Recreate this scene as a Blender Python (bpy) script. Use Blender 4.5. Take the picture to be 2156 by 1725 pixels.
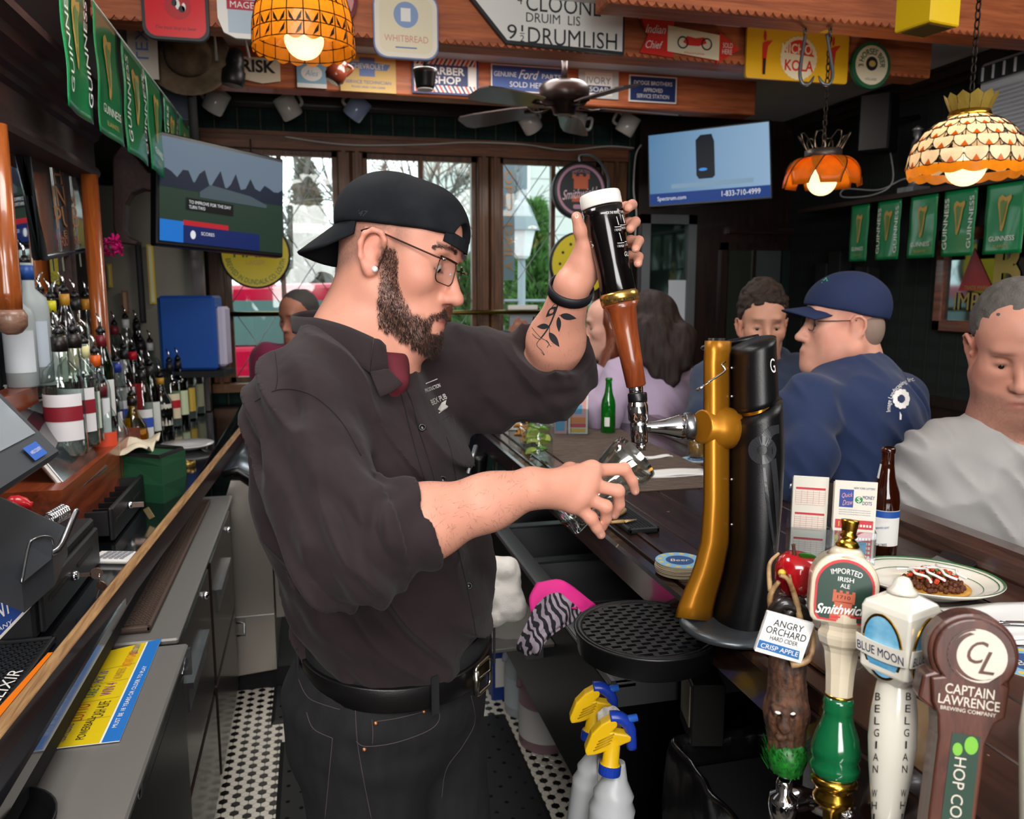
import bpy, math, random
import numpy as np
from mathutils import Vector, Matrix
from mathutils.bvhtree import BVHTree
random.seed(7); rng=np.random.default_rng(7)
for o in list(bpy.data.objects): bpy.data.objects.remove(o)
SC=bpy.context.scene; COL=SC.collection
# ---------------- camera (2156 x 1725 frame) ----------------
F=1700.; CX=1078.; CY=862.5; HOR=608.; VPX=655.; EYE=1.62
PITCH=math.atan((CY-HOR)/F); YAW=math.atan((CX-VPX)/(F/math.cos(PITCH)))
CP=np.array([0,0,EYE])
FWD=np.array([math.sin(YAW)*math.cos(PITCH),math.cos(YAW)*math.cos(PITCH),-math.sin(PITCH)])
RGT=np.array([math.cos(YAW),-math.sin(YAW),0.]); UPV=np.cross(RGT,FWD)
cd=bpy.data.cameras.new('camera'); cam=bpy.data.objects.new('camera',cd); COL.objects.link(cam)
cd.sensor_fit='HORIZONTAL'; cd.sensor_width=36; cd.lens=36*F/2156; cd.clip_start=.02; cd.clip_end=200
cam.matrix_world=Matrix(((RGT[0],UPV[0],-FWD[0],0),(RGT[1],UPV[1],-FWD[1],0),(RGT[2],UPV[2],-FWD[2],EYE),(0,0,0,1)))
SC.camera=cam
cd.dof.use_dof=True; cd.dof.focus_distance=1.32; cd.dof.aperture_fstop=7.0
# ---------------- world, lights, exposure ----------------
w=bpy.data.worlds.new('overcast_sky'); SC.world=w; w.use_nodes=True
bg=w.node_tree.nodes['Background']; bg.inputs[0].default_value=(.93,.965,1,1); bg.inputs[1].default_value=3.2
SC.view_settings.view_transform='Standard'; SC.view_settings.look='None'; SC.view_settings.exposure=0.0; SC.view_settings.gamma=1; SC.view_settings.use_curve_mapping=False
if hasattr(SC,'cycles'): SC.cycles.max_bounces=8; SC.cycles.diffuse_bounces=3; SC.cycles.glossy_bounces=4; SC.cycles.transparent_max_bounces=12; SC.cycles.caustics_reflective=False; SC.cycles.caustics_refractive=False
def area(name,loc,to,sx,sy,power,col=(1,1,1)):
    l=bpy.data.lights.new(name,'AREA'); l.shape='RECTANGLE'; l.size=sx; l.size_y=sy; l.energy=power; l.color=col
    o=bpy.data.objects.new(name,l); COL.objects.link(o); o.location=loc
    o.rotation_euler=(Vector(to)-Vector(loc)).to_track_quat('-Z','Y').to_euler(); return o
area('ceiling_fill_light',(-.25,-.45,2.72),(.55,1.7,1.0),1.3,.9,64,(1,.97,.94))  # added area fill standing in for bounced flash, no fixture there
area('ceiling_fill_light',(2.3,1.2,2.74),(2.0,2.4,.6),1.4,1.0,40,(1,.96,.92))  # added fill above the customers, not a ceiling fixture
area('ceiling_fill_light',(.9,3.7,2.74),(.9,3.6,0),1.4,.35,26,(1,.96,.9))  # added fill near the far beam, not a ceiling fixture
area('ceiling_fill_light',(-.3,1.9,2.74),(-.5,2.2,0),.9,.9,36,(1,.96,.92))  # added fill to brighten the back bar, not a ceiling fixture
area('rear_fill_light',(.3,-1.85,1.95),(1.0,3.2,2.5),1.7,1.2,98,(1,.98,.96))  # added fill behind the camera; the rear wall has no window
def rayd(x,y): return FWD+(x-CX)/F*RGT-(y-CY)/F*UPV
def PD(x,y,d): return CP+d*rayd(x,y)
def PZ(x,y,z): r=rayd(x,y); return CP+(z-EYE)/r[2]*r
def PY(x,y,v): r=rayd(x,y); return CP+v/r[1]*r
def PX(x,y,v): r=rayd(x,y); return CP+v/r[0]*r
def dep(p): return float((np.array(p)-CP)@FWD)
def V(*a): return np.array(a,float)
def nrm(v): v=np.array(v,float); return v/(np.linalg.norm(v)+1e-12)
# ---------------- materials ----------------
def lin(h):
    if not isinstance(h,str): return tuple(h)+((1,) if len(h)==3 else ())
    h=h.lstrip('#'); c=[int(h[i:i+2],16)/255 for i in (0,2,4)]
    return tuple((x/12.92 if x<=.04045 else ((x+.055)/1.055)**2.4) for x in c)+(1,)
MATS={}
def M(name,col='808080',rough=.5,metal=0,emis=None,es=0,trans=0,coat=0,bump=0,bs=200,var=None,vs=8,vst=(1,1,1),ior=1.45,sss=0,spec=.5,attr=None,sheen=0,vr=(.35,.65),alpha=1):
    if name in MATS: return MATS[name]
    m=bpy.data.materials.new(name); m.use_nodes=True; nt=m.node_tree; b=nt.nodes['Principled BSDF']; I=b.inputs
    I['Base Color'].default_value=lin(col); I['Roughness'].default_value=rough; I['Metallic'].default_value=metal
    I['Transmission Weight'].default_value=trans; I['Coat Weight'].default_value=coat; I['IOR'].default_value=ior; I['Coat Roughness'].default_value=.08
    I['Specular IOR Level'].default_value=spec; I['Sheen Weight'].default_value=sheen; I['Alpha'].default_value=alpha
    if sss: I['Subsurface Weight'].default_value=sss; I['Subsurface Radius'].default_value=(1,.35,.2); I['Subsurface Scale'].default_value=.008
    if emis: I['Emission Color'].default_value=lin(emis); I['Emission Strength'].default_value=es
    L=nt.links.new; N=nt.nodes.new
    if var or bump:
        tc=N('ShaderNodeTexCoord'); mp=N('ShaderNodeMapping'); L(tc.outputs['Object'],mp.inputs[0]); mp.inputs['Scale'].default_value=vst
    if var:
        n=N('ShaderNodeTexNoise'); n.inputs['Scale'].default_value=vs; n.inputs['Detail'].default_value=6; L(mp.outputs[0],n.inputs['Vector'])
        r=N('ShaderNodeValToRGB'); r.color_ramp.elements[0].position=vr[0]; r.color_ramp.elements[1].position=vr[1]
        r.color_ramp.elements[0].color=lin(col); r.color_ramp.elements[1].color=lin(var)
        L(n.outputs['Fac'],r.inputs[0]); L(r.outputs[0],I['Base Color'])
    if attr:
        a=N('ShaderNodeVertexColor'); a.layer_name=attr; L(a.outputs[0],I['Base Color'])
    if bump:
        n2=N('ShaderNodeTexNoise'); n2.inputs['Scale'].default_value=bs; n2.inputs['Detail'].default_value=3; L(tc.outputs['Object'],n2.inputs['Vector'])
        bp=N('ShaderNodeBump'); bp.inputs['Strength'].default_value=bump; bp.inputs['Distance'].default_value=.002; L(n2.outputs['Fac'],bp.inputs['Height']); L(bp.outputs[0],I['Normal'])
    MATS[name]=m; return m
def THIN(name,tint='ffffff',refl=.08,rough=.02):
    """thin-walled glass: clear with a fresnel reflection"""
    if name in MATS: return MATS[name]
    m=bpy.data.materials.new(name); m.use_nodes=True; nt=m.node_tree; nt.nodes.clear(); N=nt.nodes.new; L=nt.links.new
    o=N('ShaderNodeOutputMaterial'); mx=N('ShaderNodeMixShader'); t=N('ShaderNodeBsdfTransparent'); g=N('ShaderNodeBsdfGlossy'); lw=N('ShaderNodeLayerWeight'); ma=N('ShaderNodeMath')
    t.inputs[0].default_value=lin(tint); g.inputs['Roughness'].default_value=rough; lw.inputs[0].default_value=.5
    pw=N('ShaderNodeMath'); pw.operation='POWER'; L(lw.outputs['Facing'],pw.inputs[0]); pw.inputs[1].default_value=3
    ma.operation='MULTIPLY_ADD'; L(pw.outputs[0],ma.inputs[0]); ma.inputs[1].default_value=.7; ma.inputs[2].default_value=refl
    L(ma.outputs[0],mx.inputs[0]); L(t.outputs[0],mx.inputs[1]); L(g.outputs[0],mx.inputs[2]); L(mx.outputs[0],o.inputs[0])
    MATS[name]=m; return m
def WOOD(name,c1,c2,axis=1,rough=.4,coat=.2,scale=1.0,bump=.15,scuff=None):
    if name in MATS: return MATS[name]
    m=M(name,c1,rough,coat=coat); nt=m.node_tree; L=nt.links.new; N=nt.nodes.new; b=nt.nodes['Principled BSDF']
    tc=N('ShaderNodeTexCoord'); mp=N('ShaderNodeMapping'); s=[14*scale]*3; s[axis]=1.1*scale; mp.inputs['Scale'].default_value=s; L(tc.outputs['Object'],mp.inputs[0])
    n=N('ShaderNodeTexNoise'); n.inputs['Scale'].default_value=3; n.inputs['Detail'].default_value=9; n.inputs['Roughness'].default_value=.62; n.inputs['Distortion'].default_value=.6; L(mp.outputs[0],n.inputs['Vector'])
    r=N('ShaderNodeValToRGB'); r.color_ramp.elements[0].position=.36; r.color_ramp.elements[1].position=.64; r.color_ramp.elements[0].color=lin(c1); r.color_ramp.elements[1].color=lin(c2)
    L(n.outputs['Fac'],r.inputs[0]); out=r.outputs[0]
    if scuff:
        n3=N('ShaderNodeTexNoise'); n3.inputs['Scale'].default_value=38; n3.inputs['Detail'].default_value=8; L(tc.outputs['Object'],n3.inputs['Vector'])
        r3=N('ShaderNodeValToRGB'); r3.color_ramp.elements[0].position=.71; r3.color_ramp.elements[1].position=.735; L(n3.outputs['Fac'],r3.inputs[0])
        mx=N('ShaderNodeMixRGB'); L(r3.outputs[0],mx.inputs[0]); L(out,mx.inputs[1]); mx.inputs[2].default_value=lin(scuff); out=mx.outputs[0]
    L(out,b.inputs['Base Color'])
    bp=N('ShaderNodeBump'); bp.inputs['Strength'].default_value=bump; bp.inputs['Distance'].default_value=.002; L(n.outputs['Fac'],bp.inputs['Height']); L(bp.outputs[0],b.inputs['Normal'])
    return m
# ---------------- mesh builder ----------------
class MB:
    def __init__(s): s.v=[]; s.f=[]; s.sm=[]
    def add(s,v,f,sm=False):
        n=len(s.v); s.v+= [tuple(float(c) for c in p) for p in v]; s.f+=[tuple(i+n for i in q) for q in f]; s.sm+=[sm]*len(f); return s
    def box(s,a,b,bev=0):
        x0,y0,z0=(min(a[i],b[i]) for i in range(3)); x1,y1,z1=(max(a[i],b[i]) for i in range(3))
        return s.obox(V((x0+x1)/2,(y0+y1)/2,(z0+z1)/2),V(1,0,0),V(0,1,0),V(0,0,1),x1-x0,y1-y0,z1-z0,bev)
    def obox(s,c,u,v,n,w,h,t,bev=0):
        """oriented box centred c, extents w,h,t along u,v,n; bev = chamfer"""
        c,u,v,n=map(lambda q:np.array(q,float),(c,u,v,n)); w,h,t=w/2,h/2,t/2
        if bev<=0:
            P=[c+u*w*i+v*h*j+n*t*k for i in(-1,1) for j in(-1,1) for k in(-1,1)]
            return s.add(P,[(0,1,3,2),(4,6,7,5),(0,4,5,1),(2,3,7,6),(0,2,6,4),(1,5,7,3)])
        b=min(bev,w*.99,h*.99,t*.99); P=[];idx={}
        for i in(-1,1):
            for j in(-1,1):
                for k in(-1,1):
                    for ax in range(3):
                        e=[w-b,h-b,t-b]; e[ax]=[w,h,t][ax]; idx[i,j,k,ax]=len(P); P.append(c+u*e[0]*i+v*e[1]*j+n*e[2]*k)
        Fc=[]
        for ax in range(3):
            for sg in(-1,1):
                q=[]
                for a1,a2 in((-1,-1),(1,-1),(1,1),(-1,1)):
                    t3=[0,0,0]; t3[ax]=sg; t3[(ax+1)%3]=a1*sg; t3[(ax+2)%3]=a2; q.append(idx[t3[0],t3[1],t3[2],ax])
                Fc.append(tuple(q))
        for ax in range(3):
            o1,o2=(ax+1)%3,(ax+2)%3
            for s1 in(-1,1):
                for s2 in(-1,1):
                    q=[]
                    for sg,fx in((-1,o1),(1,o1),(1,o2),(-1,o2)):
                        t3=[0,0,0]; t3[ax]=sg; t3[o1]=s1; t3[o2]=s2; q.append(idx[t3[0],t3[1],t3[2],fx])
                    Fc.append(tuple(q))
        for i in(-1,1):
            for j in(-1,1):
                for k in(-1,1): Fc.append((idx[i,j,k,0],idx[i,j,k,1],idx[i,j,k,2]))
        return s.add(P,Fc)
    def frame(s,ax):
        a=nrm(ax); h=V(0,0,1) if abs(a[2])<.9 else V(1,0,0); u=nrm(np.cross(h,a)); return u,np.cross(a,u),a
    def lathe(s,o,ax,prof,n=20,cap=True,sm=True,uv=None,a0=0,a1=2*math.pi):
        """revolve (radius,height) profile around axis ax from o"""
        u,v,a=uv if uv else s.frame(ax); o=np.array(o,float); full=abs(a1-a0-2*math.pi)<1e-6; m=n if full else n+1
        P=[];Fc=[]
        for r,h in prof:
            for i in range(m):
                t=a0+(a1-a0)*i/n; P.append(o+a*h+u*r*math.cos(t)+v*r*math.sin(t))
        for j in range(len(prof)-1):
            for i in range(n):
                k=(i+1)%m if full else i+1; Fc.append((j*m+i,j*m+k,(j+1)*m+k,(j+1)*m+i))
        s.add(P,Fc,sm)
        if cap and full:
            for j in (0,len(prof)-1):
                if prof[j][0]>1e-5:
                    q=[j*m+i for i in range(m)]; n0=len(s.v)-len(P); s.f.append(tuple(n0+i for i in (q[::-1] if j==0 else q))); s.sm.append(False)
        return s
    def cyl(s,a,b,r,r2=None,n=16,sm=True): a=np.array(a,float);b=np.array(b,float); return s.lathe(a,b-a,[(r,0),(r if r2 is None else r2,np.linalg.norm(b-a))],n,True,sm)
    def sph(s,c,r,n=16,m=10,ax=(0,0,1),r2=None,lo=-1,hi=1):
        r2=r if r2 is None else r2; t0,t1=math.asin(lo),math.asin(hi)
        return s.lathe(c,ax,[(max(r*math.cos(t0+(t1-t0)*i/m),1e-6),r2*math.sin(t0+(t1-t0)*i/m)) for i in range(m+1)],n,False)
    def tube(s,path,r,n=8,cap=True,flat=1.0,sm=True,closed=False):
        P=[np.array(p,float) for p in path]; k=len(P); R=r if hasattr(r,'__len__') else [r]*k; V_=[];Fc=[]; up=None
        for i in range(k):
            t=nrm(P[(i+1)%k if closed else min(i+1,k-1)]-P[(i-1)%k if closed else max(i-1,0)])
            if up is None: up=V(0,0,1) if abs(t[2])<.9 else V(1,0,0)
            u=nrm(np.cross(up,t)); v=np.cross(t,u); up=v
            for j in range(n):
                a=2*math.pi*j/n; V_.append(P[i]+u*R[i]*math.cos(a)+v*R[i]*flat*math.sin(a))
        for i in range(k if closed else k-1):
            for j in range(n): i2=(i+1)%k; Fc.append((i*n+j,i*n+(j+1)%n,i2*n+(j+1)%n,i2*n+j))
        s.add(V_,Fc,sm)
        if cap and not closed: n0=len(s.v)-len(V_); s.f+= [tuple(n0+j for j in range(n))[::-1],tuple(n0+(k-1)*n+j for j in range(n))]; s.sm+=[False]*2
        return s
    def prism(s,pts,dv,sm=False):
        """closed outline (3D) pushed by vector dv"""
        k=len(pts); P=[np.array(p,float) for p in pts]; dv=np.array(dv,float)
        return s.add(P+[p+dv for p in P],[tuple(range(k))[::-1],tuple(range(k,2*k))]+[(i,(i+1)%k,k+(i+1)%k,k+i) for i in range(k)],sm)
    def grid(s,fn,nu,nv,sm=True):
        P=[fn(i/nu,j/nv) for j in range(nv+1) for i in range(nu+1)]
        return s.add(P,[(j*(nu+1)+i,j*(nu+1)+i+1,(j+1)*(nu+1)+i+1,(j+1)*(nu+1)+i) for j in range(nv) for i in range(nu)],sm)
    def loft(s,rings,cap=True,sm=True):
        m=len(rings[0]); P=[p for r in rings for p in r]; Fc=[(j*m+i,j*m+(i+1)%m,(j+1)*m+(i+1)%m,(j+1)*m+i) for j in range(len(rings)-1) for i in range(m)]
        if cap: Fc+=[tuple(range(m))[::-1],tuple((len(rings)-1)*m+i for i in range(m))]
        return s.add(P,Fc,sm)
    def mesh(s,name='mesh'):
        me=bpy.data.meshes.new(name); me.from_pydata(s.v,[],s.f); me.polygons.foreach_set('use_smooth',s.sm); me.update(); return me
def mm(name,verts,faces,sm=True):
    me=bpy.data.meshes.new(name); me.from_pydata([tuple(p) for p in verts],[],[tuple(f) for f in faces]); me.polygons.foreach_set('use_smooth',[sm]*len(me.polygons)); me.update(); return me
def ob(name,mb,mat=None,parent=None,label=None,solid=0,bev=0,sub=0):
    me=mb if isinstance(mb,bpy.types.Mesh) else mb.mesh(name)
    o=bpy.data.objects.new(name,me); COL.objects.link(o)
    if mat and not me.materials: me.materials.append(mat)
    if parent is not None:
        o.parent=parent
        if parent.get('_l') is not None: pass
        o.matrix_parent_inverse=PINV.get(parent.name,Matrix.Identity(4))
    if label: o['label']=label
    if solid: md=o.modifiers.new('solid','SOLIDIFY'); md.thickness=solid; md.offset=0
    if bev: md=o.modifiers.new('bevel','BEVEL'); md.width=bev; md.segments=2; md.limit_method='ANGLE'
    if sub: md=o.modifiers.new('sub','SUBSURF'); md.levels=sub; md.render_levels=sub
    return o
PINV={}
def thing(name,label,cat,loc=(0,0,0),group=None,kind=None,local=False,rot=None):
    o=bpy.data.objects.new(name,None); COL.objects.link(o); o.empty_display_size=.05
    mw=Matrix.Translation(Vector([float(c) for c in loc]))
    if rot is not None: mw=mw@rot.to_4x4()
    o.matrix_world=mw
    if not local: PINV[o.name]=mw.inverted()
    return tag(o,label,cat,group,kind)
def tag(o,label=None,cat=None,group=None,kind=None):
    if label:o['label']=label
    if cat:o['category']=cat
    if group:o['group']=group
    if kind:o['kind']=kind
    return o
def struct(name,mb,mat,label=None,parent=None):
    o=ob(name,mb,mat,parent)
    if parent is None: tag(o,label,None,None,'structure')
    return o
def copytree(o,parent=None):
    c=o.copy(); COL.objects.link(c); c.parent=parent
    for ch in o.children: copytree(ch,c)
    return c
_T={}
def glyphs(s,shear=0,bold=0,space=1.0):
    k=(s,shear,bold,space)
    if k not in _T:
        cu=bpy.data.curves.new('lettering','FONT'); cu.body=s; cu.size=1; cu.shear=shear; cu.offset=bold; cu.resolution_u=3; cu.space_character=space
        o=bpy.data.objects.new('lettering',cu); me=o.to_mesh(); 
        v=np.array([p.co[:2] for p in me.vertices]); f=[tuple(p.vertices) for p in me.polygons]; o.to_mesh_clear(); bpy.data.objects.remove(o); bpy.data.curves.remove(cu)
        lo,hi=v.min(0),v.max(0); v=(v-(lo+hi)/2); _T[k]=(v,f,hi-lo)
    return _T[k]
def text(parent,s,O,U,Vv,mat,w=None,h=None,shear=0,bold=0,arc=None,off=.0008,space=1.0,name='lettering',bvh=None):
    """flat letters centred at O along U, up Vv; w/h = size of the whole line; arc = radius the line bends about"""
    v,f,sz=glyphs(s,shear,bold,space); kx=w/sz[0] if w else h/sz[1]; ky=h/sz[1] if h else kx
    x=v[:,0]*kx; y=v[:,1]*ky
    if arc: t=x/arc; x,y=(arc+y)*np.sin(t),(arc+y)*np.cos(t)-arc
    U=nrm(U);Vv=nrm(Vv);n=np.cross(U,Vv); P=np.array(O,float)+x[:,None]*U+y[:,None]*Vv+n*off
    return ob(name,mm('lettering',P,f,False),mat,parent)
def flat(parent,name,pts2,O,U,Vv,mat,off=.0006,t=0):
    """flat outline in the local plane"""
    U=nrm(U);Vv=nrm(Vv);n=np.cross(U,Vv); P=[np.array(O,float)+p[0]*U+p[1]*Vv+n*off for p in pts2]
    m=MB()
    if t: m.prism(P,n*t)
    else: m.add(P,[tuple(range(len(P)))])
    return ob(name,m,mat,parent)
def circ(cx,cy,rx,ry=None,n=32,a0=0,a1=2*math.pi): ry=ry or rx; return [(cx+rx*math.cos(a0+(a1-a0)*i/n),cy+ry*math.sin(a0+(a1-a0)*i/n)) for i in range(n)]
def rrect(w,h,r,n=5,cx=0,cy=0):
    P=[]
    for sx,sy,a in((1,1,0),(-1,1,90),(-1,-1,180),(1,-1,270)):
        for i in range(n+1): t=math.radians(a+90*i/n); P.append((cx+sx*(w/2-r)+r*math.cos(t),cy+sy*(h/2-r)+r*math.sin(t)))
    return P
def spline(pts,n=8):
    P=[np.array(p,float) for p in pts]; out=[]
    for i in range(len(P)-1):
        p0,p1,p2,p3=P[max(i-1,0)],P[i],P[i+1],P[min(i+2,len(P)-1)]
        for j in range(n):
            t=j/n; out.append(.5*((2*p1)+(-p0+p2)*t+(2*p0-5*p1+4*p2-p3)*t*t+(-p0+3*p1-3*p2+p3)*t**3))
    return out+[P[-1]]
# ---------------- signed-distance bodies ----------------
class SDF:
    """smooth-blended rounded cones and ellipsoids, meshed as one continuous surface"""
    def __init__(s): s.p=[]
    def cone(s,a,b,ra,rb=None,k=.02,op=1,fl=None):
        s.p.append(('c',np.array(a,float),np.array(b,float),ra,ra if rb is None else rb,k,op,fl)); return s
    def ell(s,c,r,R=None,k=.02,op=1): s.p.append(('e',np.array(c,float),np.array(r,float),R,0,k,op,None)); return s
    def pl(s,c,n,k=.005): s.p.append(('p',np.array(c,float),nrm(n),0,0,k,-1,None)); return s
    def chain(s,pts,rs,k=.02,op=1):
        for i in range(len(pts)-1): s.cone(pts[i],pts[i+1],rs[i],rs[i+1],k,op)
        return s
    @staticmethod
    def ev(q,P):
        t,a,b,ra,rb=q[:5]
        if t=='c':
            d=b-a; L=max(float(d@d),1e-12); h=np.clip(((P-a)@d)/L,0,1); w=P-a-h[...,None]*d
            if q[7] is not None:  # flattened section: squash along axis q[7][0] by factor q[7][1]
                ax,fa=q[7]; w=w+ (w@ax)[...,None]*ax*(1/fa-1)
            return np.sqrt((w*w).sum(-1))-(ra+(rb-ra)*h)
        if t=='e':
            v=P-a
            if ra is not None: v=v@ra
            k0=np.sqrt(((v/b)**2).sum(-1)); k1=np.sqrt(((v/b**2)**2).sum(-1))+1e-9; return k0*(k0-1)/k1
        return (P-a)@b
    def val(s,P,D,q,sel=None):
        d=s.ev(q,P); k=q[5]; op=q[6]
        if op==1:
            h=np.clip(.5+.5*(D-d)/k,0,1); return D+(d-D)*h-k*h*(1-h)
        d=-d; h=np.clip(.5-.5*(D-d)/k,0,1); return D+(d-D)*h+k*h*(1-h)
    def mesh(s,name,h,disp=None,col=None,smooth=True,lo=None,hi=None):
        lo=np.min([np.minimum(q[1]-max(q[3],q[4],.0),q[2]-max(q[3],q[4])) if q[0]=='c' else q[1]-max(q[2]) for q in s.p if q[6]==1],0)-3*h-.04 if lo is None else np.array(lo)
        hi=np.max([np.maximum(q[1]+max(q[3],q[4]),q[2]+max(q[3],q[4])) if q[0]=='c' else q[1]+max(q[2]) for q in s.p if q[6]==1],0)+3*h+.04 if hi is None else np.array(hi)
        nb=8; B=h*nb; n=np.ceil((hi-lo)/B).astype(int)
        I=np.stack(np.meshgrid(*[np.arange(k) for k in n],indexing='ij'),-1).reshape(-1,3); Cc=lo+(I+.5)*B; D=np.full(len(Cc),9.)
        for q in s.p: D=s.val(Cc,D,q)
        R=B*.87; act=np.abs(D)<R+.035; I=I[act]; Cc=Cc[act]
        g=np.stack(np.meshgrid(*[np.arange(nb+1)]*3,indexing='ij'),-1).reshape(-1,3)
        D=np.full((len(I),len(g)),.08); base=lo+I*B
        for q in s.p:
            dc=s.ev(q,Cc); sel=np.where((dc if q[6]==1 else np.abs(dc))<R*2.4+q[5]+.02)[0] if q[0]!='p' else np.arange(len(I))
            if q[6]!=1 and q[0]!='p': sel=np.where(dc<R*2.4+q[5]+.02)[0]
            if len(sel)==0: continue
            P=base[sel][:,None,:]+g[None]*h; D[sel]=s.val(P,D[sel],q)
        if disp is not None:
            sel=np.where(np.abs(D).min(1)<.035)[0]; P=base[sel][:,None,:]+g[None]*h; D[sel]+=disp(P.reshape(-1,3)).reshape(len(sel),-1)
        D=D.reshape(-1,nb+1,nb+1,nb+1)
        # surface nets
        S=D<0; c=np.zeros((len(I),nb,nb,nb),int)
        for dx in(0,1):
            for dy in(0,1):
                for dz in(0,1): c+=S[:,dx:nb+dx,dy:nb+dy,dz:nb+dz]
        b,i,j,k=np.where((c>0)&(c<8)); Nn=n*nb+2
        gi=I[b]*nb+np.stack([i,j,k],1); key=(gi[:,0]*Nn[1]+gi[:,1])*Nn[2]+gi[:,2]
        acc=np.zeros((len(b),3)); cnt=np.zeros(len(b))
        cor=np.array([(x,y,z) for x in(0,1) for y in(0,1) for z in(0,1)])
        dv=[D[b,i+x,j+y,k+z] for x,y,z in cor]
        for a in range(8):
            for e in range(a+1,8):
                if np.abs(cor[a]-cor[e]).sum()==1:
                    m=(dv[a]<0)!=(dv[e]<0); t=dv[a]/(dv[a]-dv[e]+1e-20); acc+=np.where(m[:,None],cor[a]+(cor[e]-cor[a])*t[:,None],0); cnt+=m
        pos=lo+(gi+acc/cnt[:,None])*h; order=np.argsort(key); sk=key[order]
        Fs=[]
        for ax in range(3):
            sl=[slice(0,nb)]*3; s2=list(sl); s2[ax]=slice(1,nb+1)
            A=S[(slice(None),)+tuple(sl)]; E=S[(slice(None),)+tuple(s2)]
            b2,i2,j2,k2=np.where(A!=E)
            if len(b2)==0: continue
            fl=A[b2,i2,j2,k2]; G=I[b2]*nb+np.stack([i2,j2,k2],1); u,v_=(ax+1)%3,(ax+2)%3; qs=[]
            for du,dw in((0,0),(-1,0),(-1,-1),(0,-1)):
                H=G.copy(); H[:,u]+=du; H[:,v_]+=dw; kk=(H[:,0]*Nn[1]+H[:,1])*Nn[2]+H[:,2]; x=np.clip(np.searchsorted(sk,kk),0,len(sk)-1); qs.append(np.where(sk[x]==kk,order[x],-1))
            Q=np.stack(qs,1); fl=fl[(Q>=0).all(1)]; Q=Q[(Q>=0).all(1)]; Q[~fl]=Q[~fl][:,::-1]; Fs.append(Q)
        Fq=np.concatenate(Fs)
        # one relaxation pass
        if smooth:
            for _ in range(2):
                sm=np.zeros_like(pos); cn=np.zeros(len(pos))
                for a in range(4):
                    np.add.at(sm,Fq[:,a],pos[Fq[:,(a+1)%4]]); np.add.at(cn,Fq[:,a],1); 
                    np.add.at(sm,Fq[:,a],pos[Fq[:,(a+3)%4]]); np.add.at(cn,Fq[:,a],1)
                pos=pos*.5+.5*sm/np.maximum(cn,1)[:,None]
        me=bpy.data.meshes.new(name); me.vertices.add(len(pos)); me.vertices.foreach_set('co',pos.astype(np.float32).ravel())
        me.loops.add(len(Fq)*4); me.loops.foreach_set('vertex_index',Fq.astype(np.int32).ravel()); me.polygons.add(len(Fq)); me.polygons.foreach_set('loop_start',np.arange(0,len(Fq)*4,4,dtype=np.int32)); me.polygons.foreach_set('use_smooth',np.ones(len(Fq),bool)); me.update(calc_edges=True); me.validate()
        if col is not None:
            at=me.color_attributes.new('Col','FLOAT_COLOR','POINT'); cc=np.ones((len(pos),4),np.float32); cc[:,:3]=col(pos); at.data.foreach_set('color',cc.ravel())
        me['n']=len(pos); return me
def rotm(x,z):
    """matrix whose columns are local x,y,z given x direction and rough z"""
    x=nrm(x); z=np.array(z,float); y=nrm(np.cross(z,x)); z=np.cross(x,y); return np.stack([x,y,z],1)
def vnoise(P,sc,seed=0):
    """smooth value noise in numpy"""
    Q=P*sc+seed*17.3; i=np.floor(Q).astype(int); f=Q-i; f=f*f*(3-2*f); r=0
    for dx in(0,1):
        for dy in(0,1):
            for dz in(0,1):
                hsh=np.sin((i[:,0]+dx)*127.1+(i[:,1]+dy)*311.7+(i[:,2]+dz)*74.7)*43758.5453; hsh-=np.floor(hsh)
                r=r+hsh*np.where(dx,f[:,0],1-f[:,0])*np.where(dy,f[:,1],1-f[:,1])*np.where(dz,f[:,2],1-f[:,2])
    return r-.5
def bvh_of(me,solid=None): return BVHTree.FromPolygons([v.co[:] for v in me.vertices],[p.vertices[:] for p in me.polygons])
def hit(b,x,y,off=0.0006):
    r=nrm(rayd(x,y)); h=b.ray_cast(Vector(CP),Vector(r))
    return None if h[0] is None else np.array(h[0])-r*off
def decal(parent,name,P2,faces,bvh,mat,off=.0006):
    """lay a flat figure given in photo pixels onto a surface"""
    P=[hit(bvh,x,y,off) for x,y in P2]; good=[p for p in P if p is not None]
    if not good: return None
    fs=[f for f in faces if all(P[i] is not None for i in f)]
    P=[p if p is not None else good[0] for p in P]
    return ob(name,mm(name,P,fs,False),mat,parent)
def dtext(parent,s,c,u,bvh,mat,w,h=None,shear=0,bold=0,arc=None,off=.0012,vv=None):
    """letters laid on a surface; c centre px, u px direction of the line, w px width"""
    v,f,sz=glyphs(s,shear,bold); kx=w/sz[0]; ky=h/sz[1] if h else kx; x=v[:,0]*kx; y=v[:,1]*ky
    if arc: t=x/arc; x,y=(arc+y)*np.sin(t),(arc+y)*np.cos(t)-arc
    u=np.array(u,float)/np.hypot(*u); vv=(u[1],-u[0]) if vv is None else np.array(vv)/np.hypot(*vv); P=np.array(c)+x[:,None]*u+y[:,None]*np.array(vv)
    return decal(parent,'lettering',P,f,bvh,mat,off)
ORD=['first','second','third','fourth','fifth','sixth','seventh','eighth','ninth','tenth','eleventh','twelfth']
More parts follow.
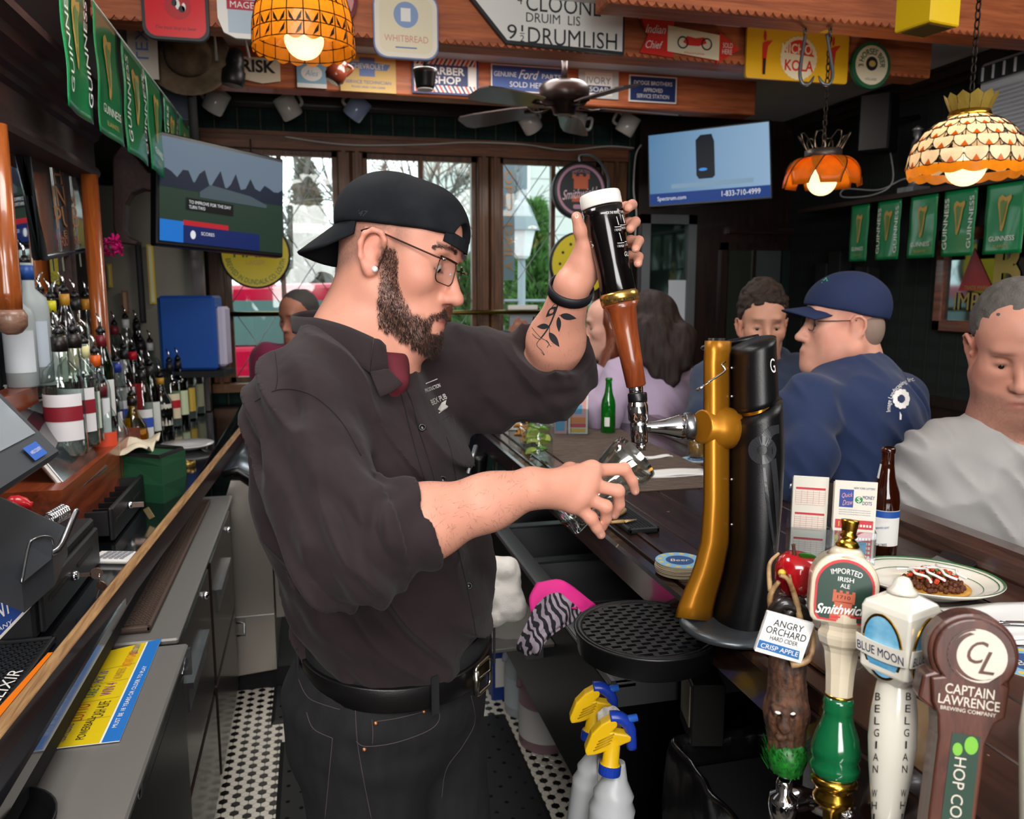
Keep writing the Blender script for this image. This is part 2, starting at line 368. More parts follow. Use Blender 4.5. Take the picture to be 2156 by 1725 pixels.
# ================= materials =================
BLK=M('black_satin','0c0c0e',.35); BLKM=M('black_matte','101012',.75); WHT=M('white_paint','e9e7e2',.5); CHR=M('chrome','e8e8ea',.08,1); STEEL=M('steel','9a9c9f',.3,1,bump=.05,bs=60); DSTEEL=M('dark_steel','77797d',.42,.85)
BRASS=M('brass','c79a3a',.22,1); GOLDP=M('gold_paint','a9863c',.4,.3); INK=M('ink_black','15130f',.6); RED=M('red_paint','c4222b',.4); DKWOOD=WOOD('dark_wood','150c09','2a1812',2,.35,.3); DKWOODX=WOOD('dark_wood_x','1a0f0c','33201a',0,.35,.3)
FRAMEW=WOOD('window_frame_wood','3d2413','6b4526',2,.5,.1); BEAMW=WOOD('beam_wood','8a4526','b8673c',0,.55,.05,1.0); REDWOOD=WOOD('red_wood','6b2f1b','9a4a2a',1,.3,.4); BARW=WOOD('bar_wood','1c100d','36211a',1,.22,.35,1.0,.12,'8a6a50'); CORN=WOOD('cornice_wood','22100e','3c201c',1,.6,.0)
BLUE=M('blue_print','1e4f9e',.5); CREAM=M('cream_paint','e6dcc4',.45); GLS=THIN('window_glass','eef6f4',.03); MIR=M('mirror','c9ced0',.03,1); GREENP=M('green_paint','0f6b3b',.4)
def plaid(name,base,c2,line,per,ax=(0,2)):
    m=M(name,base,.9); nt=m.node_tree; N=nt.nodes.new; L=nt.links.new; b=nt.nodes['Principled BSDF']
    tc=N('ShaderNodeTexCoord'); sp=N('ShaderNodeSeparateXYZ'); L(tc.outputs['Object'],sp.inputs[0])
    def band(axis,p,off,wd):
        a=N('ShaderNodeMath'); a.operation='MULTIPLY_ADD'; L(sp.outputs[axis],a.inputs[0]); a.inputs[1].default_value=1/p; a.inputs[2].default_value=off+50
        f=N('ShaderNodeMath'); f.operation='FRACT'; L(a.outputs[0],f.inputs[0]); c=N('ShaderNodeMath'); c.operation='LESS_THAN'; L(f.outputs[0],c.inputs[0]); c.inputs[1].default_value=wd; return c.outputs[0]
    cur=None
    for axis,p,off,wd,col,fac in((ax[0],per,.1,.34,c2,.6),(ax[1],per,.2,.34,c2,.6),(ax[0],per,0,.05,line,.75),(ax[1],per,0,.04,c2,.8),(ax[0],per,.5,.03,'0a1512',.7)):
        k=N('ShaderNodeMath'); k.operation='MULTIPLY'; L(band(axis,p,off,wd),k.inputs[0]); k.inputs[1].default_value=fac
        mx=N('ShaderNodeMixRGB'); L(k.outputs[0],mx.inputs[0]); mx.inputs[2].default_value=lin(col)
        if cur is None: mx.inputs[1].default_value=lin(base)
        else: L(cur,mx.inputs[1])
        cur=mx.outputs[0]
    L(cur,b.inputs['Base Color']); return m
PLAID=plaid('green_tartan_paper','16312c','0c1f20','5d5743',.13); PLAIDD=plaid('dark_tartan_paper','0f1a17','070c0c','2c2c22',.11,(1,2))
# ================= room shell =================
XL,XR,YB,YF,ZC=-1.12,3.25,-1.9,5.2,2.75
fl=struct('floor',MB().box((XL,YB,-.08),(XR,YF,0)),M('grout','4a433c',.8),'dark grout floor under black and white hexagon tiles')
struct('ceiling',MB().box((XL-.3,YB,ZC),(XR+.1,YF+.1,ZC+.1)),M('ceiling_white','e6e8ea',.6),'white painted ceiling between the timber beams')
struct('wall_rear',MB().box((XL,YB-.1,0),(XR,YB,ZC)),M('rear_wall','8d8174',.8),'plain wall behind the bar room')
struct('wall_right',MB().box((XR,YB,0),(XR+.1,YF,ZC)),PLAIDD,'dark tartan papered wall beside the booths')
struct('wall_left',MB().box((XL-.1,YB,0),(XL,YF,ZC)),M('left_wall','3a3531',.8),'wall behind the back bar mirror')
for i in range(2):  # hexagon tiles, black one in three
    pass
hx=.0262; whm=MB().lathe((0,0,0),(0,0,1),[(.0142,0),(.0142,.0042),(.0132,.005)],6,True,False).mesh('tile'); whm.materials.append(M('white_tile','cfc9bd',.25,coat=.2)); bkm=whm.copy(); bkm.materials.clear(); bkm.materials.append(M('black_tile','0d0c0c',.3))
cand=[]
for r in range(-10,110):
    for q in range(-60,80):
        x=-.33+hx*(q+.5*(r%2)); y=2.1+r*hx*.866
        if not(-.36<x<1.25 and 1.9<y<4.1): continue
        px=(np.array([x,y,0])-CP); d=px@FWD; u=CX+F*(px@RGT)/d; v=CY-F*(px@UPV)/d
        if not(440<u<1230 and 1380<v<1745): continue
        on1=(-.19<x<.70 and 1.5<y<2.875); on2=(-.22<x<.25 and 2.93<y<3.6); body=(665<u<1015)
        vis=(not on1 and not on2 and not body)
        k=(q-(r-(r%2))//2+ (0 if r%2==0 else 0)); ax=q-(r-(r&1))//2; az=r
        cand.append((0 if vis else 1,d,x,y,(ax-az)%3==0))
cand.sort(key=lambda c:(c[0],c[1])); rest=MB()
for i,(vis,d,x,y,bk) in enumerate(cand):
    if i<300: 
        t=ob('tile',bkm if bk else whm,None,fl); t.location=(x,y,0); t.rotation_euler=(0,0,0)
for nm,mt,flag in(('white_tiles',whm.materials[0],False),('black_tiles',bkm.materials[0],True)):
    rest=MB()
    for vis,d,x,y,bk in cand[300:]:
        if bk==flag: rest.lathe((x,y,0),(0,0,1),[(.0142,0),(.0142,.0045)],6,True,False)
    tag(ob(nm,rest,mt,fl),kind='stuff')
def mat_rubber(name,x0,x1,y0,y1,label,sp=.042):
    m=MB(); nx=int((x1-x0)/sp); ny=int((y1-y0)/sp); z=.014
    for i in range(nx):
        for j in range(ny):
            a,b=x0+i*sp,y0+j*sp; c=(a+sp/2,b+sp/2); r=.0075; O=[(a,b),(a+sp/2,b),(a+sp,b),(a+sp,b+sp/2),(a+sp,b+sp),(a+sp/2,b+sp),(a,b+sp),(a,b+sp/2)]
            I=[(c[0]+r*math.cos(t),c[1]+r*math.sin(t)) for t in [math.radians(225+45*k) for k in range(8)]]
            if (i+j)%2: m.add([(p[0],p[1],z) for p in O],[tuple(range(8))]); continue
            m.add([(p[0],p[1],z) for p in O]+[(p[0],p[1],z) for p in I]+[(p[0],p[1],.002) for p in I],[(k,(k+1)%8,8+(k+1)%8,8+k) for k in range(8)]+[(8+k,8+(k+1)%8,16+(k+1)%8,16+k) for k in range(8)])
    x1,y1=x0+nx*sp,y0+ny*sp
    m.add([(x0-.02,y0-.02,.001),(x1+.02,y0-.02,.001),(x1+.02,y1+.02,.001),(x0-.02,y1+.02,.001),(x0,y0,z),(x1,y0,z),(x1,y1,z),(x0,y1,z)],[(0,1,5,4),(1,2,6,5),(2,3,7,6),(3,0,4,7)])
    return tag(ob(name,m,M('rubber','121214',.6)),label,'mat')
mat_rubber('rubber_mat',-.15,.67,1.5,2.84,'black rubber floor mat full of round holes under the bartender')
mat_rubber('rubber_mat',-.19,.22,2.96,3.6,'smaller black rubber mat beyond the strip of hexagon tiles')
# ---------- window wall ----------
WX=lambda px:PY(px,600,YF)[0]
WZ=lambda py:PY(900,py,YF)[2]
zs,zt=WZ(795),WZ(327)
segs=[(XL-.1,WX(474)),(WX(717),WX(770)),(WX(1005),WX(1052)),(WX(1262),XR+.1)]
wb=MB().box((XL-.1,YF,0),(XR+.1,YF+.16,zs)).box((XL-.1,YF,zt),(XR+.1,YF+.16,ZC))
for a,b in segs: wb.box((a,YF,zs),(b,YF+.16,zt))
struct('wall_back',wb,PLAID,'green tartan wall above the row of windows')
struct('trim_1',MB().box((XL,YF-.06,WZ(237)),(XR,YF,WZ(214))).box((XL,YF-.03,WZ(246)),(XR,YF,WZ(237))),DKWOODX,'dark wood crown moulding over the windows')
struct('trim_2',MB().box((WX(440),YF-.05,WZ(327)),(WX(1312),YF+.02,WZ(300))).box((WX(436),YF-.065,WZ(302)),(WX(1318),YF+.02,WZ(294))),WOOD('head_casing_wood','4d2b1a','7a4a2c',0,.5,.1),'brown timber head casing over the windows')
struct('trim_3',MB().box((WX(440),YF-.10,zs-.05),(WX(1312),YF+.05,zs)),WOOD('sill_wood','4d2e1b','77502f',0,.45,.2),'timber window sill')
pm=MB()
for a,b in ((440,476),(717,744),(746,770),(1005,1028),(1030,1052),(1262,1312)):
    pm.box((WX(a),YF-.045,zs),(WX(b),YF+.03,zt),.008); c=(WX(a)+WX(b))/2; pm.box((c-.012,YF-.055,zs),(c+.012,YF-.04,zt))
struct('trim_4',pm,FRAMEW,'brown timber posts between the windows')
for n_,(a,b,mu) in enumerate(((476,717,(597,)),(770,1005,(890,)),(1052,1262,(1165,)))):
    wn=thing('window_%d'%(n_+1),None,None,((WX(a)+WX(b))/2,YF,zs)); tag(wn,('wide leaded window with the red car outside','middle leaded window behind the cap of the bartender','leaded window with the street lamp outside')[n_],None,None,'structure')
    fr=MB(); t=.03
    fr.box((WX(a),YF+.02,zs),(WX(a)+t,YF+.07,zt)).box((WX(b)-t,YF+.02,zs),(WX(b),YF+.07,zt)).box((WX(a),YF+.02,zt-t),(WX(b),YF+.07,zt)).box((WX(a),YF+.02,zs),(WX(b),YF+.07,zs+t))
    ob('window_frame',fr,FRAMEW,wn)
    for u in mu: ob('muntin',MB().box((WX(u)-.014,YF+.015,zs),(WX(u)+.014,YF+.06,zt)),FRAMEW,wn)
    ed=[a]+list(mu)+[b]; lead=MB()
    for i in range(len(ed)-1):
        x0,x1=WX(ed[i])+.015,WX(ed[i+1])-.015
        ob('pane',MB().box((x0,YF+.04,zs),(x1,YF+.044,zt)),GLS,wn)
        wdt=x1-x0; n2=3; hh=(zt-zs)/n2
        for k in range(n2): lead.tube([(x0,YF+.037,zs+k*hh),(x1,YF+.037,zs+(k+1)*hh)],.0028,5).tube([(x1,YF+.037,zs+k*hh),(x0,YF+.037,zs+(k+1)*hh)],.0028,5)
    ob('lead_lattice',lead,M('lead','8c8f91',.4,.6),wn)
br=thing('brass_rail','long brass rail running across the windows','rail',(0,YF-.1,WZ(660)))
ob('tube',MB().cyl((WX(468),YF-.1,PY(470,662,YF-.1)[2]),(WX(1290),YF-.1,PY(470,662,YF-.1)[2]),.015),M('aged_brass','8f7a3e',.3,1),br)
for u in(480,745,1030,1285): ob('bracket',MB().cyl((WX(u),YF-.1,PY(470,662,YF-.1)[2]),(WX(u),YF,PY(470,662,YF-.1)[2]),.012,n=10),M('aged_brass'),br)
# ---------- dark panelling right of the windows ----------
struct('wall_panelling',MB().box((WX(1330),YF-.09,0),(XR,YF-.001,PY(1500,262,YF)[2])),DKWOOD,'dark wood panelling to the side of the windows')
def panel(px0,py0,px1,py1,Yv,t,d=.02):
    a=PY(px0,py0,Yv);b=PY(px1,py1,Yv); return (a[0],b[0],b[2],a[2])
Yp=YF-.09
def framed(mb,x0,x1,z0,z1,y,t,dp=.03): return mb.box((x0,y-dp,z0),(x0+t,y,z1)).box((x1-t,y-dp,z0),(x1,y,z1)).box((x0,y-dp,z1-t),(x1,y,z1)).box((x0,y-dp,z0),(x1,y,z0+t))
d1=thing('door_1','grey framed glass door behind the dark haired woman',None,(PY(1400,700,Yp)[0],Yp,0),None,'structure')
x0,x1,z0,z1=panel(1347,452,1452,740,Yp,0); ob('door_frame',framed(MB(),x0,x1,.02,z1,Yp,.06,.05),M('grey_door','6f7276',.35,.5),d1); ob('pane',MB().box((x0+.05,Yp-.02,.1),(x1-.05,Yp-.012,z1-.05)),M('dark_reflective_glass','20302c',.05,.6),d1)
a=PY(1408,590,Yp-.03);b=PY(1440,722,Yp-.03); ob('notice',MB().box((a[0],Yp-.03,b[2]),(b[0],Yp-.026,a[2])),M('paper','cfd6dd',.7),d1)
a=PY(1370,640,Yp-.03);b=PY(1390,690,Yp-.03); ob('notice',MB().box((a[0],Yp-.03,b[2]),(b[0],Yp-.026,a[2])),M('blue_paper','4a86b8',.7),d1)
w4=thing('window_4','dark glazed panel behind the curly haired man',None,(PY(1640,700,Yp)[0],Yp,1),None,'structure')
x0,x1,z0,z1=panel(1530,527,1752,800,Yp,0); ob('window_frame',framed(MB(),x0-.05,x1+.05,z0-.05,z1+.05,Yp,.05,.025),DKWOOD,w4)
q=[(1530,1582,'3a4038'),(1584,1640,'565f5e'),(1642,1705,'2c3c3a'),(1707,1752,'99a2a4')]
for u0,u1,c in q:
    a=PY(u0,600,Yp)[0];b=PY(u1,600,Yp)[0]; ob('pane',MB().box((a,Yp-.018,z0),(b-.006,Yp-.01,z1)),M('reflective_pane_'+c,c,.08,.45),w4)
ob('muntin',MB().box((PY(1582,600,Yp)[0]-.012,Yp-.03,z0),(PY(1582,600,Yp)[0]+.012,Yp-.005,z1)),DKWOOD,w4)
ob('muntin',MB().box((PY(1706,600,Yp)[0]-.012,Yp-.03,z0),(PY(1706,600,Yp)[0]+.012,Yp-.005,z1)),M('pale_bar','7f8687',.4),w4)
struct('trim_5',MB().box((PY(1530,480,Yp)[0],Yp-.04,PY(1530,492,Yp)[2]),(XR,Yp,PY(1530,478,Yp)[2])),DKWOODX,'thin dark ledge over the glazed panel')
struct('trim_6',MB().box((XR-.03,YB,0),(XR,YF-.1,1.0)).box((XR-.05,YB,1.0),(XR,YF-.1,1.05)),DKWOOD,'dark wood wainscot along the side wall')
struct('trim_7',MB().box((XR-.05,YB,ZC-.06),(XR,YF,ZC)).box((XR-.025,YB,ZC-.1),(XR,YF,ZC-.06)).box((XR-.07,YB,ZC-.015),(XR,YF,ZC)),DKWOOD,'dark crown moulding along the side wall')
# ---------- ceiling beams ----------
def beam(name,x0,x1,y,zb,label,scal=True,dp=.13):
    o=thing(name,label,None,((x0+x1)/2,y,zb),None,'structure'); ob('beam_board',MB().box((x0,y,zb),(x1,y+dp,ZC),.006),BEAMW,o)
    if scal:
        s=MB(); p=.034; n=int((x1-x0)/p); P=[(x0,y-.012,zb+.05)]
        P+= [(x0+p*(i+j/6),y-.012,zb+.012-.016*math.sin(math.pi*j/6)) for i in range(n) for j in range(6)]+[(x0+p*n,y-.012,zb+.012),(x0+p*n,y-.012,zb+.03)]
        P=[(x0,y-.012,zb+.03)]+P[1:]; s.prism(P,(0,.012,0)); ob('scalloped_edging',s,BEAMW,o)
    return o
B1=3.30;B2=4.2;B3=2.72;ZB=2.57
beam('beam_1',XL,2.78,B1,ZB,'middle ceiling beam carrying the white road sign'); beam('beam_2',XL,2.42,B2,ZB,'far ceiling beam carrying the row of garage signs',False); beam('beam_3',1.0,XR,B3,ZB,'near ceiling beam above the dome lamp')
struct('beam_4',MB().box((1.35,B3+.13,ZC-.03),(XR,B1,ZC)),M('ceiling_tin','c9ccd0',.5),'flat ceiling strip between the beams')
# ================= bartender =================
FH=nrm(V(FWD[0],FWD[1],0)); ZU=V(0,0,1)
def facing(al,pitch=0,roll=0):
    """rotation (columns: forward,left,up) of something facing al degrees off image-right towards the camera, pitched down"""
    a=math.radians(al); p=math.radians(pitch); f=math.cos(a)*RGT-math.sin(a)*FH; l=np.cross(ZU,f); fx=math.cos(p)*f-math.sin(p)*ZU; u=np.cross(fx,l)
    r=math.radians(roll); l2=math.cos(r)*l+math.sin(r)*u; u2=np.cross(fx,l2); return np.stack([fx,l2,u2],1)
def lum(c,k): return np.array(lin(c)[:3])*k
def head_sdf(S,O,R,s=1.0,ears=True,nose=1.0,chub=0.0,detail=True):
    h=lambda x,y,z:O+R@(V(x,y,z)*s)
    E=lambda x,y,z,a,b,c,k=.02,op=1:S.ell(h(x,y,z),V(a,b,c)*s,R,k*s,op)
    K=lambda p,q,ra,rb,k=.02,op=1:S.cone(h(*p),h(*q),ra*s,rb*s,k*s,op)
    E(-.006,0,.05,.096,.076,.086); E(.04,0,.055,.05,.062,.058,.03); E(.045,0,-.02,.05,.057+chub,.075,.03)
    for y in(-1,1):
        K((.0,y*(.05+chub),-.052),(.072,y*.016,-.106),.021+chub,.022,.035); E(.06,y*.046,-.014,.026,.021,.024,.025)
        if chub: E(.04,y*.05,-.055,.035,.025,.035,.03)
    E(.083,0,-.104,.021,.026,.021,.025); E(.072,0,-.066,.032,.033,.032,.025)
    K((.083,-.034,.036),(.088,.034,.036),.011,.011,.02)
    for y in(-1,1): E(.099,y*.034,.012,.019,.018,.0125,.014,-1); E(.0735,y*.032,.011,.0165,.0165,.0135,.006)
    K((.088,0,.02),(.113*nose,0,-.026),.0085,.0115,.014); E(.1165*nose,0,-.031,.0125,.012,.0105,.008)
    for y in(-1,1):
        E(.103,y*.0125,-.0345,.0115,.0075,.0085,.007)
        if detail: E(.108,y*.0075,-.0435,.006,.0035,.004,.004,-1)
    E(.0985,0,-.0655,.0105,.021,.0055,.008); E(.0955,0,-.0775,.0115,.019,.0062,.008)
    if detail: K((.1085,-.024,-.0712),(.1085,.024,-.0712),.0028,.0028,.004,-1)
    if ears:
        for y in(-1,1):
            E(-.006,y*.0765,.002,.0185,.0075,.030,.008); E(-.002,y*.0755,-.024,.0105,.0065,.0115,.008)
            pts=[(.010,y*.078,.012),(.0105,y*.081,.022),(.004,y*.085,.0315),(-.008,y*.088,.0325),(-.019,y*.09,.024),(-.0225,y*.089,.008),(-.018,y*.086,-.010),(-.010,y*.081,-.022),(-.002,y*.078,-.0305)]
            for i in range(len(pts)-1): K(pts[i],pts[i+1],.0043,.0043,.004)
            if detail: E(.001,y*.0855,-.001,.0095,.0062,.0145,.004,-1); E(-.007,y*.089,.015,.009,.0045,.0105,.004,-1); E(.0085,y*.0805,-.004,.004,.004,.006,.004)
    return h
def hand(S,wrist,mcps,chains,thumb,k=.008,pr=.015,fr=.0092):
    """palm as a fan of cones wrist->knuckles, then each finger a chain"""
    for m in mcps: S.cone(wrist,m,pr*1.25,pr*.82,.014)
    for i in range(len(mcps)-1): S.cone(mcps[i],mcps[i+1],pr*.78,pr*.78,.012)
    for m,c in zip(mcps,chains):
        P=[m]+list(c); r=[fr*1.1,fr*1.0,fr*.88,fr*.78][:len(P)]
        for i in range(len(P)-1): S.cone(P[i],P[i+1],r[i],r[i+1],.0035)
        if len(P)>2: S.ell(P[1],V(1,1,1)*fr*1.03,None,.004)
    for i in range(len(thumb)-1): S.cone(thumb[i],thumb[i+1],[.017,.0125,.0102,.0088][i],[.0125,.0102,.0088,.008][i],.008)
SKIN=M('skin','d8a088',.5,attr='Col',sss=.22,bump=.12,bs=420,spec=.4)
def skin_col(base,var=.06,extra=None):
    b=np.array(lin(base)[:3])
    def f(P):
        n=vnoise(P,60,3)[:,None]; c=b*(1+var*n*2)*np.array([1,1-.1*0,1]); 
        if extra is not None: c=extra(P,c)
        return np.clip(c,0,1)
    return f
bt=thing('person','bartender in a black button shirt and backwards black cap pulling a stout','person',(.12,1.36,0))
HR=facing(14,14,-9); HS=1.01; HO=PD(792,535,1.225)+HR@V(0,.074*HS,0)
hdw=lambda x,y,z:HO+HR@(V(x,y,z)*HS)
inv=lambda P:((P-HO)@HR)/HS
TR=facing(24); fb,lb=TR[:,0],TR[:,1]
body=SDF(); head_sdf(body,HO,HR,HS)
body.cone(hdw(-.028,0,-.02),PD(757,690,1.30),.057,.061,.03).cone(PD(757,690,1.30),PD(742,790,1.31),.061,.072,.03).cone(hdw(.02,0,-.09),PD(800,770,1.30),.028,.05,.03)
body.cone(PD(742,800,1.31),PD(775,1000,1.32),.09,.10,.05,1,(lb,1.5)).cone(PD(775,1000,1.32),PD(830,1400,1.36),.10,.10,.05)
SR,ER,WR=PD(632,860,1.16),PD(740,1150,1.04),PD(1118,1028,1.125)
body.cone(SR,ER,.045,.036,.03).cone(SR,PD(742,800,1.31),.05,.06,.05)
mid=ER+(WR-ER)*.38
body.cone(ER,mid,.036,.0475,.02).cone(mid,ER+(WR-ER)*.75,.0475,.034,.03).cone(ER+(WR-ER)*.75,WR,.034,.0285,.03,1)
mc=[PD(1246,991,1.165),PD(1238,1019,1.152),PD(1224,1043,1.147),PD(1208,1060,1.147)]
ch=[[PD(1314,988,1.185),PD(1331,1013,1.192),PD(1337,1034,1.2)],[PD(1301,1034,1.16),PD(1304,1063,1.172),PD(1293,1085,1.184)],[PD(1275,1067,1.15),PD(1276,1092,1.162),PD(1268,1110,1.175)],[PD(1244,1091,1.15),PD(1256,1111,1.156),PD(1265,1126,1.163)]]
hand(body,WR,mc,ch,[PD(1165,1015,1.165),PD(1200,992,1.215),PD(1242,990,1.275),PD(1272,1004,1.29)],pr=.0165)
SL,EL,WL=PD(850,800,1.46),PD(1150,790,1.49),PD(1205,600,1.33)
body.cone(SL,EL,.055,.047,.03).cone(SL,PD(742,800,1.31),.05,.06,.05)
ml=EL+(WL-EL)*.4
body.cone(EL,ml,.038,.0465,.02).cone(ml,WL,.0465,.030,.03)
mcl=[PD(1268,462,1.365),PD(1272,494,1.368),PD(1272,522,1.366),PD(1268,548,1.36)]
chl=[[PD(1318,437,1.355),PD(1331,431,1.31),PD(1323,438,1.268)],[PD(1325,470,1.36),PD(1338,467,1.31),PD(1327,482,1.268)],[PD(1328,508,1.36),PD(1345,507,1.315),PD(1338,524,1.275)],[PD(1325,541,1.355),PD(1344,541,1.32),PD(1343,555,1.285)]]
hand(body,WL,mcl,chl,[PD(1222,562,1.315),PD(1229,520,1.30),PD(1222,486,1.285),PD(1214,457,1.275)],pr=.0165)
body.ell(PD(1228,560,1.325),V(.022,.022,.03),None,.02)
CAPP,CAPN=PD(850,484,1.30),nrm(PD(745,470,1.3)-PD(960,500,1.3)); CAPN=nrm(np.cross(nrm(PD(960,499,1.3)-PD(745,470,1.3)),-HR[:,1])); CAPN=CAPN if CAPN[2]>0 else -CAPN
def beard(Q):
    x,y,z=Q[:,0],np.abs(Q[:,1]),Q[:,2]; n=vnoise(Q,140,8)*.012
    top=np.interp(x,[.010,.024,.034,.044,.056,.070,.082,.095],[.022,.020,.004,-.034,-.054,-.063,-.066,-.066])+n
    jaw=np.clip((top-z)/.016,0,1)*np.clip((x-.006+(z+.02)*.22+n*.5)/.008,0,1)*np.clip((z+.118+.35*x-.02+n)/.014,0,1)*np.clip((.04-z)/.03+.35,0,1)
    must=np.clip((x-.070)/.008,0,1)*np.clip((z+.0655+.9*np.maximum(0,y-.016))/.003,0,1)*np.clip((-.0465-.55*y-z+n*.3)/.004,0,1)*np.clip((.034-y)/.004,0,1)
    lip=(x>.078)*np.clip((.029-y+n*.3)/.004,0,1)*np.clip((z+.093)/.003,0,1)*np.clip((-.062-z)/.003,0,1)
    patch=np.clip((.008-y)/.003,0,1)*(z<-.084)*(x>.08)*(z>-.1)
    return np.maximum(np.maximum(jaw*(1-lip),must),patch)
def stub(Q):
    x,y,z=Q[:,0],np.abs(Q[:,1]),Q[:,2]
    s=np.clip((.012-x+(z-.02)*.9)/.03,0,1)*np.clip((z+.065)/.04,0,1)*(1-((np.abs(x+.006)<.024)&(np.abs(z)<.036)&(y>.068)))
    return np.maximum(s,np.clip((x-.012)/.01,0,1)*np.clip((.05-x)/.025,0,1)*np.clip((z-.005)/.02,0,1)*.8)*(z>-.08)
def bcol(P,c):
    Q=inv(P); near=(np.abs(Q)<V(.14,.095,.16)).all(1)
    n=vnoise(P,900,5); b=beard(Q)*near; s=stub(Q)*near
    c=c*(1-.62*s*(.75+.5*n))[:,None]+ (np.array([.03,.03,.03])*(s*.6)[:,None])
    hair=np.array(lin('2f1f19')[:3]); k=np.clip(b*(.72+.8*n),0,.92)[:,None]; c=c*(1-k)+hair*k
    lips=near*np.exp(-(((Q[:,0]-.1)/.016)**2+(Q[:,1]/.021)**4+((Q[:,2]+.0715)/.0095)**2)); c=c*(1-.75*lips[:,None])+np.array(lin('b96a66')[:3])*.75*lips[:,None]
    brow=near*np.exp(-((Q[:,2]-.0395-.1*(np.abs(Q[:,1])-.03)*0)/.0045)**4)*(np.abs(Q[:,1])>.010)*(np.abs(Q[:,1])<.052)*(Q[:,0]>.05); c=c*(1-.75*brow[:,None])+np.array(lin('3a2820')[:3])*.75*brow[:,None]
    ear=near*(np.abs(Q[:,1])>.072)*(np.abs(Q[:,0]+.006)<.026)*(np.abs(Q[:,2])<.036); ck=near*np.exp(-(((Q[:,0]-.06)/.03)**2+((Q[:,2]+.02)/.03)**2)); nz=near*(Q[:,0]>.1)*(Q[:,2]<-.01)*(Q[:,2]>-.05)
    red=np.clip(.5*ear+.35*ck+.4*nz,0,.8)[:,None]; c=c*(1-red*np.array([.02,.16,.14]))
    lid=near*np.exp(-((Q[:,2]-.0035)/.0022)**2)*(np.abs(Q[:,1])<.047)*(np.abs(Q[:,1])>.018)*(Q[:,0]>.07); c=c*(1-.7*lid[:,None])
    return c
bme=body.mesh('skin',.0026,col=skin_col('cf927c',.06,bcol)); bo=ob('skin',bme,SKIN,bt); BVHB=bvh_of(bme)
# beard and stubble strands
co=np.array([v.co[:] for v in bme.vertices]); no=np.array([v.normal[:] for v in bme.vertices]); Q=inv(co); msk=(np.abs(Q)<V(.115,.078,.135)).all(1); bw=np.where(msk,beard(Q),0)
idx=np.where(bw>.35)[0]; hb=MB(); dn=HR@nrm(V(.35,0,-1))
for i in rng.choice(idx,min(15000,5*len(idx)),replace=True):
    t=rng.normal(0,.0011,3); p=co[i]+t-no[i]*np.dot(t,no[i]); L=.0035+.006*np.clip((-.04-Q[i,2])/.06,0,1)*rng.uniform(.5,1.1); d=nrm(no[i]*.55+dn*.8+rng.normal(0,.28,3)); q=p+d*L; sd=nrm(np.cross(d,rng.normal(0,1,3)))*.00026; s2=np.cross(d,sd)
    hb.add([p+sd,p-sd*.5+s2*.87,p-sd*.5-s2*.87,q],[(0,1,3),(1,2,3),(2,0,3)])
tag(ob('beard',hb,M('beard_hair','241712',.55,var='3a251c',vs=90),bt,'short dark brown beard'),kind='stuff')
ab=MB(); fd=nrm(WR-ER); fdl=nrm(WL-EL)   # forearm hair
tt=((co-ER)@fd)/np.linalg.norm(WR-ER); onR=(tt>.25)&(tt<1.0)&(np.linalg.norm(co-ER-np.outer((co-ER)@fd,fd),axis=1)<.07)
t2=((co-EL)@fdl)/np.linalg.norm(WL-EL); onL=(t2>.3)&(t2<.95)&(np.linalg.norm(co-EL-np.outer((co-EL)@fdl,fdl),axis=1)<.07)
for sel,ax,nn in((onR,fd,900),(onL,fdl,300)):
    ii=np.where(sel)[0]
    for i in rng.choice(ii,nn):
        d=nrm(no[i]*.35+ax*rng.normal(.2,.6)+V(0,0,-1)*rng.normal(.3,.5)+rng.normal(0,.3,3)); L=rng.uniform(.006,.013); p=co[i]; q=p+d*L; sd=nrm(np.cross(d,no[i]))*.00013; ab.add([p+sd,p-sd,q],[(0,1,2)])
tag(ob('arm_hair',ab,M('arm_hair','3a2519',.6),bt),kind='stuff')
# eyes, earring, brows
for y in(-1,1):
    e=hdw(.0765,y*.032,.0085); eo=ob('eye',MB().sph(e,.0139*HS,16,10),M('eye_white','d9d2cc',.2),bt); g=nrm(HR@V(1,0,-.45)); ob('iris',MB().sph(e+g*.0085,.0066,14,8),M('iris_dark','1d1511',.15),eo)
    P=spline([hdw(.088,y*.013,.0375),hdw(.0875,y*.028,.0415),hdw(.077,y*.045,.0385),hdw(.066,y*.052,.033)],5); BV=[]
    for p in P:
        r=nrm(HR@V(-1,-y*.35,0)); hh=BVHB.ray_cast(Vector(p-r*.03),Vector(r)); BV.append(np.array(hh[0]) if hh[0] else p)
    eb=MB()
    for i in range(260):
        a=rng.uniform(0,len(BV)-1.01); j=int(a); p=BV[j]+(BV[j+1]-BV[j])*(a-j)+HR@V(0,0,rng.normal(0,.0016)); d=nrm((BV[j+1]-BV[j])*1+HR@V(.25,0,.002)*.02+rng.normal(0,.0012,3)); q=p+d*.007; sd=HR@V(0,0,.00028); eb.add([p+sd,p-sd,q],[(0,1,2)])
    ob('eyebrow',eb,M('beard_hair'),bt)
st=hit(BVHB,789,567); stn=-nrm(rayd(789,567)); ob('ear_stud',MB().lathe(st,stn,[(.0036,0),(.0042,.002),(.0026,.0036),(0.0001,.0036)],10).lathe(st,stn,[(.0047,.0),(.0047,.0012),(.0038,.0012)],12),M('diamond','f2f4f6',.05,.2,coat=1),bt,'round clear ear stud')
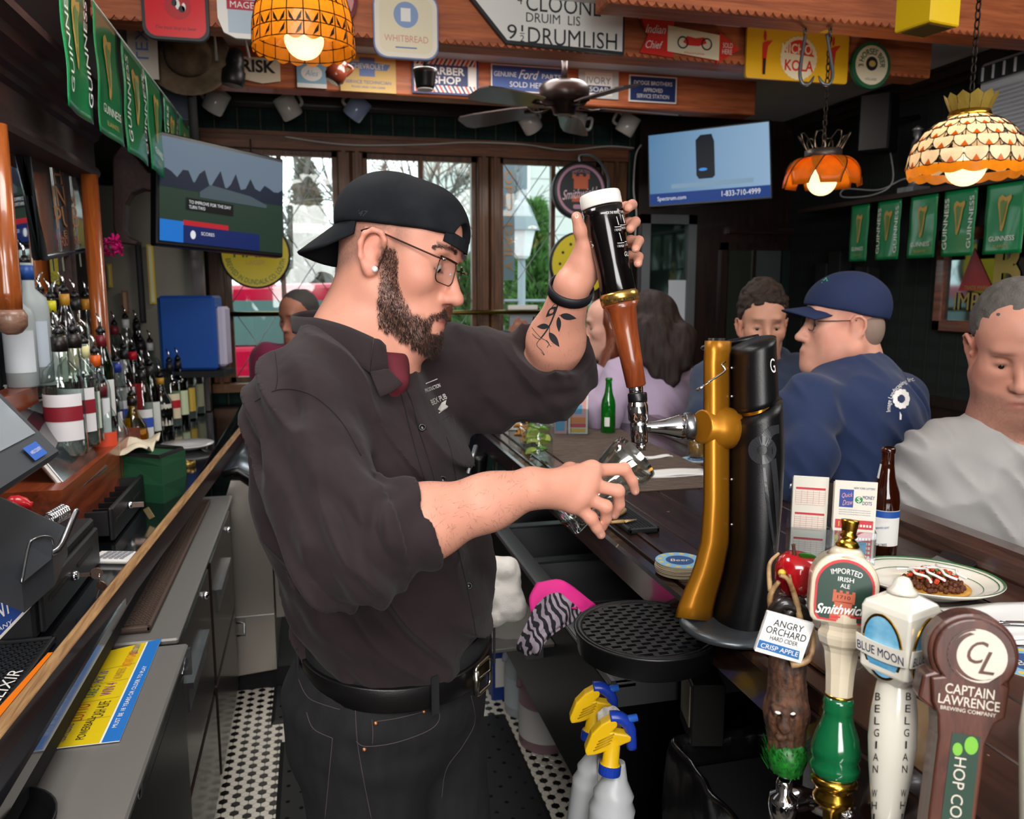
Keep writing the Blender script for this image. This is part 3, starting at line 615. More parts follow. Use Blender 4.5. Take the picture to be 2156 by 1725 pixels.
# ---------- cap ----------
CAPM=M('cap_cloth','14161a',.9,bump=.35,bs=900,var='1b1e22',vs=25,spec=.2)
cs=SDF(); RC=facing(14,7,-10); cc=PD(850,478,1.30)
cs.ell(cc+RC@V(-.008,0,-.004),V(.100,.090,.082),RC,.01).ell(cc+RC@V(-.03,0,.012),V(.080,.088,.068),RC,.02)
cs.ell(cc+RC@V(.045,0,-.002),V(.062,.080,.066),RC,.02).cone(cc+RC@V(-.015,0,-.02),cc+RC@V(.02,0,-.02),.083,.083,.02)
lowc=PD(850,497,1.30); 
# keep what lies above the hem plane: subtract the half-space under it
cs.p.append(('p',lowc,CAPN,0,0,.004,-1,None))
cs.ell(cc+RC@V(.104,0,-.020),V(.030,.038,.034),RC,.004,-1)
def capd(P):
    q=(P-cc)@RC; seam=np.minimum(np.abs(q[:,1]),np.abs(q[:,0]-.012)); return .0009*np.exp(-(seam/.0016)**2)+.0018*vnoise(P,22,1)+.0008*vnoise(P,55,2)
capme=cs.mesh('crown',.0026,capd); capo=ob('cap',capme,CAPM,bt,'black cotton baseball cap worn backwards'); BVHC=bvh_of(capme)
def tubeband(P,wd,th,nv,mat,name,par):
    m=MB(); 
    rings=[]
    for i,p in enumerate(P):
        n=nv[i] if isinstance(nv,list) else nv; t=nrm(P[min(i+1,len(P)-1)]-P[max(i-1,0)]); b=nrm(np.cross(t,n)); rings.append([p+b*wd/2+n*th/2,p-b*wd/2+n*th/2,p-b*wd/2-n*th/2,p+b*wd/2-n*th/2])
    m.loft(rings,True,False); return ob(name,m,mat,par)
ang=[-34,-26,-17,-6,6,17,26,34]; hemo=lowc+RC@V(-.003,0,.006)
SPt=[]
for a in ang:
    c_,s_=math.cos(math.radians(a)),math.sin(math.radians(a)); p=cc+RC@V(.0+.1075*c_,.094*s_,0); SPt.append(p+CAPN*(-((p-lowc)@CAPN)-.001-.007*max(0,math.cos(math.radians(a*2.4)))))
tubeband(SPt,.019,.0025,[nrm(RC@V(math.cos(math.radians(a)),math.sin(math.radians(a)),0)) for a in ang],CAPM,'strap',capo)
def brim(u,v):
    a=(u-.5)*2.3; ca,sa=math.cos(a),math.sin(a); L=.076*v*max(0.,1-(abs(a)/1.15)**3)**.5; th=math.radians(38)
    return cc+RC@V(-.103*ca-.004-L*math.cos(th),.088*sa+.10*L*sa,-.016-L*math.sin(th)-.018*sa*sa*v-.004*v)
ob('brim',MB().grid(brim,18,10),CAPM,capo,solid=.004)
for k in(.25,.45,.65,.85): ob('brim_stitching',MB().tube([brim(u/18,k)+RC@V(0,0,.0022) for u in range(1,18)],.0004,4),M('thread_black','0a0a0b',.8),capo)
ob('button',MB().sph(cc+RC@V(-.012,0,.076),.006,12,6,RC[:,2],.0035),CAPM,capo)
dtext(capo,"'47",(764,449),(1,.12),BVHC,M('logo_thread','2c2f35',.6),20,13,.3)
# ---------- glasses ----------
GF=M('spectacle_metal','3a2a22',.3,.8); GLN=THIN('lens','f4f6f8',.10)
gl=ob('glasses',MB().tube([hdw(.109,-.009,.012),hdw(.113,0,.014),hdw(.109,.009,.012)],.0011,6),GF,bt,'brown metal rectangular glasses')
for y in(-1,1):
    def lensp(a,b,y=y): return hdw(.106-.010*((abs(a)-.036)/.02+1)*.5-.004*(b<0)*0+.10*b*.0, y*abs(a), .004+b)
    rim=[(p[0]+.037,p[1]) for p in rrect(.050,.038,.011,4)]
    R3=[lensp(a,b) for a,b in rim]; ob('lens',MB().add(R3,[tuple(range(len(R3)))]),GLN,gl); ob('lens_rim',MB().tube(R3,.0009,6,closed=True),GF,gl)
    ob('brow_bar',MB().tube([lensp(a,.019-.0006*abs(t)) for t,a in((-1,.014),(-.6,.022),(0,.037),(.6,.052),(1,.060))],.0018,6),GF,gl)
    hg=hdw(.0985,y*.064,.019); tm=[hg,hdw(.088,y*.0705,.0195),hdw(.04,y*.0775,.0265),hdw(.010,y*.0815,.031),hdw(-.012,y*.0855,.0335),hdw(-.028,y*.083,.027)]
    ob('temple',MB().tube(spline(tm,5),[.0026]*20+[.003]*6,6,flat=.5),GF,gl); ob('hinge',MB().cyl(hdw(.103,y*.061,.019),hg,.0024,n=8),M('hinge_silver','b9b3a8',.25,1),gl)
    ob('nose_pad',MB().sph(hdw(.1,y*.0105,.004),.0028,8,6),M('clear_pad','c9c2ba',.2),gl)
# ---------- shirt, tee, jeans ----------
SHIRT=M('shirt_cloth','251c1e',.85,bump=.25,bs=1400,sheen=.05,var='2b2123',vs=14,spec=.25)
sh=SDF()
N1,C1,C2,W1,W2=PD(738,765,1.31),PD(735,850,1.315),PD(772,1010,1.32),PD(828,1220,1.345),PD(838,1325,1.365)
sh.cone(N1,C1,.062,.098,.05,1,(lb,1.5)).cone(C1,C2,.112,.142,.05,1,(lb,1.28)).cone(C2,W1,.142,.146,.05,1,(lb,1.18)).cone(W1,W2,.146,.142,.05,1,(lb,1.12))
sh.cone(N1,SR,.062,.066,.05).cone(SR,ER,.068,.062,.035).cone(SR+(ER-SR)*.5+RGT*-.01,ER,.064,.064,.03)
cufe=ER+(WR-ER)*.30; sh.cone(ER,cufe+nrm(WR-ER)*.03,.064,.058,.03).cone(ER+(WR-ER)*.13,cufe+nrm(WR-ER)*.03,.0645,.0615,.006)
sh.cone(N1,SL,.06,.07,.05).cone(SL,EL,.088,.074,.04); ce=EL+(WL-EL)*.19
sh.cone(EL,ce+nrm(WL-EL)*.03,.072,.058,.03).cone(EL+(WL-EL)*.02,ce+nrm(WL-EL)*.03,.069,.0655,.006).cone(C1+lb*.08,SL+(EL-SL)*.5-ZU*.02,.07,.07,.06)
def cutat(S,c,ax,r):  # hollow the end of a sleeve so the arm leaves through an opening
    S.cone(c+nrm(ax)*r,c+nrm(ax)*(r+.12),r,r*1.3,.003,-1)
cutat(sh,cufe-nrm(WR-ER)*.0,WR-ER,.110); cutat(sh,ce,WL-EL,.115)
sh.cone(cufe+nrm(WR-ER)*.03,cufe+nrm(WR-ER)*.07,.050,.050,.004,-1).cone(ce+nrm(WL-EL)*.03,ce+nrm(WL-EL)*.07,.0505,.0505,.004,-1)
for p in((PD(757,700,1.30),.07),): sh.cone(p[0],PD(757,640,1.3),.064,.064,.01,-1)
sh.cone(PD(812,695,1.25),PD(826,738,1.235),.036,.018,.01,-1).cone(PD(828,738,1.225),PD(846,792,1.205),.012,.006,.006,-1)
e1,e2=nrm(RGT*.62-ZU*.78),nrm(RGT*.78+ZU*.62); g1,g2=nrm(RGT*.25-ZU),nrm(RGT+ZU*.25)
def shd(P):
    a=np.stack([P@e2*26,P@e1*5.5,P@FH*7],1); n1=vnoise(a,1,1); b=np.stack([P@g2*34,P@g1*7,P@FH*9],1); n2=vnoise(b,1,2); r=np.abs(n1)*2
    c=np.stack([P@e2*60,P@e1*14,P@FH*14],1); d=.027*(r-.5)+.012*n2+.008*vnoise(c,1,4)+.0012*vnoise(P,90,3)
    t=((P-ER)@nrm(WR-ER)); nr=np.linalg.norm(P-ER-np.outer(t,nrm(WR-ER)),axis=1); cuf=((t>.055)&(nr<.085)); d=np.where(cuf,d*.2,d); d=np.clip(d,-.02,.011)
    el=np.exp(-((np.linalg.norm(P-ER,axis=1))/.10)**2); d+=.008*el*np.sin((P@nrm(WR-ER))*120+vnoise(P,14,6)*8)
    e2_=np.exp(-((np.linalg.norm(P-EL,axis=1))/.10)**2); d+=.005*e2_*np.sin((P@nrm(WL-EL))*130+vnoise(P,14,7)*8)
    return np.clip(d,-.022,np.where(el>.45,.004,.012))
sme=sh.mesh('shirt',.0036,shd); so=ob('shirt',sme,SHIRT,bt,'black button-down shirt with rolled sleeves'); BVHS=bvh_of(sme)
tag(so)
def seam(par,pts,bvh,mat,r=.0007,n=6,off=.0004,name='seam'):
    P=[hit(bvh,float(x),float(y),off) for x,y in spline([V(*p) for p in pts],n)]; P=[p for p in P if p is not None]
    Q=[P[0]] if P else []
    for p in P[1:]:
        if np.linalg.norm(p-Q[-1])<.03: Q.append(p)
    return ob(name,MB().tube(Q,r,5),mat,par) if len(Q)>2 else None
SEAM=M('dark_seam','0b0808',.9); SEAML=M('pale_seam','3a3032',.9)
te=SDF().cone(PD(772,742,1.30),PD(765,840,1.30),.070,.085,.03).cone(PD(812,745,1.262),PD(842,800,1.236),.024,.012,.04); te.p.append(('p',PD(812,740,1.24),nrm(-ZU-fb*.25),0,0,.003,-1,None)); ob('undershirt',te.mesh('undershirt',.004),M('maroon_tee','5a1622',.85),bt,'maroon tee shirt under the open collar')
seam(so,[(578,735),(584,790),(580,822)],BVHS,SEAM); seam(so,[(537,846),(580,822),(628,822),(672,842),(720,890),(760,960)],BVHS,SEAM,.0009)
for pl in([(846,800),(868,850),(880,900),(900,960),(920,1030),(950,1110),(972,1190),(992,1280),(1004,1350)],[(826,770),(850,850),(862,900),(884,980),(905,1040),(928,1110)]): seam(so,pl,BVHS,SEAM,.0009,8)
seam(so,[(932,884),(952,874),(960,905),(970,960),(978,1020)],BVHS,SEAML,.0006); seam(so,[(940,920),(952,960),(960,1010),(968,1050)],BVHS,SEAM,.0006)
BUT=M('shirt_button','141214',.25)
for x,y in((793,733),(765,763),(889,900),(932,1010),(987,1234)):
    p=hit(BVHS,x,y); 
    if p is not None: ob('button',MB().lathe(p,-nrm(rayd(x,y)),[(.0058,0),(.0058,.0016),(.0042,.002),(.0036,.0012),(.0001,.0012)],14),BUT,so)
PW=M('shirt_print','c9c7c2',.8)
uL=(.93,-.36); dtext(so,'PRODUCTION',(911,817),uL,BVHS,PW,34,8,.1); dtext(so,'BEX PUB',(924,841),(.9,-.42),BVHS,PW,34,12)
for a,b in(((897,808),(921,798)),((924,870),(942,858))): seam(so,[a,((a[0]+b[0])/2,(a[1]+b[1])/2),b],BVHS,PW,.0008,4,name='print')
decal(so,'print',[(922,862),(930,848),(940,842),(938,852),(944,856),(928,866)],[(0,1,2,3,4,5)],BVHS,PW,.001)
# collar
def surf(name,top,bot,mat,par,th=.0025,n=6,ny=5,bulge=.004,label=None):
    A=spline(top,n);B=spline(bot,n); k=len(A)
    def fn(u,v): i=min(int(round(u*(k-1))),k-1); p=A[i]+(B[i]-A[i])*v; return p-nrm(FWD)*bulge*math.sin(math.pi*v)
    return ob(name,MB().grid(fn,k-1,ny),mat,par,label,solid=th)
ct=[PD(690,652,1.385),PD(640,655,1.37),PD(614,664,1.33),PD(640,668,1.27),PD(672,671,1.235),PD(727,686,1.21),PD(787,712,1.208)]
cb=[PD(690,690,1.39),PD(640,700,1.375),PD(617,700,1.325),PD(640,710,1.255),PD(672,727,1.215),PD(735,758,1.192),PD(779,785,1.185)]
surf('collar',ct,cb,SHIRT,so)
surf('collar_stand',[PD(787,713,1.207),PD(800,716,1.208),PD(812,728,1.212)],[PD(779,785,1.188),PD(800,782,1.196),PD(818,778,1.202)],SHIRT,so,ny=3,bulge=.001)
surf('placket_flap',[PD(779,783,1.187),PD(800,780,1.195),PD(816,776,1.203)],[PD(800,836,1.178),PD(824,826,1.184),PD(848,808,1.192)],SHIRT,so,ny=4,bulge=.002)
surf('collar',[PD(846,705,1.33),PD(856,702,1.35),PD(862,720,1.36)],[PD(836,740,1.27),PD(846,792,1.262),PD(868,770,1.31)],SHIRT,so,bulge=.0)
# jeans
JEAN=M('black_denim','0d0d10',.85,bump=.4,bs=1100,var='161619',vs=60,vst=(1,1,.25))
je=SDF(); H0,H1=PD(838,1318,1.37),PD(835,1440,1.385); 
je.cone(H0,H1,.132,.140,.05,1,(lb,1.15)); kR=PD(775,1725,1.33); kL=PD(935,1725,1.47)
hipR,hipL=H1-lb*.075-fb*.015,H1+lb*.085
je.cone(hipR,V(kR[0],kR[1],.62),.112,.085,.05).cone(hipL,V(kL[0],kL[1],.62),.108,.085,.05).cone(hipR-fb*.045,hipR-fb*.05-ZU*.06,.088,.085,.05).ell(PD(830,1450,1.4)-fb*.05,V(.12,.12,.11),None,.05)
for k in(kR,kL):
    a=V(k[0],k[1],.62); b=V(k[0]-fb[0]*.02,k[1]-fb[1]*.02,.08); je.cone(a,b,.085,.062,.03)
je.p.append(('p',H0+ZU*.012,-nrm(ZU-fb*.10),0,0,.004,-1,None))
def jd(P): 
    a=np.stack([P@nrm(RGT*.3+ZU)*30,P@nrm(RGT-ZU*.3)*7,P@FH*7],1); return .006*vnoise(a,1,11)+.0025*vnoise(P,45,12)
jme=je.mesh('jeans',.0045,jd); jo=ob('jeans',jme,JEAN,bt,'faded black jeans with a black leather belt'); BVHJ=bvh_of(jme)
ST=M('denim_stitch','4a3f40',.9); STK=M('denim_fold','070708',.9)
for pl in([(628,1430),(650,1470),(700,1490),(716,1494)],[(748,1490),(752,1560),(765,1640),(782,1725)],[(700,1555),(694,1620),(684,1725)],[(645,1500),(660,1535),(700,1555)],[(750,1562),(770,1572),(830,1565),(900,1540),(925,1515),(920,1485)],[(783,1515),(785,1540),(784,1568)],[(790,1520),(840,1512),(895,1498)],[(992,1465),(1000,1520),(975,1570),(940,1620),(930,1680)]):
    seam(jo,pl,BVHJ,ST,.0007,6)
RIV=M('copper_rivet','9a6a4a',.35,.9)
for x,y in((791,1523),(767,1578),(892,1498)):
    p=hit(BVHJ,x,y,.0); 
    if p is not None: ob('rivet',MB().sph(p,.0042,10,6,-nrm(rayd(x,y)),.0022),RIV,jo)
# belt
bc=PD(838,1345,1.37)
def ring(z,ra,rb,n=64,c=None,tilt=.16,ph=0):
    c=bc if c is None else c; return [c+fb*ra*math.cos(t)+lb*rb*math.sin(t)+ZU*(z-tilt*ra*math.cos(t)*.6) for t in [2*math.pi*i/n for i in range(n)]]
LEA=M('belt_leather','0b0a0b',.35,bump=.1,bs=300)
ra,rb=.150,.172
wb_=MB().loft([ring(-.008,ra-.004,rb-.004),ring(-.008,ra-.001,rb-.001),ring(.030,ra-.005,rb-.005),ring(.030,ra-.009,rb-.009)],False); ob('waistband',wb_,JEAN,jo)
belt=MB().loft([ring(-.034,ra-.004,rb-.004),ring(-.034,ra+.004,rb+.004),ring(-.032,ra+.005,rb+.005),ring(.002,ra+.005,rb+.005),ring(.004,ra+.004,rb+.004),ring(.004,ra-.004,rb-.004)],False); beo=ob('belt',belt,LEA,bt,'wide black leather belt with a steel buckle')
for t in(-128,-35,30,80,150):
    t=math.radians(t); p=lambda z,o:bc+fb*(ra+o)*math.cos(t)+lb*(rb+o)*math.sin(t)+ZU*(z-.16*ra*math.cos(t)*.6); tn=nrm(-fb*ra*math.sin(t)+lb*rb*math.cos(t)); nn=nrm(np.cross(tn,ZU)); nn=nn if nn@(p(0,0)-bc)>0 else -nn
    ob('belt_loop',MB().obox(p(-.013,.009),tn,ZU,nn,.013,.062,.004,.001),JEAN,jo)
t=math.radians(-3); bcn=bc+fb*(ra+.012)*math.cos(t)+lb*(rb+.012)*math.sin(t)+ZU*(-.015-.16*ra*.6); tn=nrm(-fb*ra*math.sin(t)+lb*rb*math.cos(t)); 
bk=[bcn+tn*x+ZU*z+fb*.003 for x,z in rrect(.048,.050,.009,3)]; ob('buckle',MB().tube(bk,.0032,8,closed=True),M('buckle_steel','a8a49c',.25,1),beo); ob('buckle_pin',MB().cyl(bcn-tn*.022,bcn+tn*.026+fb*.004,.0022,n=8),M('buckle_steel'),beo); ob('buckle_roller',MB().cyl(bcn-tn*.024-ZU*.02+fb*.004,bcn-tn*.024+ZU*.02+fb*.004,.0052,n=12),M('buckle_steel'),beo)
for k_ in(kR,kL):
    c=V(k_[0],k_[1],0)+fb*.04; shoe=SDF().cone(c-fb*.10+ZU*.045,c+fb*.10+ZU*.04,.042,.04,.02).cone(c-fb*.09+ZU*.08,c-fb*.05+ZU*.1,.04,.05,.03); shoe.p.append(('p',c+ZU*.016,V(0,0,1),0,0,.003,-1,None)); ob('shoe',shoe.mesh('shoe',.008),BLKM,bt)
# wrist band and tattoo
wa=nrm(WL-EL); wc=WL-wa*.012; u_,v_,_=MB().frame(wa)
def wr(o,r): return [wc+wa*(o+.010*math.cos(t)*0)+u_*r*1.08*math.cos(t)+v_*r*math.sin(t) for t in [2*math.pi*i/28 for i in range(28)]]
wbd=ob('wrist_band',MB().loft([wr(-.009,.0325),wr(-.009,.0355),wr(.009,.0355),wr(.009,.0325),wr(-.009,.0325)],False),M('band_rubber','14161c',.55),bt,'dark rubber fitness band')
TAT=M('tattoo_ink','262a2e',.6); TATL=M('tattoo_shade','3b3d3f',.6)
tt_=[]
def leaf(a,b,w,par,mat):
    a,b=V(*a),V(*b); d=b-a; n_=V(-d[1],d[0])/np.hypot(*d); L=12; A=[a+d*t+n_*w*math.sin(math.pi*t**.8) for t in np.linspace(0,1,L)]; B=[a+d*t-n_*w*math.sin(math.pi*t**.8) for t in np.linspace(0,1,L)]
    decal(par,'tattoo_leaf',A+B,[(i,i+1,L+i+1,L+i) for i in range(L-1)],BVHB,mat,.0005)
tatp=seam(bo,[(1177,622),(1174,643),(1166,665),(1157,686),(1147,702),(1139,712)],BVHB,TAT,.0014,5,.0,'tattoo_stem')
for a,b,w_ in(((1172,646),(1149,668),7),((1179,664),(1214,671),7),((1176,667),(1177,700),5),((1156,687),(1130,688),6),((1156,700),(1178,731),7)): leaf(a,b,w_,bo,TAT)
for pl in([(1168,640),(1160,650),(1150,667)],[(1177,664),(1186,664),(1195,667)],[(1157,688),(1157,695),(1157,702)],[(1139,712),(1150,718),(1160,730)],[(1139,712),(1128,700),(1120,690)],[(1139,712),(1130,726),(1142,740),(1146,748),(1140,742)],[(1121,703),(1130,712),(1139,715)],[(1150,716),(1156,724),(1152,732)]): seam(bo,pl,BVHB,TAT,.0006,5,.0,'tattoo_stem')
# finger nails
NAIL=M('nail','dba898',.3,coat=.3)
for (x,y),r in zip(((1327,433),(1331,489),(1338,521),(1344,556),(1214,455),(1339,1036),(1292,1087),(1268,1112),(1266,1127)),(5,6,6,4,5,4,4,4,4)):
    decal(bo,'nail',[(x+r*.8*math.cos(t),y+r*math.sin(t)) for t in np.linspace(0,2*math.pi,11)[:-1]],[tuple(range(10))],BVHB,NAIL,.0004)
# ================= the bar =================
BT=1.07
bar=thing('bar_counter','dark wooden bar counter running towards the windows','counter',(.95,2.2,0))
pl0,pl1=.66,1.27
for i in range(5):
    a=pl0+(pl1-pl0)*i/5; ob('plank',MB().box((a+.001,.30,BT-.035),(a+(pl1-pl0)/5-.001,3.18,BT),.002),BARW,bar)
ob('inner_edge',MB().box((.628,.95,BT-.075),(.659,3.18,BT-.004),.006),BARW,bar)
ob('inner_lip',MB().box((.695,.95,BT),(.712,3.18,BT+.006),.003),BARW,bar)
ob('bar_rail',MB().loft([[V(1.27+x,y,BT+z) for x,z in((0,-.06),(0,.004),(.012,.03),(.035,.046),(.075,.046),(.10,.03),(.105,-.03),(.08,-.06))] for y in np.linspace(.3,3.18,14)],True,False),WOOD('rail_wood','2a1a15','4a332b',1,.25,.5),bar)
ob('front_panel',MB().box((1.16,.3,0),(1.2,3.15,BT-.06)),DKWOOD,bar)
# sinks under the inner edge
sk=thing('bar_sink','stainless three compartment bar sink under the counter','sink',(.75,2.0,0))
X0,X1,ZS=.545,1.05,.85; ys=[1.42,1.80,2.15,2.50,2.85,3.28]
deck=MB().box((X0,1.40,ZS-.012),(X0+.055,3.3,ZS),.003).box((X1-.05,1.40,ZS-.012),(X1,3.3,ZS))
for y in ys[1:]: deck.box((X0+.055,y-.02,ZS-.012),(X1-.05,y+.02,ZS-.002))
ob('rim',deck.box((X0,1.40,ZS-.002),(X0+.012,3.3,ZS+.006),.002),STEEL,sk)
for i in range(1,5):
    y0,y1=ys[i]+.02,ys[i+1]-.02; ob('basin',MB().box((X0+.055,y0,ZS-.3),(X1-.05,y1,ZS-.29)).box((X0+.05,y0,ZS-.3),(X0+.056,y1,ZS-.01)).box((X1-.051,y0,ZS-.3),(X1-.045,y1,ZS-.01)).box((X0+.055,y0-.003,ZS-.3),(X1-.05,y0+.002,ZS-.01)).box((X0+.055,y1-.002,ZS-.3),(X1-.05,y1+.003,ZS-.01)),DSTEEL,sk)
ob('drainboard',MB().box((X0+.055,1.41,ZS-.03),(X1-.05,1.79,ZS-.02)).box((X0,1.40,ZS-.05),(X1,1.412,ZS)),DSTEEL,sk)
ob('apron',MB().box((X0,1.40,ZS-.34),(X0+.01,3.3,ZS-.012)).box((X0,1.40,.3),(X1,1.412,ZS-.05)),M('apron_steel','2b2d30',.35,1),sk)
for y in(1.45,3.25): ob('leg',MB().cyl((X0+.05,y,0),(X0+.05,y,ZS-.2),.02),STEEL,sk); ob('leg',MB().cyl((X1-.05,y,0),(X1-.05,y,ZS-.2),.02),STEEL,sk)
def gridmat(name,c,u,v,w,h,label,mat,nx,ny,z=.01,cat='mat'):
    """rubber bar mat: base plate with raised studs"""
    m=MB().obox(c,u,v,ZU,w,h,.006,.002); s=MB(); sx,sy=w*.94/nx,h*.9/ny
    for i in range(nx+1): p=c+u*(i*sx-w*.47); s.obox(p+ZU*.005,u,v,ZU,sx*.3,h*.92,.005)
    for j in range(ny+1): p=c+v*(j*sy-h*.45); s.obox(p+ZU*.005,u,v,ZU,w*.95,sy*.3,.005)
    e=MB()
    for sg in(-1,1): e.obox(c+u*sg*(w/2-.004)+ZU*.004,u,v,ZU,.008,h,.012,.002).obox(c+v*sg*(h/2-.004)+ZU*.004,u,v,ZU,w,.008,.012,.002)
    t=thing(name,label,cat,c); ob('base',m,mat,t); ob('raised_grid',s,mat,t); ob('border',e,mat,t); return t
RUB=M('mat_rubber','16181b',.5)
gridmat('drain_mat',V(.76,1.61,ZS+.002),V(1,0,0),V(0,1,0),.30,.36,'black rubber drain mat below the round drip tray',RUB,16,28)
# ---------- stout tower ----------
TD=1.345; tb=PZ(1545,1310,BT+.012); TX,TY=tb[0],tb[1]
tw=thing('beer_tower','tall black and gold stout tower with a curved front','beer tower',(TX,TY,BT))
TBLK=M('tower_black','08080a',.35,bump=.15,bs=900); TGOLD=M('tower_gold','b5771a',.35,.55,bump=.06,bs=900)
ta,tbv=RGT,FH   # local axes: image right, away
def tsec(px0,px1,py,dp,n=26,d0=None,front=1.0):
    """section at photo height py between two edge columns, as a rounded oval"""
    c=PD((px0+px1)/2,py,TD); w=(px1-px0)/2*TD/F
    return c,w
prof=[(705,1488,1633),(760,1484,1635),(860,1484,1640),(960,1484,1646),(1060,1484,1640),(1140,1478,1632),(1200,1462,1625),(1250,1440,1620),(1290,1425,1615),(1322,1418,1612)]
def outline(py,l,r,k0,k1,depth=.062,n=14):
    """part of the oval between angles k0..k1 (degrees, 180 = image left, -90 = towards the camera)"""
    c,w=tsec(l,r,py,0); return [c+ta*w*math.cos(math.radians(k0+(k1-k0)*i/n))+tbv*depth*math.sin(math.radians(k0+(k1-k0)*i/n)) for i in range(n+1)]
lt=[0.02]*10
def skin_part(name,rows,k0,k1,mat,par,dp=.062,solid=.006):
    m=MB(); A=[outline(py,l,r,k0,k1,dp) for py,l,r in rows]; n=len(A[0]); m.add([p for a in A for p in a],[(j*n+i,j*n+i+1,(j+1)*n+i+1,(j+1)*n+i) for j in range(len(A)-1) for i in range(n-1)],True); return ob(name,m,mat,par,solid=solid)
def rows_between(y0,y1,n=14,dl=0,dr=0):
    P=np.array(prof,float); ys=np.linspace(y0,y1,n); return [(y,np.interp(y,P[:,0],P[:,1])+dl,np.interp(y,P[:,0],P[:,2])+dr) for y in ys]
# gold channel: vertical trough along the left front
def gold(u,v):
    y=718+(1300-718)*v; P=np.array(prof,float); l=np.interp(y,P[:,0],P[:,1]); wd=np.interp(y,[718,1060,1180,1300],[50,50,58,75])
    x=l+wd*u; return PD(x,y+ (0 if v<.97 else 8*u),TD-.012-.040*math.sin(math.pi*(.15+.75*u)) +.02*u)
ob('gold_channel',MB().grid(gold,10,26),TGOLD,tw,solid=.006)
def blk(y0,y1,xl,xr,dd,name,n=20,dome=False):
    """black cladding: half-oval from the channel edge round to the back"""
    P=np.array(prof,float); m=MB(); R_=[]
    for y in np.linspace(y0,y1,n):
        l=np.interp(y,P[:,0],P[:,1])+np.interp(y,[718,1060,1180,1300,1322],[50,50,58,75,85])+xl; r=np.interp(y,P[:,0],P[:,2])+xr; c=PD((l+r)/2,y,TD); w=(r-l)/2*TD/F
        R_.append([c+ta*w*math.cos(t)+tbv*(dd*math.sin(t)) for t in np.linspace(0,2*math.pi,33)[:-1]])
    return R_
body_r=blk(858,1325,0,0,.066,'x',26)
for i,a in enumerate(body_r[:1]): pass
# slanted tops: push vertices up on the right-hand side
def slant(R_,k0,amt,span):
    for j in range(span):
        f=(1-j/span)
        c=np.mean(R_[j],0)
        R_[j]=[p+ZU*amt*f*((p-c)@ta)/.05 for p in R_[j]]
    return R_
ob('black_body',MB().loft(slant(body_r,0,.022,8)),TBLK,tw)
cap_r=blk(722,850,2,-6,.062,'x',12); 
for j in range(12):
    c=np.mean(cap_r[j],0); f=1.0; cap_r[j]=[p+ZU*.018*((p-c)@ta)/.05 for p in cap_r[j]]
ob('black_head',MB().loft(cap_r),TBLK,tw)
neck_r=blk(838,872,16,-22,.05,'x',4); ob('gold_neck',MB().loft(neck_r),TGOLD,tw)
topr=[PD(1488+ (1633-1488)/2*(1+math.cos(t)),722-12*math.cos(t)*1.2,TD+.06*math.sin(t)) for t in np.linspace(math.radians(60),math.radians(215),16)]
ob('top_rim',MB().tube([p+ZU*.004 for p in topr],.011,8,flat=.5),TBLK,tw)
topg=[PD(1502+ (1618-1502)/2*(1+math.cos(t)),735-12*math.cos(t),TD+.045*math.sin(t)) for t in np.linspace(math.radians(40),math.radians(200),16)]
ob('gold_lining',MB().add([p for p in topg]+[p-ZU*.05 for p in topg],[(i,i+1,17+i-0,16+i) for i in range(15)],True),TGOLD,tw,solid=.003)
ob('gold_back',MB().loft([[PD(l+4+18*(1+math.cos(t)),y,TD+.02+.03*math.sin(t)) for t in np.linspace(0,2*math.pi,17)[:-1]] for y,l,r in rows_between(712,1300,16)]),M('tower_black_edge','0a0a0b',.4),tw)
c0=PZ(1545,1318,BT+.001); ob('base_ring',MB().lathe(V(c0[0],c0[1],BT),ZU,[(.088,0),(.088,.005),(.084,.010),(.07,.012),(.0,.012)],40),M('base_grey','5c6266',.3,.7),tw)
# faucet
FD=1.30
def P_(x,y,d=FD): return PD(x,y,d)
fa=thing('beer_faucet','chrome stout faucet with a long pint shaped handle','beer tap',P_(1345,940))
hub=P_(1500,900,1.325); noz=P_(1345,900)
ob('gold_hub',MB().lathe(P_(1530,902,1.335),P_(1450,897)-P_(1530,902,1.335),[(.02,-.02),(.034,-.008),(.036,.01),(.034,.034),(.028,.04),(.028,.052),(.025,.054)],28),TGOLD,fa)
dd=nrm(noz-P_(1460,898)); L0=float(np.linalg.norm(P_(1460,898)-noz))
ob('collar',MB().lathe(P_(1462,898),dd,[(.021,0),(.023,.003),(.023,.014),(.0205,.017)],24),STEEL,fa)
ob('shank',MB().lathe(P_(1444,899),dd,[(.020,0),(.020,.012),(.013,.035),(.0095,.055),(.0085,.085)],24),CHR,fa)
vax=nrm(P_(1338,800)-P_(1347,925))
ob('faucet_body',MB().lathe(P_(1348,930),vax,[(.010,-.004),(.0145,0),(.0145,.030),(.0135,.032),(.0165,.036),(.0165,.058),(.0135,.066),(.0135,.068)],24),CHR,fa)
ob('collar',MB().lathe(P_(1343,848),vax,[(.0148,0),(.0155,.003),(.0155,.014),(.0145,.016)],24),BLK,fa)
ob('spout',MB().lathe(P_(1350,940),-vax,[(.0085,-.004),(.0085,.006),(.006,.007)],16),CHR,fa)
ob('ferrule',MB().lathe(P_(1341,846),vax,[(.0115,0),(.0115,.028),(.0105,.030)],20),CHR,fa)
hx0,hx1=P_(1340,815),P_(1262,408,1.285); ha=nrm(hx1-hx0); HL=float(np.linalg.norm(hx1-hx0)); k=HL/410
def hp(px): return px*k
ob('wooden_handle',MB().lathe(hx0,ha,[(hp(17),0),(hp(21),hp(3)),(hp(23),hp(60)),(hp(26),hp(120)),(hp(31),hp(165)),(hp(40),hp(178))],24),WOOD('handle_wood','5a2412','93471f',2,.3,.4),fa)
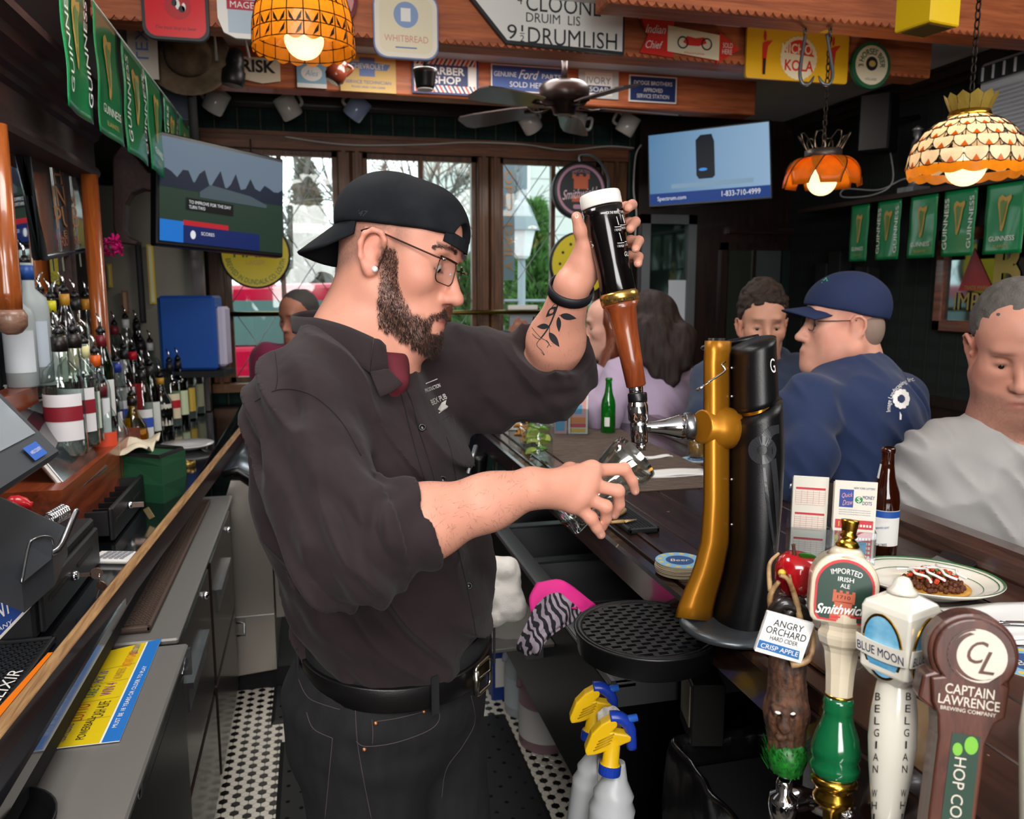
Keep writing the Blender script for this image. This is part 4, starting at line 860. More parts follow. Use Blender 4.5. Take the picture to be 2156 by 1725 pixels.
ob('gold_band',MB().lathe(hx0,ha,[(hp(30),hp(176)),(hp(40),hp(180)),(hp(41),hp(197)),(hp(36),hp(203))],32),M('band_gold','c9a053',.25,.9),fa)
pint=ob('pint_shape',MB().lathe(hx0,ha,[(hp(36),hp(200)),(hp(37.5),hp(204)),(hp(36),hp(260)),(hp(38),hp(300)),(hp(42),hp(330)),(hp(43),hp(360)),(hp(42),hp(381))],36),M('stout_black','0a0607',.14,coat=.3),fa)
ob('foam_head',MB().lathe(hx0,ha,[(hp(42.2),hp(381)),(hp(43),hp(384)),(hp(43),hp(404)),(hp(41),hp(410)),(hp(30),hp(411)),(.0001,hp(411))],36),M('foam_cream','e6e2da',.35,coat=.3),fa)
bp=bvh_of(pint.data); BW=M('print_white','e8e6e2',.5)
dt=(.985,-.06)
dtext(pint,'FOR THE PERFECT PINT',(1296,447),dt,bp,BW,40,6); dtext(pint,'GUINNESS',(1330,534),(.99,-.05),bp,BW,30,10); dtext(pint,'GUINNESS',(1244,515),(.3,-.95),bp,BW,2,10) if False else None
dtext(pint,'S',(1244,515),(.6,-.35),bp,BW,9,14)
for x,y in((1300,466),(1312,462),(1306,500),(1322,497)):
    seam(pint,[(x-2,y-10),(x,y-3),(x+3,y+8)],bp,BW,.0006,4,.0006,'print'); seam(pint,[(x-6,y+12),(x,y+12),(x+8,y+11)],bp,BW,.0006,3,.0006,'print'); dtext(pint,'1. THE POUR',(x+1,y+18),dt,bp,BW,14,5)
bb=bvh_of(fa.children[-4].data) if False else None
gb=[c for c in fa.children if c.name.startswith('gold_band')][0]; dtext(gb,'N. IRELAND',(1306,632),(.985,-.09),bvh_of(gb.data),M('etched','24170a',.6),58,8)
# harp emblem on the tower and lettering
bbv=bvh_of([c for c in tw.children if c.name.startswith('black_body')][0].data); HG=M('emblem_grey','2c2d30',.3)
def arcpts(cx_,cy_,r0,r1,a0,a1,n=24): 
    A=[(cx_+r1*math.cos(math.radians(a0+(a1-a0)*i/n)),cy_+r1*math.sin(math.radians(a0+(a1-a0)*i/n))) for i in range(n+1)]; B=[(cx_+r0*math.cos(math.radians(a0+(a1-a0)*i/n)),cy_+r0*math.sin(math.radians(a0+(a1-a0)*i/n))) for i in range(n+1)]
    return A+B,[(i,i+1,n+2+i,n+1+i) for i in range(n)]
P2,F2=arcpts(1605,948,11,30,0,360); decal(tw,'emblem',P2,F2,bbv,HG,.0012)
P2=[(1612,918),(1630,905),(1640,900)]; A=spline([V(1600,920),V(1618,900),V(1640,894)],8);B=spline([V(1618,935),V(1628,918),V(1641,912)],8); decal(tw,'emblem',A+B,[(i,i+1,len(A)+i+1,len(A)+i) for i in range(len(A)-1)],bbv,HG,.0012)
A=spline([V(1622,970),V(1630,1040),V(1636,1130)],8);B=spline([V(1634,965),V(1640,1040),V(1637,1132)],8); decal(tw,'emblem',A+B,[(i,i+1,len(A)+i+1,len(A)+i) for i in range(len(A)-1)],bbv,HG,.0012)
A=spline([V(1606,985),V(1614,1060),V(1634,1190)],8);B=spline([V(1611,985),V(1621,1060),V(1638,1190)],8); decal(tw,'emblem',A+B,[(i,i+1,len(A)+i+1,len(A)+i) for i in range(len(A)-1)],bbv,HG,.0012)
hv=bvh_of([c for c in tw.children if c.name.startswith('black_head')][0].data); dtext(tw,'G',(1627,770),(.9,-.1),hv,BW,10,30)
for y in(775,835,1105,1010):
    p=hit(bbv if y>860 else hv,1541,y)
    if p is not None: ob('screw',MB().sph(p,.003,8,5,-FWD,.0015),STEEL,tw)
sp=thing('straining_spoon','steel cocktail stick hooked on the gold tower','utensil',P_(1490,800,1.27))
ob('rod',MB().tube(spline([P_(1527,762,1.29),P_(1520,768,1.275),P_(1526,778,1.272),P_(1522,785,1.27),P_(1490,806,1.265)],6),.0016,6),CHR,sp); ob('paddle',MB().tube([P_(1490,806,1.265),P_(1468,822,1.262)],[.002,.0045],8,flat=.4),CHR,sp)
# round drip tray
dc=PZ(1362,1322,BT-.035); dc[2]=BT-.035
dt_=thing('drip_tray','round black drip tray with a slotted grille under the tap','drip tray',dc); DR=.125
ob('tray_wall',MB().lathe(dc,ZU,[(DR*.9,-.045),(DR*.96,-.04),(DR,-.004),(DR*1.02,0),(DR*.97,.001),(DR*.95,-.006)],48),BLK,dt_)
g=MB(); rows=9
ob('tray_floor',MB().lathe(dc,ZU,[(DR*.95,-.03),(0.001,-.03)],32),BLKM,dt_)
for j in range(-rows,rows+1):
    y=j*DR*.95/rows; w=math.sqrt(max(0,(DR*.955)**2-y*y)); g.box(dc+V(-w,y-.0022,-.006),dc+V(w,y+.0022,.0),0)
for i in range(-rows,rows+1):
    x=i*DR*.95/rows; 
    for j in range(-rows,rows):
        y=j*DR*.95/rows; 
        if math.hypot(x,y+.006)<DR*.9 and (i+j)%2==0: g.box(dc+V(x-.005,y,-.006),dc+V(x+.005,y+DR*.95/rows,-.0002))
ob('grille',g,BLK,dt_); ob('grille_ring',MB().lathe(dc,ZU,[(DR*.955,-.006),(DR*.97,.001),(DR*.90,.001),(DR*.89,-.006)],48),BLK,dt_)
# ================= tap handles =================
def fr(px,py,d,ang=0,yaw=0):
    """point plus in-plane axes of a face looking at the camera, turned by yaw (deg) about the vertical and ang in its plane"""
    y=math.radians(yaw); U=RGT*math.cos(y)+FH*math.sin(y); W=ZU*1.0; a=math.radians(ang); return PD(px,py,d),nrm(U*math.cos(a)+W*math.sin(a)),nrm(-U*math.sin(a)+W*math.cos(a))
def solid2(pts,O,U,W,t,mat,par,name,bev=0,off=0.): # outline extruded away from the viewer
    n=np.cross(U,W); return ob(name,MB().prism([O+U*p[0]+W*p[1]+n*off for p in pts][::-1],-n*t),mat,par,bev=bev)
TAPG='beer tap handles at the end of the bar'
IVO=M('ivory_ceramic','d3c6ae',.25,coat=.6); IVO2=M('white_ceramic','d6d1c4',.25,coat=.5)
tb0=thing('tap_tower','chrome beer tap column under the row of tap handles','beer tower',PD(1900,1990,.9)); a_,b_=PD(1640,1790,.98),PD(2250,2130,.66); ob('cross_pipe',MB().cyl(a_,b_,.035,n=28),CHR,tb0); ob('column',MB().cyl((a_+b_)/2,V(((a_+b_)/2)[0],((a_+b_)/2)[1],.9),.04,n=28),CHR,tb0)
def tapbody(par,px,py,d):
    p=PD(px,py,d); ob('faucet_body',MB().lathe(p,-ZU,[(.008,0),(.010,.004),(.010,.018),(.017,.022),(.019,.035),(.017,.055),(.009,.06),(.008,.10)],20),CHR,par); q=p-ZU*.035; ob('shank',MB().tube(spline([q,q+RGT*.02+FH*.01,q+RGT*.05+FH*.02-ZU*.012,q+RGT*.09-ZU*.02],4),[.017]*6+[.015]*7,14),CHR,par)
# --- cider ---
D1=1.02; px2m=D1/F
t=thing('draught_tap','cider tap handle with a red apple over a carved tree face','tap handle',PD(1655,1660,D1),TAPG)
base=PD(1652,1640,D1); tapbody(t,1652,1640,D1)
AP=M('apple_red','b0121c',.15,coat=.8,var='7d0a14',vs=30); ap=PD(1672,1208,D1)
apo=ob('apple',MB().lathe(ap-ZU*.030,nrm(ZU+RGT*.15),[(.0001,.004),(.010,.0),(.020,.006),(.027,.020),(.0285,.035),(.026,.047),(.018,.055),(.009,.0545),(.0001,.049)],28),AP,t)
ob('apple_stem',MB().tube(spline([ap+ZU*.02,ap+ZU*.031-RGT*.002,ap+ZU*.038-RGT*.003],4),[.0028]*4+[.0022]*4+[.003],8),M('stem_brown','4a2a1c',.6),apo)
def leafm(O,U,W,n,L,w): return MB().grid(lambda u,v:O+U*L*u+W*w*(v-.5)*2*math.sin(math.pi*min(1,u*.95+.03))**.8+n*(.004*math.sin(math.pi*u)-.004*(2*v-1)**2*0),8,4)
ob('apple_leaf',leafm(ap+ZU*.026+RGT*.004,nrm(RGT-ZU*.35),nrm(ZU*.8-FWD*.5),-FWD,.030,.007),M('leaf_green','2c7a2a',.4),apo,solid=.001)
ob('bite',MB().sph(ap+RGT*.024-FWD*.012-ZU*.006,.0115,14,8),M('apple_flesh','e0dcb8',.5),apo); ob('highlight_patch',MB().sph(ap-RGT*.021-FWD*.016+ZU*.004,.005,10,6),M('apple_yellow','c9b43a',.4),apo)
BARK=M('bark','5c3a24',.7,var='241712',vs=110,vst=(1,1,.35),bump=.8,bs=160); ANT=M('antler','b59468',.5,var='6b4a2c',vs=60)
tr=SDF(); P=lambda x,y,dd=0:PD(x,y,D1+dd)
tr.cone(P(1655,1590),P(1655,1500),.021,.026,.01).cone(P(1655,1500),P(1658,1400),.026,.022,.01).cone(P(1658,1400),P(1662,1290),.020,.018,.01).ell(P(1640,1500,-.022),V(.007,.007,.005),None,.006).ell(P(1662,1508,-.024),V(.007,.007,.005),None,.006).cone(P(1648,1505,-.024),P(1650,1532,-.03),.004,.008,.006).cone(P(1628,1488,-.02),P(1648,1500,-.026),.004,.005,.005).cone(P(1655,1502,-.026),P(1684,1492,-.02),.005,.004,.005).cone(P(1640,1552,-.022),P(1668,1548,-.022),.004,.004,.004).ell(P(1640,1506,-.025),V(.005,.005,.003),None,.002,-1).ell(P(1668,1506,-.025),V(.005,.005,.003),None,.002,-1)
def trd(Q): q=np.stack([Q@RGT*220,Q@FH*220,Q[:,2]*50],1); return .003*vnoise(q,1,3)+.0015*vnoise(Q,300,4)
ob('tree_trunk',tr.mesh('tree_trunk',.0016,trd),BARK,t,'carved brown tree trunk with a scowling face')
for x,y in((1638,1500),(1668,1502)): ob('carved_eye',MB().sph(P(x,y,-.027),.0042,10,6,ZU,.002),M('eye_paint','cfd2cc',.4),t)
ob('root_knot',MB().tube(spline([P(1622,1300,-.015),P(1650,1270,-.022),P(1690,1290,-.02),P(1700,1320,-.01)],6),.009,10),M('root_black','17110e',.35,coat=.4),t); ob('root_knot',MB().tube(spline([P(1630,1330,-.01),P(1660,1290,-.02),P(1688,1262,-.015)],6),.008,10),M('root_black'),t)
for pts,r in(([(1628,1300,-.01),(1622,1255,-.012),(1640,1225,-.02)],.005),([(1690,1330,-.022),(1676,1265,-.03),(1660,1222,-.035),(1642,1212,-.036)],.0045),([(1668,1245,-.033),(1662,1210,-.036)],.003),([(1622,1245,-.012),(1620,1190,-.008),(1640,1165,-.004)],.0035),([(1665,1400,-.03),(1700,1390,-.034),(1712,1350,-.03),(1706,1290,-.015)],.005),([(1625,1290,0),(1610,1310,0),(1604,1330,-.008)],.004)):
    ob('antler',MB().tube(spline([P(*q) for q in pts],6),[r*(1-.5*i/(6*(len(pts)-1))) for i in range(6*(len(pts)-1)+1)],8),ANT,t)
gr=MB()
for i in range(260):
    a=rng.uniform(0,2*math.pi); z0=rng.uniform(-.012,.022); r=.019+.004*rng.random(); o=P(1655,1590)+ZU*(z0-.01)+(RGT*math.cos(a)+FH*math.sin(a))*r; d=nrm(ZU*1.0+(RGT*math.cos(a)+FH*math.sin(a))*.35+rng.normal(0,.2,3)); s=nrm(np.cross(d,ZU))*.0016; gr.add([o-s,o+s,o+d*.018],[(0,1,2)])
tag(ob('grass_blades',gr,M('tuft_green','1f7a26',.4,var='0f4a17',vs=200),t),kind='stuff'); ob('grass_base',MB().lathe(P(1655,1630),ZU,[(.012,0),(.021,.008),(.024,.028),(.018,.045)],18),M('tuft_green'),t)
O,U,W=fr(1652,1344,D1-.042,-14,-4); bo_=[(-.0295,-.026),(.0285,-.0265),(.0295,.026),(-.0285,.0265)]
sg=solid2(bo_,O,U,W,.008,M('sign_white','e6e6e4',.5,bump=.3,bs=120),t,'sign_board',.001)
for s_,y,w_,h_,m_ in(('ANGRY',.0165,.036,.0085,INK),('ORCHARD',.006,.049,.009,INK),('HARD CIDER',-.0035,.034,.0055,INK)): text(sg,s_,O+W*y,U,W,m_,w_,h_)
flat(sg,'banner',[(-.0285,-.020),(.024,-.022),(.022,-.011),(-.0285,-.0095)],O,U,W,M('banner_blue','2f6ba8',.5),.0006); text(sg,'CRISP APPLE',O-W*.0155-U*.002,U,W,BW,.046,.006,off=.0012)
# --- irish ale ---
D2=.95; k2=D2/F; t=thing('draught_tap','cream and green ale tap handle with a gold finial','tap handle',PD(1760,1730,D2),TAPG)
ax0=PD(1752,1710,D2); ax1=PD(1783,1165,D2); A2=nrm(ax1-ax0); hz=lambda py:(1710-py)*k2*.995
ob('brass_ferrule',MB().lathe(ax0,A2,[(.010,-.01),(.011,.004),(.022,.012),(.023,.020),(.020,.026),(.021,.030),(.026,.034),(.026,.040),(.022,.044)],28),BRASS,t)
ob('green_vase',MB().lathe(ax0,A2,[(.022,.042),(.027,.048),(.028,.056),(.025,.062),(.0275,.068),(.028,.076),(.024,.092),(.018,.108),(.0165,.118),(.018,.122),(.0165,.126),(.0175,.130),(.0155,.136)],32),M('green_ceramic','0c5a33',.15,coat=.8),t)
ob('gold_line',MB().lathe(ax0,A2,[(.0155,.135),(.0158,.137),(.0155,.139)],24),BRASS,t)
ob('ivory_column',MB().lathe(ax0,A2,[(.0152,.138),(.0165,.165),(.0195,.190),(.022,.196),(.0255,.200),(.028,.208),(.028,.212),(.025,.217),(.025,.222),(.029,.228),(.029,.236),(.024,.240)],10,sm=False),IVO,t)
Oh,U,W=fr(1777,1252,D2-.022,-4,-17); W=nrm(A2-U*(A2@U)); hw=.037
arch=[(hw*math.cos(a),.012+ .036*math.sin(a)) for a in np.linspace(0,math.pi,19)]+[(-hw*.97,-.018),(-hw*.93,-.030),(-hw*.8,-.036),(hw*.8,-.036),(hw*.93,-.030),(hw*.97,-.018)]
ob('ivory_head',MB().prism([Oh+U*p[0]+W*p[1] for p in arch][::-1],-np.cross(U,W)*.042),IVO,t,bev=.006)
ob('ivory_cap',MB().lathe(Oh+W*.042-np.cross(U,W)*.02,W,[(.022,0),(.016,.008),(.012,.010)],24),IVO,t)
ob('gold_finial',MB().lathe(Oh+W*.050-np.cross(U,W)*.02,W,[(.012,0),(.0135,.004),(.011,.009),(.007,.012),(.0095,.014),(.010,.016),(.008,.018),(.0085,.022),(.010,.032),(.010,.034),(.0001,.035)],24),BRASS,t)
lab=[(p[0]*.86,p[1]*.86-.001) for p in arch]; lo=flat(t,'red_border',lab,Oh,U,W,RED,.0012,.0006); flat(lo,'green_label',[(p[0]*.80,p[1]*.80-.0012) for p in arch],Oh,U,W,M('label_green','17382c',.35,coat=.3),.0020)
for s_,y,w_,h_,r_ in(('IMPORTED',.027,.034,.0062,.05),('IRISH',.0175,.017,.0052,None),('ALE',.010,.010,.0048,None)): text(lo,s_,Oh+W*y,U,W,BW,w_,h_,arc=r_,off=.0024)
TER=M('terracotta_print','b5583a',.5)
for (cx0,y0,w_,h_) in((.0,-.004,.024,.011),(.0,-.014,.019,.012),(.0,-.025,.026,.010)): flat(lo,'castle',[(cx0-w_/2,y0-h_/2),(cx0+w_/2,y0-h_/2),(cx0+w_/2,y0+h_/2),(cx0-w_/2,y0+h_/2)],Oh,U,W,TER,.0024)
for i in range(4): flat(lo,'castle',[(-.012+i*.0068,.001),(-.0088+i*.0068,.001),(-.0088+i*.0068,.0045),(-.012+i*.0068,.0045)],Oh,U,W,TER,.0024)
text(lo,'1710',Oh-W*.003,U,W,INK,.014,.004,off=.0030); text(lo,"Smithwick's",Oh-W*.0165+U*.002,nrm(U+W*.1),W,BW,.062,.012,.35,.02,off=.0036); flat(lo,'underline',[(-.012,-.0285),(.03,-.0225),(.03,-.0205),(-.012,-.0262)],Oh,U,W,RED,.0034)
tapbody(t,1752,1712,D2)
# --- wheat beer ---
D3=.88; k3=D3/F; t=thing('draught_tap','white tap handle with blue ovals on a square head','tap handle',PD(1868,1800,D3),TAPG)
c3=PD(1893,1345,D3); b3=PD(1862,1800,D3); A3=nrm(c3-b3); yw=38; Ua=nrm(RGT*math.cos(math.radians(-22))+FH*math.sin(math.radians(-22))); Ub=np.cross(ZU,Ua); Ub=Ub if Ub@FH>0 else -Ub
S=.056
yf=math.radians(-24)
UL=nrm(RGT*math.cos(math.radians(-58))+FH*math.sin(math.radians(-58))); NL=np.cross(UL,ZU)   # left face: axis and outward normal
if NL@FWD>0: NL=-NL
UR=-NL; NR=UL
cen=c3-0*NL; hh=S*.72
hr=[]
def sq(z,s): return [cen+A3*z+(UL*a+UR*b)*s for a,b in((-1,-1),(1,-1),(1,1),(-1,1))]
cube=MB(); R8=lambda z,s,c:[cen+A3*z+UL*a*s+UR*b*s for a,b in((-1,-1+c),(-1+c,-1),(1-c,-1),(1,-1+c),(1,1-c),(1-c,1),(-1+c,1),(-1,1-c))]
cube.loft([R8(-.048,.012,.5),R8(-.044,.018,.4),R8(-.038,S*.42,.25),R8(-.03,S*.5,.1),R8(.034,S*.52,.06),R8(.040,S*.49,.1),R8(.046,S*.34,.3),R8(.050,S*.24,.5)],True,False); ho=ob('square_head',cube,IVO2,t,bev=.002)
ob('top_knob',MB().lathe(cen+A3*.049,A3,[(.016,0),(.0155,.004),(.011,.008),(.009,.014),(.006,.018),(.0001,.0195)],24),IVO2,t)
BLU=M('sky_blue_enamel','4a9ac4',.15,coat=.7,var='8cc3de',vs=40)
for (Uf,Nf,sx,tx,xs) in((UL,NL,1,'BLUE MOON',-.0),(UR,NR,1,'BLUE MOON',0)):
    Of=cen+Nf*S*.523; Wf=nrm(A3-Nf*(A3@Nf)); Uv=Uf if np.cross(Uf,Wf)@Nf>0 else -Uf
    ov=flat(ho,'gold_oval',circ(0,-.002,S*.415,.036),Of,Uv,Wf,BRASS,.0002,.0018); flat(ov,'blue_oval',circ(0,-.002,S*.37,.033),Of,Uv,Wf,BLU,.0022)
    rb=[(x,-.004+.009*s-.0035*(1-(x/.03)**2)*1) for s,xsn in((1,1),(-1,-1)) for x in (np.linspace(-.029,.029,9)[::xsn])]; rbo=flat(ho,'ribbon',rb,Of,Uv,Wf,IVO2,.0028,.002); text(rbo,tx,Of-Wf*.007,Uv,Wf,M('navy_ink','16204a',.5),.054,.0095,off=.0054)
hl=float(np.linalg.norm(c3-b3)); st=MB().lathe(b3,A3,[(.012,0),(.0165,.05),(.022,.095),(.0245,.125),(.0235,.155),(.0195,.185),(.0185,.19),(.020,.198),(.024,hl-.036)],28); so3=ob('stem',st,IVO2,t); bv3=bvh_of(so3.data)
for col,(xt,xb) in(((1848,1838)),((1912,1896))) and ((0,(1848,1838)),(1,(1913,1897))):
    for i,chh in enumerate('BELGIAN WHITE'):
        if chh==' ': continue
        y=1467+i*25.5; x=xt+(xb-xt)*i/12; dtext(so3,chh,(x,y),(1,.05),bv3,INK,11 if chh not in 'I' else 3.5,16)
# --- brewing company ---
D4=.80; k4=D4/F; t=thing('draught_tap','brown wooden tap handle with a round cream emblem','tap handle',PD(2000,1900,D4),TAPG)
O,U,W=fr(2038,1480,D4-.015,0,-14); W=nrm(PD(2050,1330,D4)-PD(2015,1725,D4)); U=nrm(U-W*(U@W)); n=np.cross(U,W)
WAL=WOOD('walnut','3a1d15','5a3022',2,.4,.2,2.0); mpx=lambda x,y:((x-2038)*k4/.97,(1480-y)*k4/.99)
oc=[(2044+75*math.cos(a),1383-75*math.sin(a)) for a in np.linspace(-.75,math.pi+.75,26)]
out=[mpx(*p) for p in oc]+[mpx(*p) for p in((1968,1440),(1974,1490),(1986,1515),(1990,1560),(1978,1960),(2062,1960),(2076,1560),(2090,1515),(2108,1500),(2110,1440))]
bd=solid2(out,O,U,W,.038,WAL,t,'wooden_board',.002)
rim=solid2([mpx(2044+84*math.cos(a),1383-84*math.sin(a)) for a in np.linspace(-.6,math.pi+.6,26)]+[mpx(1955,1440),mpx(1950,1490),mpx(1985,1515),mpx(2100,1515),mpx(2114,1480),mpx(2116,1440)],O,U,W,.03,WAL,t,'backing_board',.003,-.006)
Oc=O+U*mpx(2047,1383)[0]+W*mpx(2047,1383)[1]; CRM=M('emblem_cream','c9c0b2',.6); em=flat(bd,'emblem',circ(0,0,.0265),Oc,U,W,CRM,.0006)
for r0,a0,a1,cx_ in((.0265,100,330,.002),(.0235,110,300,.004)):
    A=[(r0*math.cos(math.radians(a)),r0*math.sin(math.radians(a))) for a in np.linspace(a0,a1,20)]; B=[(cx_+(r0-.0012)*math.cos(math.radians(a)),(r0-.0012)*math.sin(math.radians(a))) for a in np.linspace(a0,a1,20)]; flat(em,'emblem_line',A+B[::-1],Oc,U,W,WAL,.0010)
text(em,'C',Oc+U*.0-W*-.004,U,W,WAL,.018,.022,.35,off=.0014); text(em,'L',Oc+U*.009-W*.005,U,W,WAL,.014,.022,.35,off=.0014)
for s_,y,w_,h_ in(('CAPTAIN',1456,92,21),('LAWRENCE',1479,115,20),('BREWING COMPANY',1497,104,8)): text(bd,s_,O+U*mpx(2039,y)[0]+W*mpx(2039,y)[1],U,W,CRM,w_*k4,h_*k4,bold=.01)
gp=flat(bd,'green_panel',[mpx(*p) for p in((2014,1545),(2066,1545),(2056,1960),(2000,1960))],O,U,W,M('panel_green','1d3a2c',.5),.0006)
text(gp,'HOP COMMANDER',O+U*mpx(2033,1735)[0]+W*mpx(2033,1735)[1],-W,U,CRM,.135,.0105,off=.0012)
for x,y,s_ in((2026,1577,.8),(2050,1565,1.1)): flat(gp,'hop_cone',circ(mpx(x,y)[0],mpx(x,y)[1],.0055*s_,.008*s_,16),O,U,W,M('hop_green','6fae35',.5),.0012)
text(bd,'CAPTAIN LAWRENCE',O-U*.0235-n*.019+W*mpx(0,1700)[1],-W,-n,CRM,.16,.009,off=.0012)
t=thing('draught_tap','white tap handle cut off by the frame edge','tap handle',PD(2195,1900,.74),TAPG)
ob('stem',MB().lathe(PD(2200,2050,.74),nrm(PD(2206,1440,.74)-PD(2195,2050,.74)),[(.014,0),(.022,.12),(.024,.22),(.020,.255),(.012,.268),(.0001,.272)],24),IVO2,t)
# ================= things on and under the bar =================
def at(px,py,z=BT): p=PZ(px,py,z); return V(p[0],p[1],z)
def onbar(name,label,cat,px,py,z=BT,group=None): o=at(px,py,z); return thing(name,label,cat,o,group),o
PAP=M('paper_white','e4e2dd',.7); CLR=THIN('clear_glass','f4f8f6',.06); ACR=THIN('acrylic','eef2f4',.10)
# pint glass in the hand
g0,g1=PD(1187,1097,1.235),PD(1336,964,1.255); ga=nrm(g1-g0); gL=float(np.linalg.norm(g1-g0))
gt=thing('pint_glass','empty tulip pint glass held tilted under the stout faucet','glass',g0); RG=M('real_glass','f6fbf9',.0,trans=1,ior=1.45)
gp=[(.026,0),(.0295,.003),(.030,.010),(.0285,.03),(.0285,.055),(.031,.085),(.037,.115),(.0405,.135),(.040,.152),(.0385,gL)]
ob('bowl',MB().lathe(g0,ga,gp+[(.0370,gL-.0005),(.0385,.150),(.0388,.134),(.0353,.113),(.0290,.084),(.0262,.055),(.0258,.03),(.024,.016),(.0001,.012)],40,cap=True),THIN('pint_glass_wall','f1f6f4',.12),gt); ob('thick_base',MB().lathe(g0,ga,[(.0001,.0005),(.0255,.0005),(.029,.004),(.0275,.012),(.0001,.0118)],36),RG,gt)
ob('stout_dregs',MB().lathe(g0-ZU*.012+ga*.006,nrm(ga+ZU*.9),[(.0001,0),(.012,.001),(.009,.003),(.0001,.004)],16),M('dregs','4a1606',.1),gt)
# bottles
def bottle(t,o,prof,mat,n=24,sc=1.0): return ob('glass_body',MB().lathe(o,ZU,[(r*sc,h*sc) for r,h in prof],n),mat,t)
BEERP=[(.027,0),(.030,.003),(.030,.115),(.027,.135),(.017,.165),(.0135,.190),(.0128,.215),(.0145,.217),(.0145,.224),(.0125,.228)]
gbm=M('green_bottle_glass','0f8a1e',.05,trans=.75,coat=.4); bbm=M('brown_bottle_glass','4a1805',.05,trans=.7,coat=.4)
t,o=onbar('beer_bottle','green glass beer bottle beside the far slip holder','bottle',1280,912); bottle(t,o,BEERP,gbm,24,.94); ob('back_label',MB().lathe(o+ZU*.03,ZU,[(.0288,0),(.0288,.035)],10,False,a0=-2.2,a1=-1.5,uv=(RGT,FH,ZU)),PAP,t)
t,o=onbar('beer_bottle','brown glass beer bottle with a white and blue label','bottle',1856,1163); bottle(t,o,BEERP,bbm,28,.99)
lb1=ob('label',MB().lathe(o+ZU*.022,ZU,[(.0303,0),(.0303,.075)],18,False,a0=-2.6,a1=-.75,uv=(RGT,FH,ZU)),PAP,t); ob('label_band',MB().lathe(o+ZU*.082,ZU,[(.0306,0),(.0306,.014)],18,False,a0=-2.6,a1=-.75,uv=(RGT,FH,ZU)),BLUE,lb1)
bl=bvh_of(MB().lathe(o,ZU,[(.0305,0),(.0305,.12)],40,False).mesh('tmp')); dtext(lb1,'ULTRA',(1862,1096),(1,-.03),bl,BW,26,7); dtext(lb1,'BREWED LIGHT',(1858,1112),(1,-.03),bl,BLUE,28,4); dtext(lb1,'95 CALORIES',(1852,1148),(1,0),bl,INK,30,6)
ob('neck_label',MB().lathe(o+ZU*.16,ZU,[(.0185,0),(.0145,.03)],8,False,a0=-3.6,a1=-2.9,uv=(RGT,FH,ZU)),PAP,t)
# coasters
CB=M('coaster_board','b8a98e',.8); CBL=M('coaster_blue','7fb2d6',.6); CYE=M('coaster_yellow','d9bf55',.6)
def coaster(o,label,top=True,group=None,r=.0475,rot=0):
    t=thing('coaster',label,'coaster',o,group); ob('board',MB().lathe(o,ZU,[(r,0),(r,.0013)],28),CB,t)
    if top:
        f=ob('printed_face',MB().lathe(o+ZU*.0013,ZU,[(r*.995,0),(r*.995,.0002)],28),CBL,t); sp_=MB()
        for i in range(12): a=i*math.pi/6+rot; sp_.lathe(o+ZU*.0015+V(math.cos(a),math.sin(a),0)*r*.82,ZU,[(.0052,0),(.0052,.0001)],10)
        ob('dots',sp_,CYE,f); ob('disc',MB().lathe(o+ZU*.0015,ZU,[(r*.58,0),(r*.58,.0001)],24),M('coaster_navy','2a4f86',.6),f); text(f,'Beer',o+ZU*.0017,RGT,FH,M('cream_paint'),r*.8,r*.3,.2,off=.0002)
    return t
o=at(1431,1203)
for i in range(13): coaster(o+ZU*(i*.0017)+V(rng.normal(0,.0008),rng.normal(0,.0008),0),'plain edge coaster, %s from the bottom of the stack by the tower'%ORD[i] if i<12 else 'blue coaster with yellow dots on top of the stack',i==12,'stacked coasters beside the tower')
coaster(at(1280,914),'blue coaster under the green bottle'); coaster(at(1465,968),'blue coaster under the small beer glass'); coaster(at(2170,1398),'blue coaster at the frame edge with yellow dots',True,None,.055)
# slip holders
def holder(px0,px1,pyb,hgt,yaw,label,z=BT):
    o=at((px0+px1)/2,pyb,z); d=dep(o); w=(px1-px0)*d/F; y=math.radians(yaw); U=nrm(RGT*math.cos(y)+FH*math.sin(y)); N_=np.cross(ZU,U); N_=N_ if N_@FH>0 else -N_
    t=thing('slip_holder','clear acrylic holder '+label,'holder',o); h=hgt*d/F
    m=MB().obox(o+ZU*.002,U,N_,ZU,w,.07,.004).obox(o+ZU*h*.24-N_*.035,U,ZU,N_,w,h*.48,.003).obox(o+ZU*h*.46+N_*.035,U,ZU,N_,w,h*.92,.003)
    for s in(-1,0,1): m.obox(o+U*s*w/2+ZU*h*.24,N_,ZU,U,.07,h*.48,.003)
    ob('acrylic_body',m,ACR,t); return t,o,U,N_,w,h
RDP=M('slip_red','d0404a',.6); ORP=M('slip_orange','e0863a',.6); PNK=M('slip_pink','e3a9a4',.6); NVY=M('slip_navy','283a78',.6)
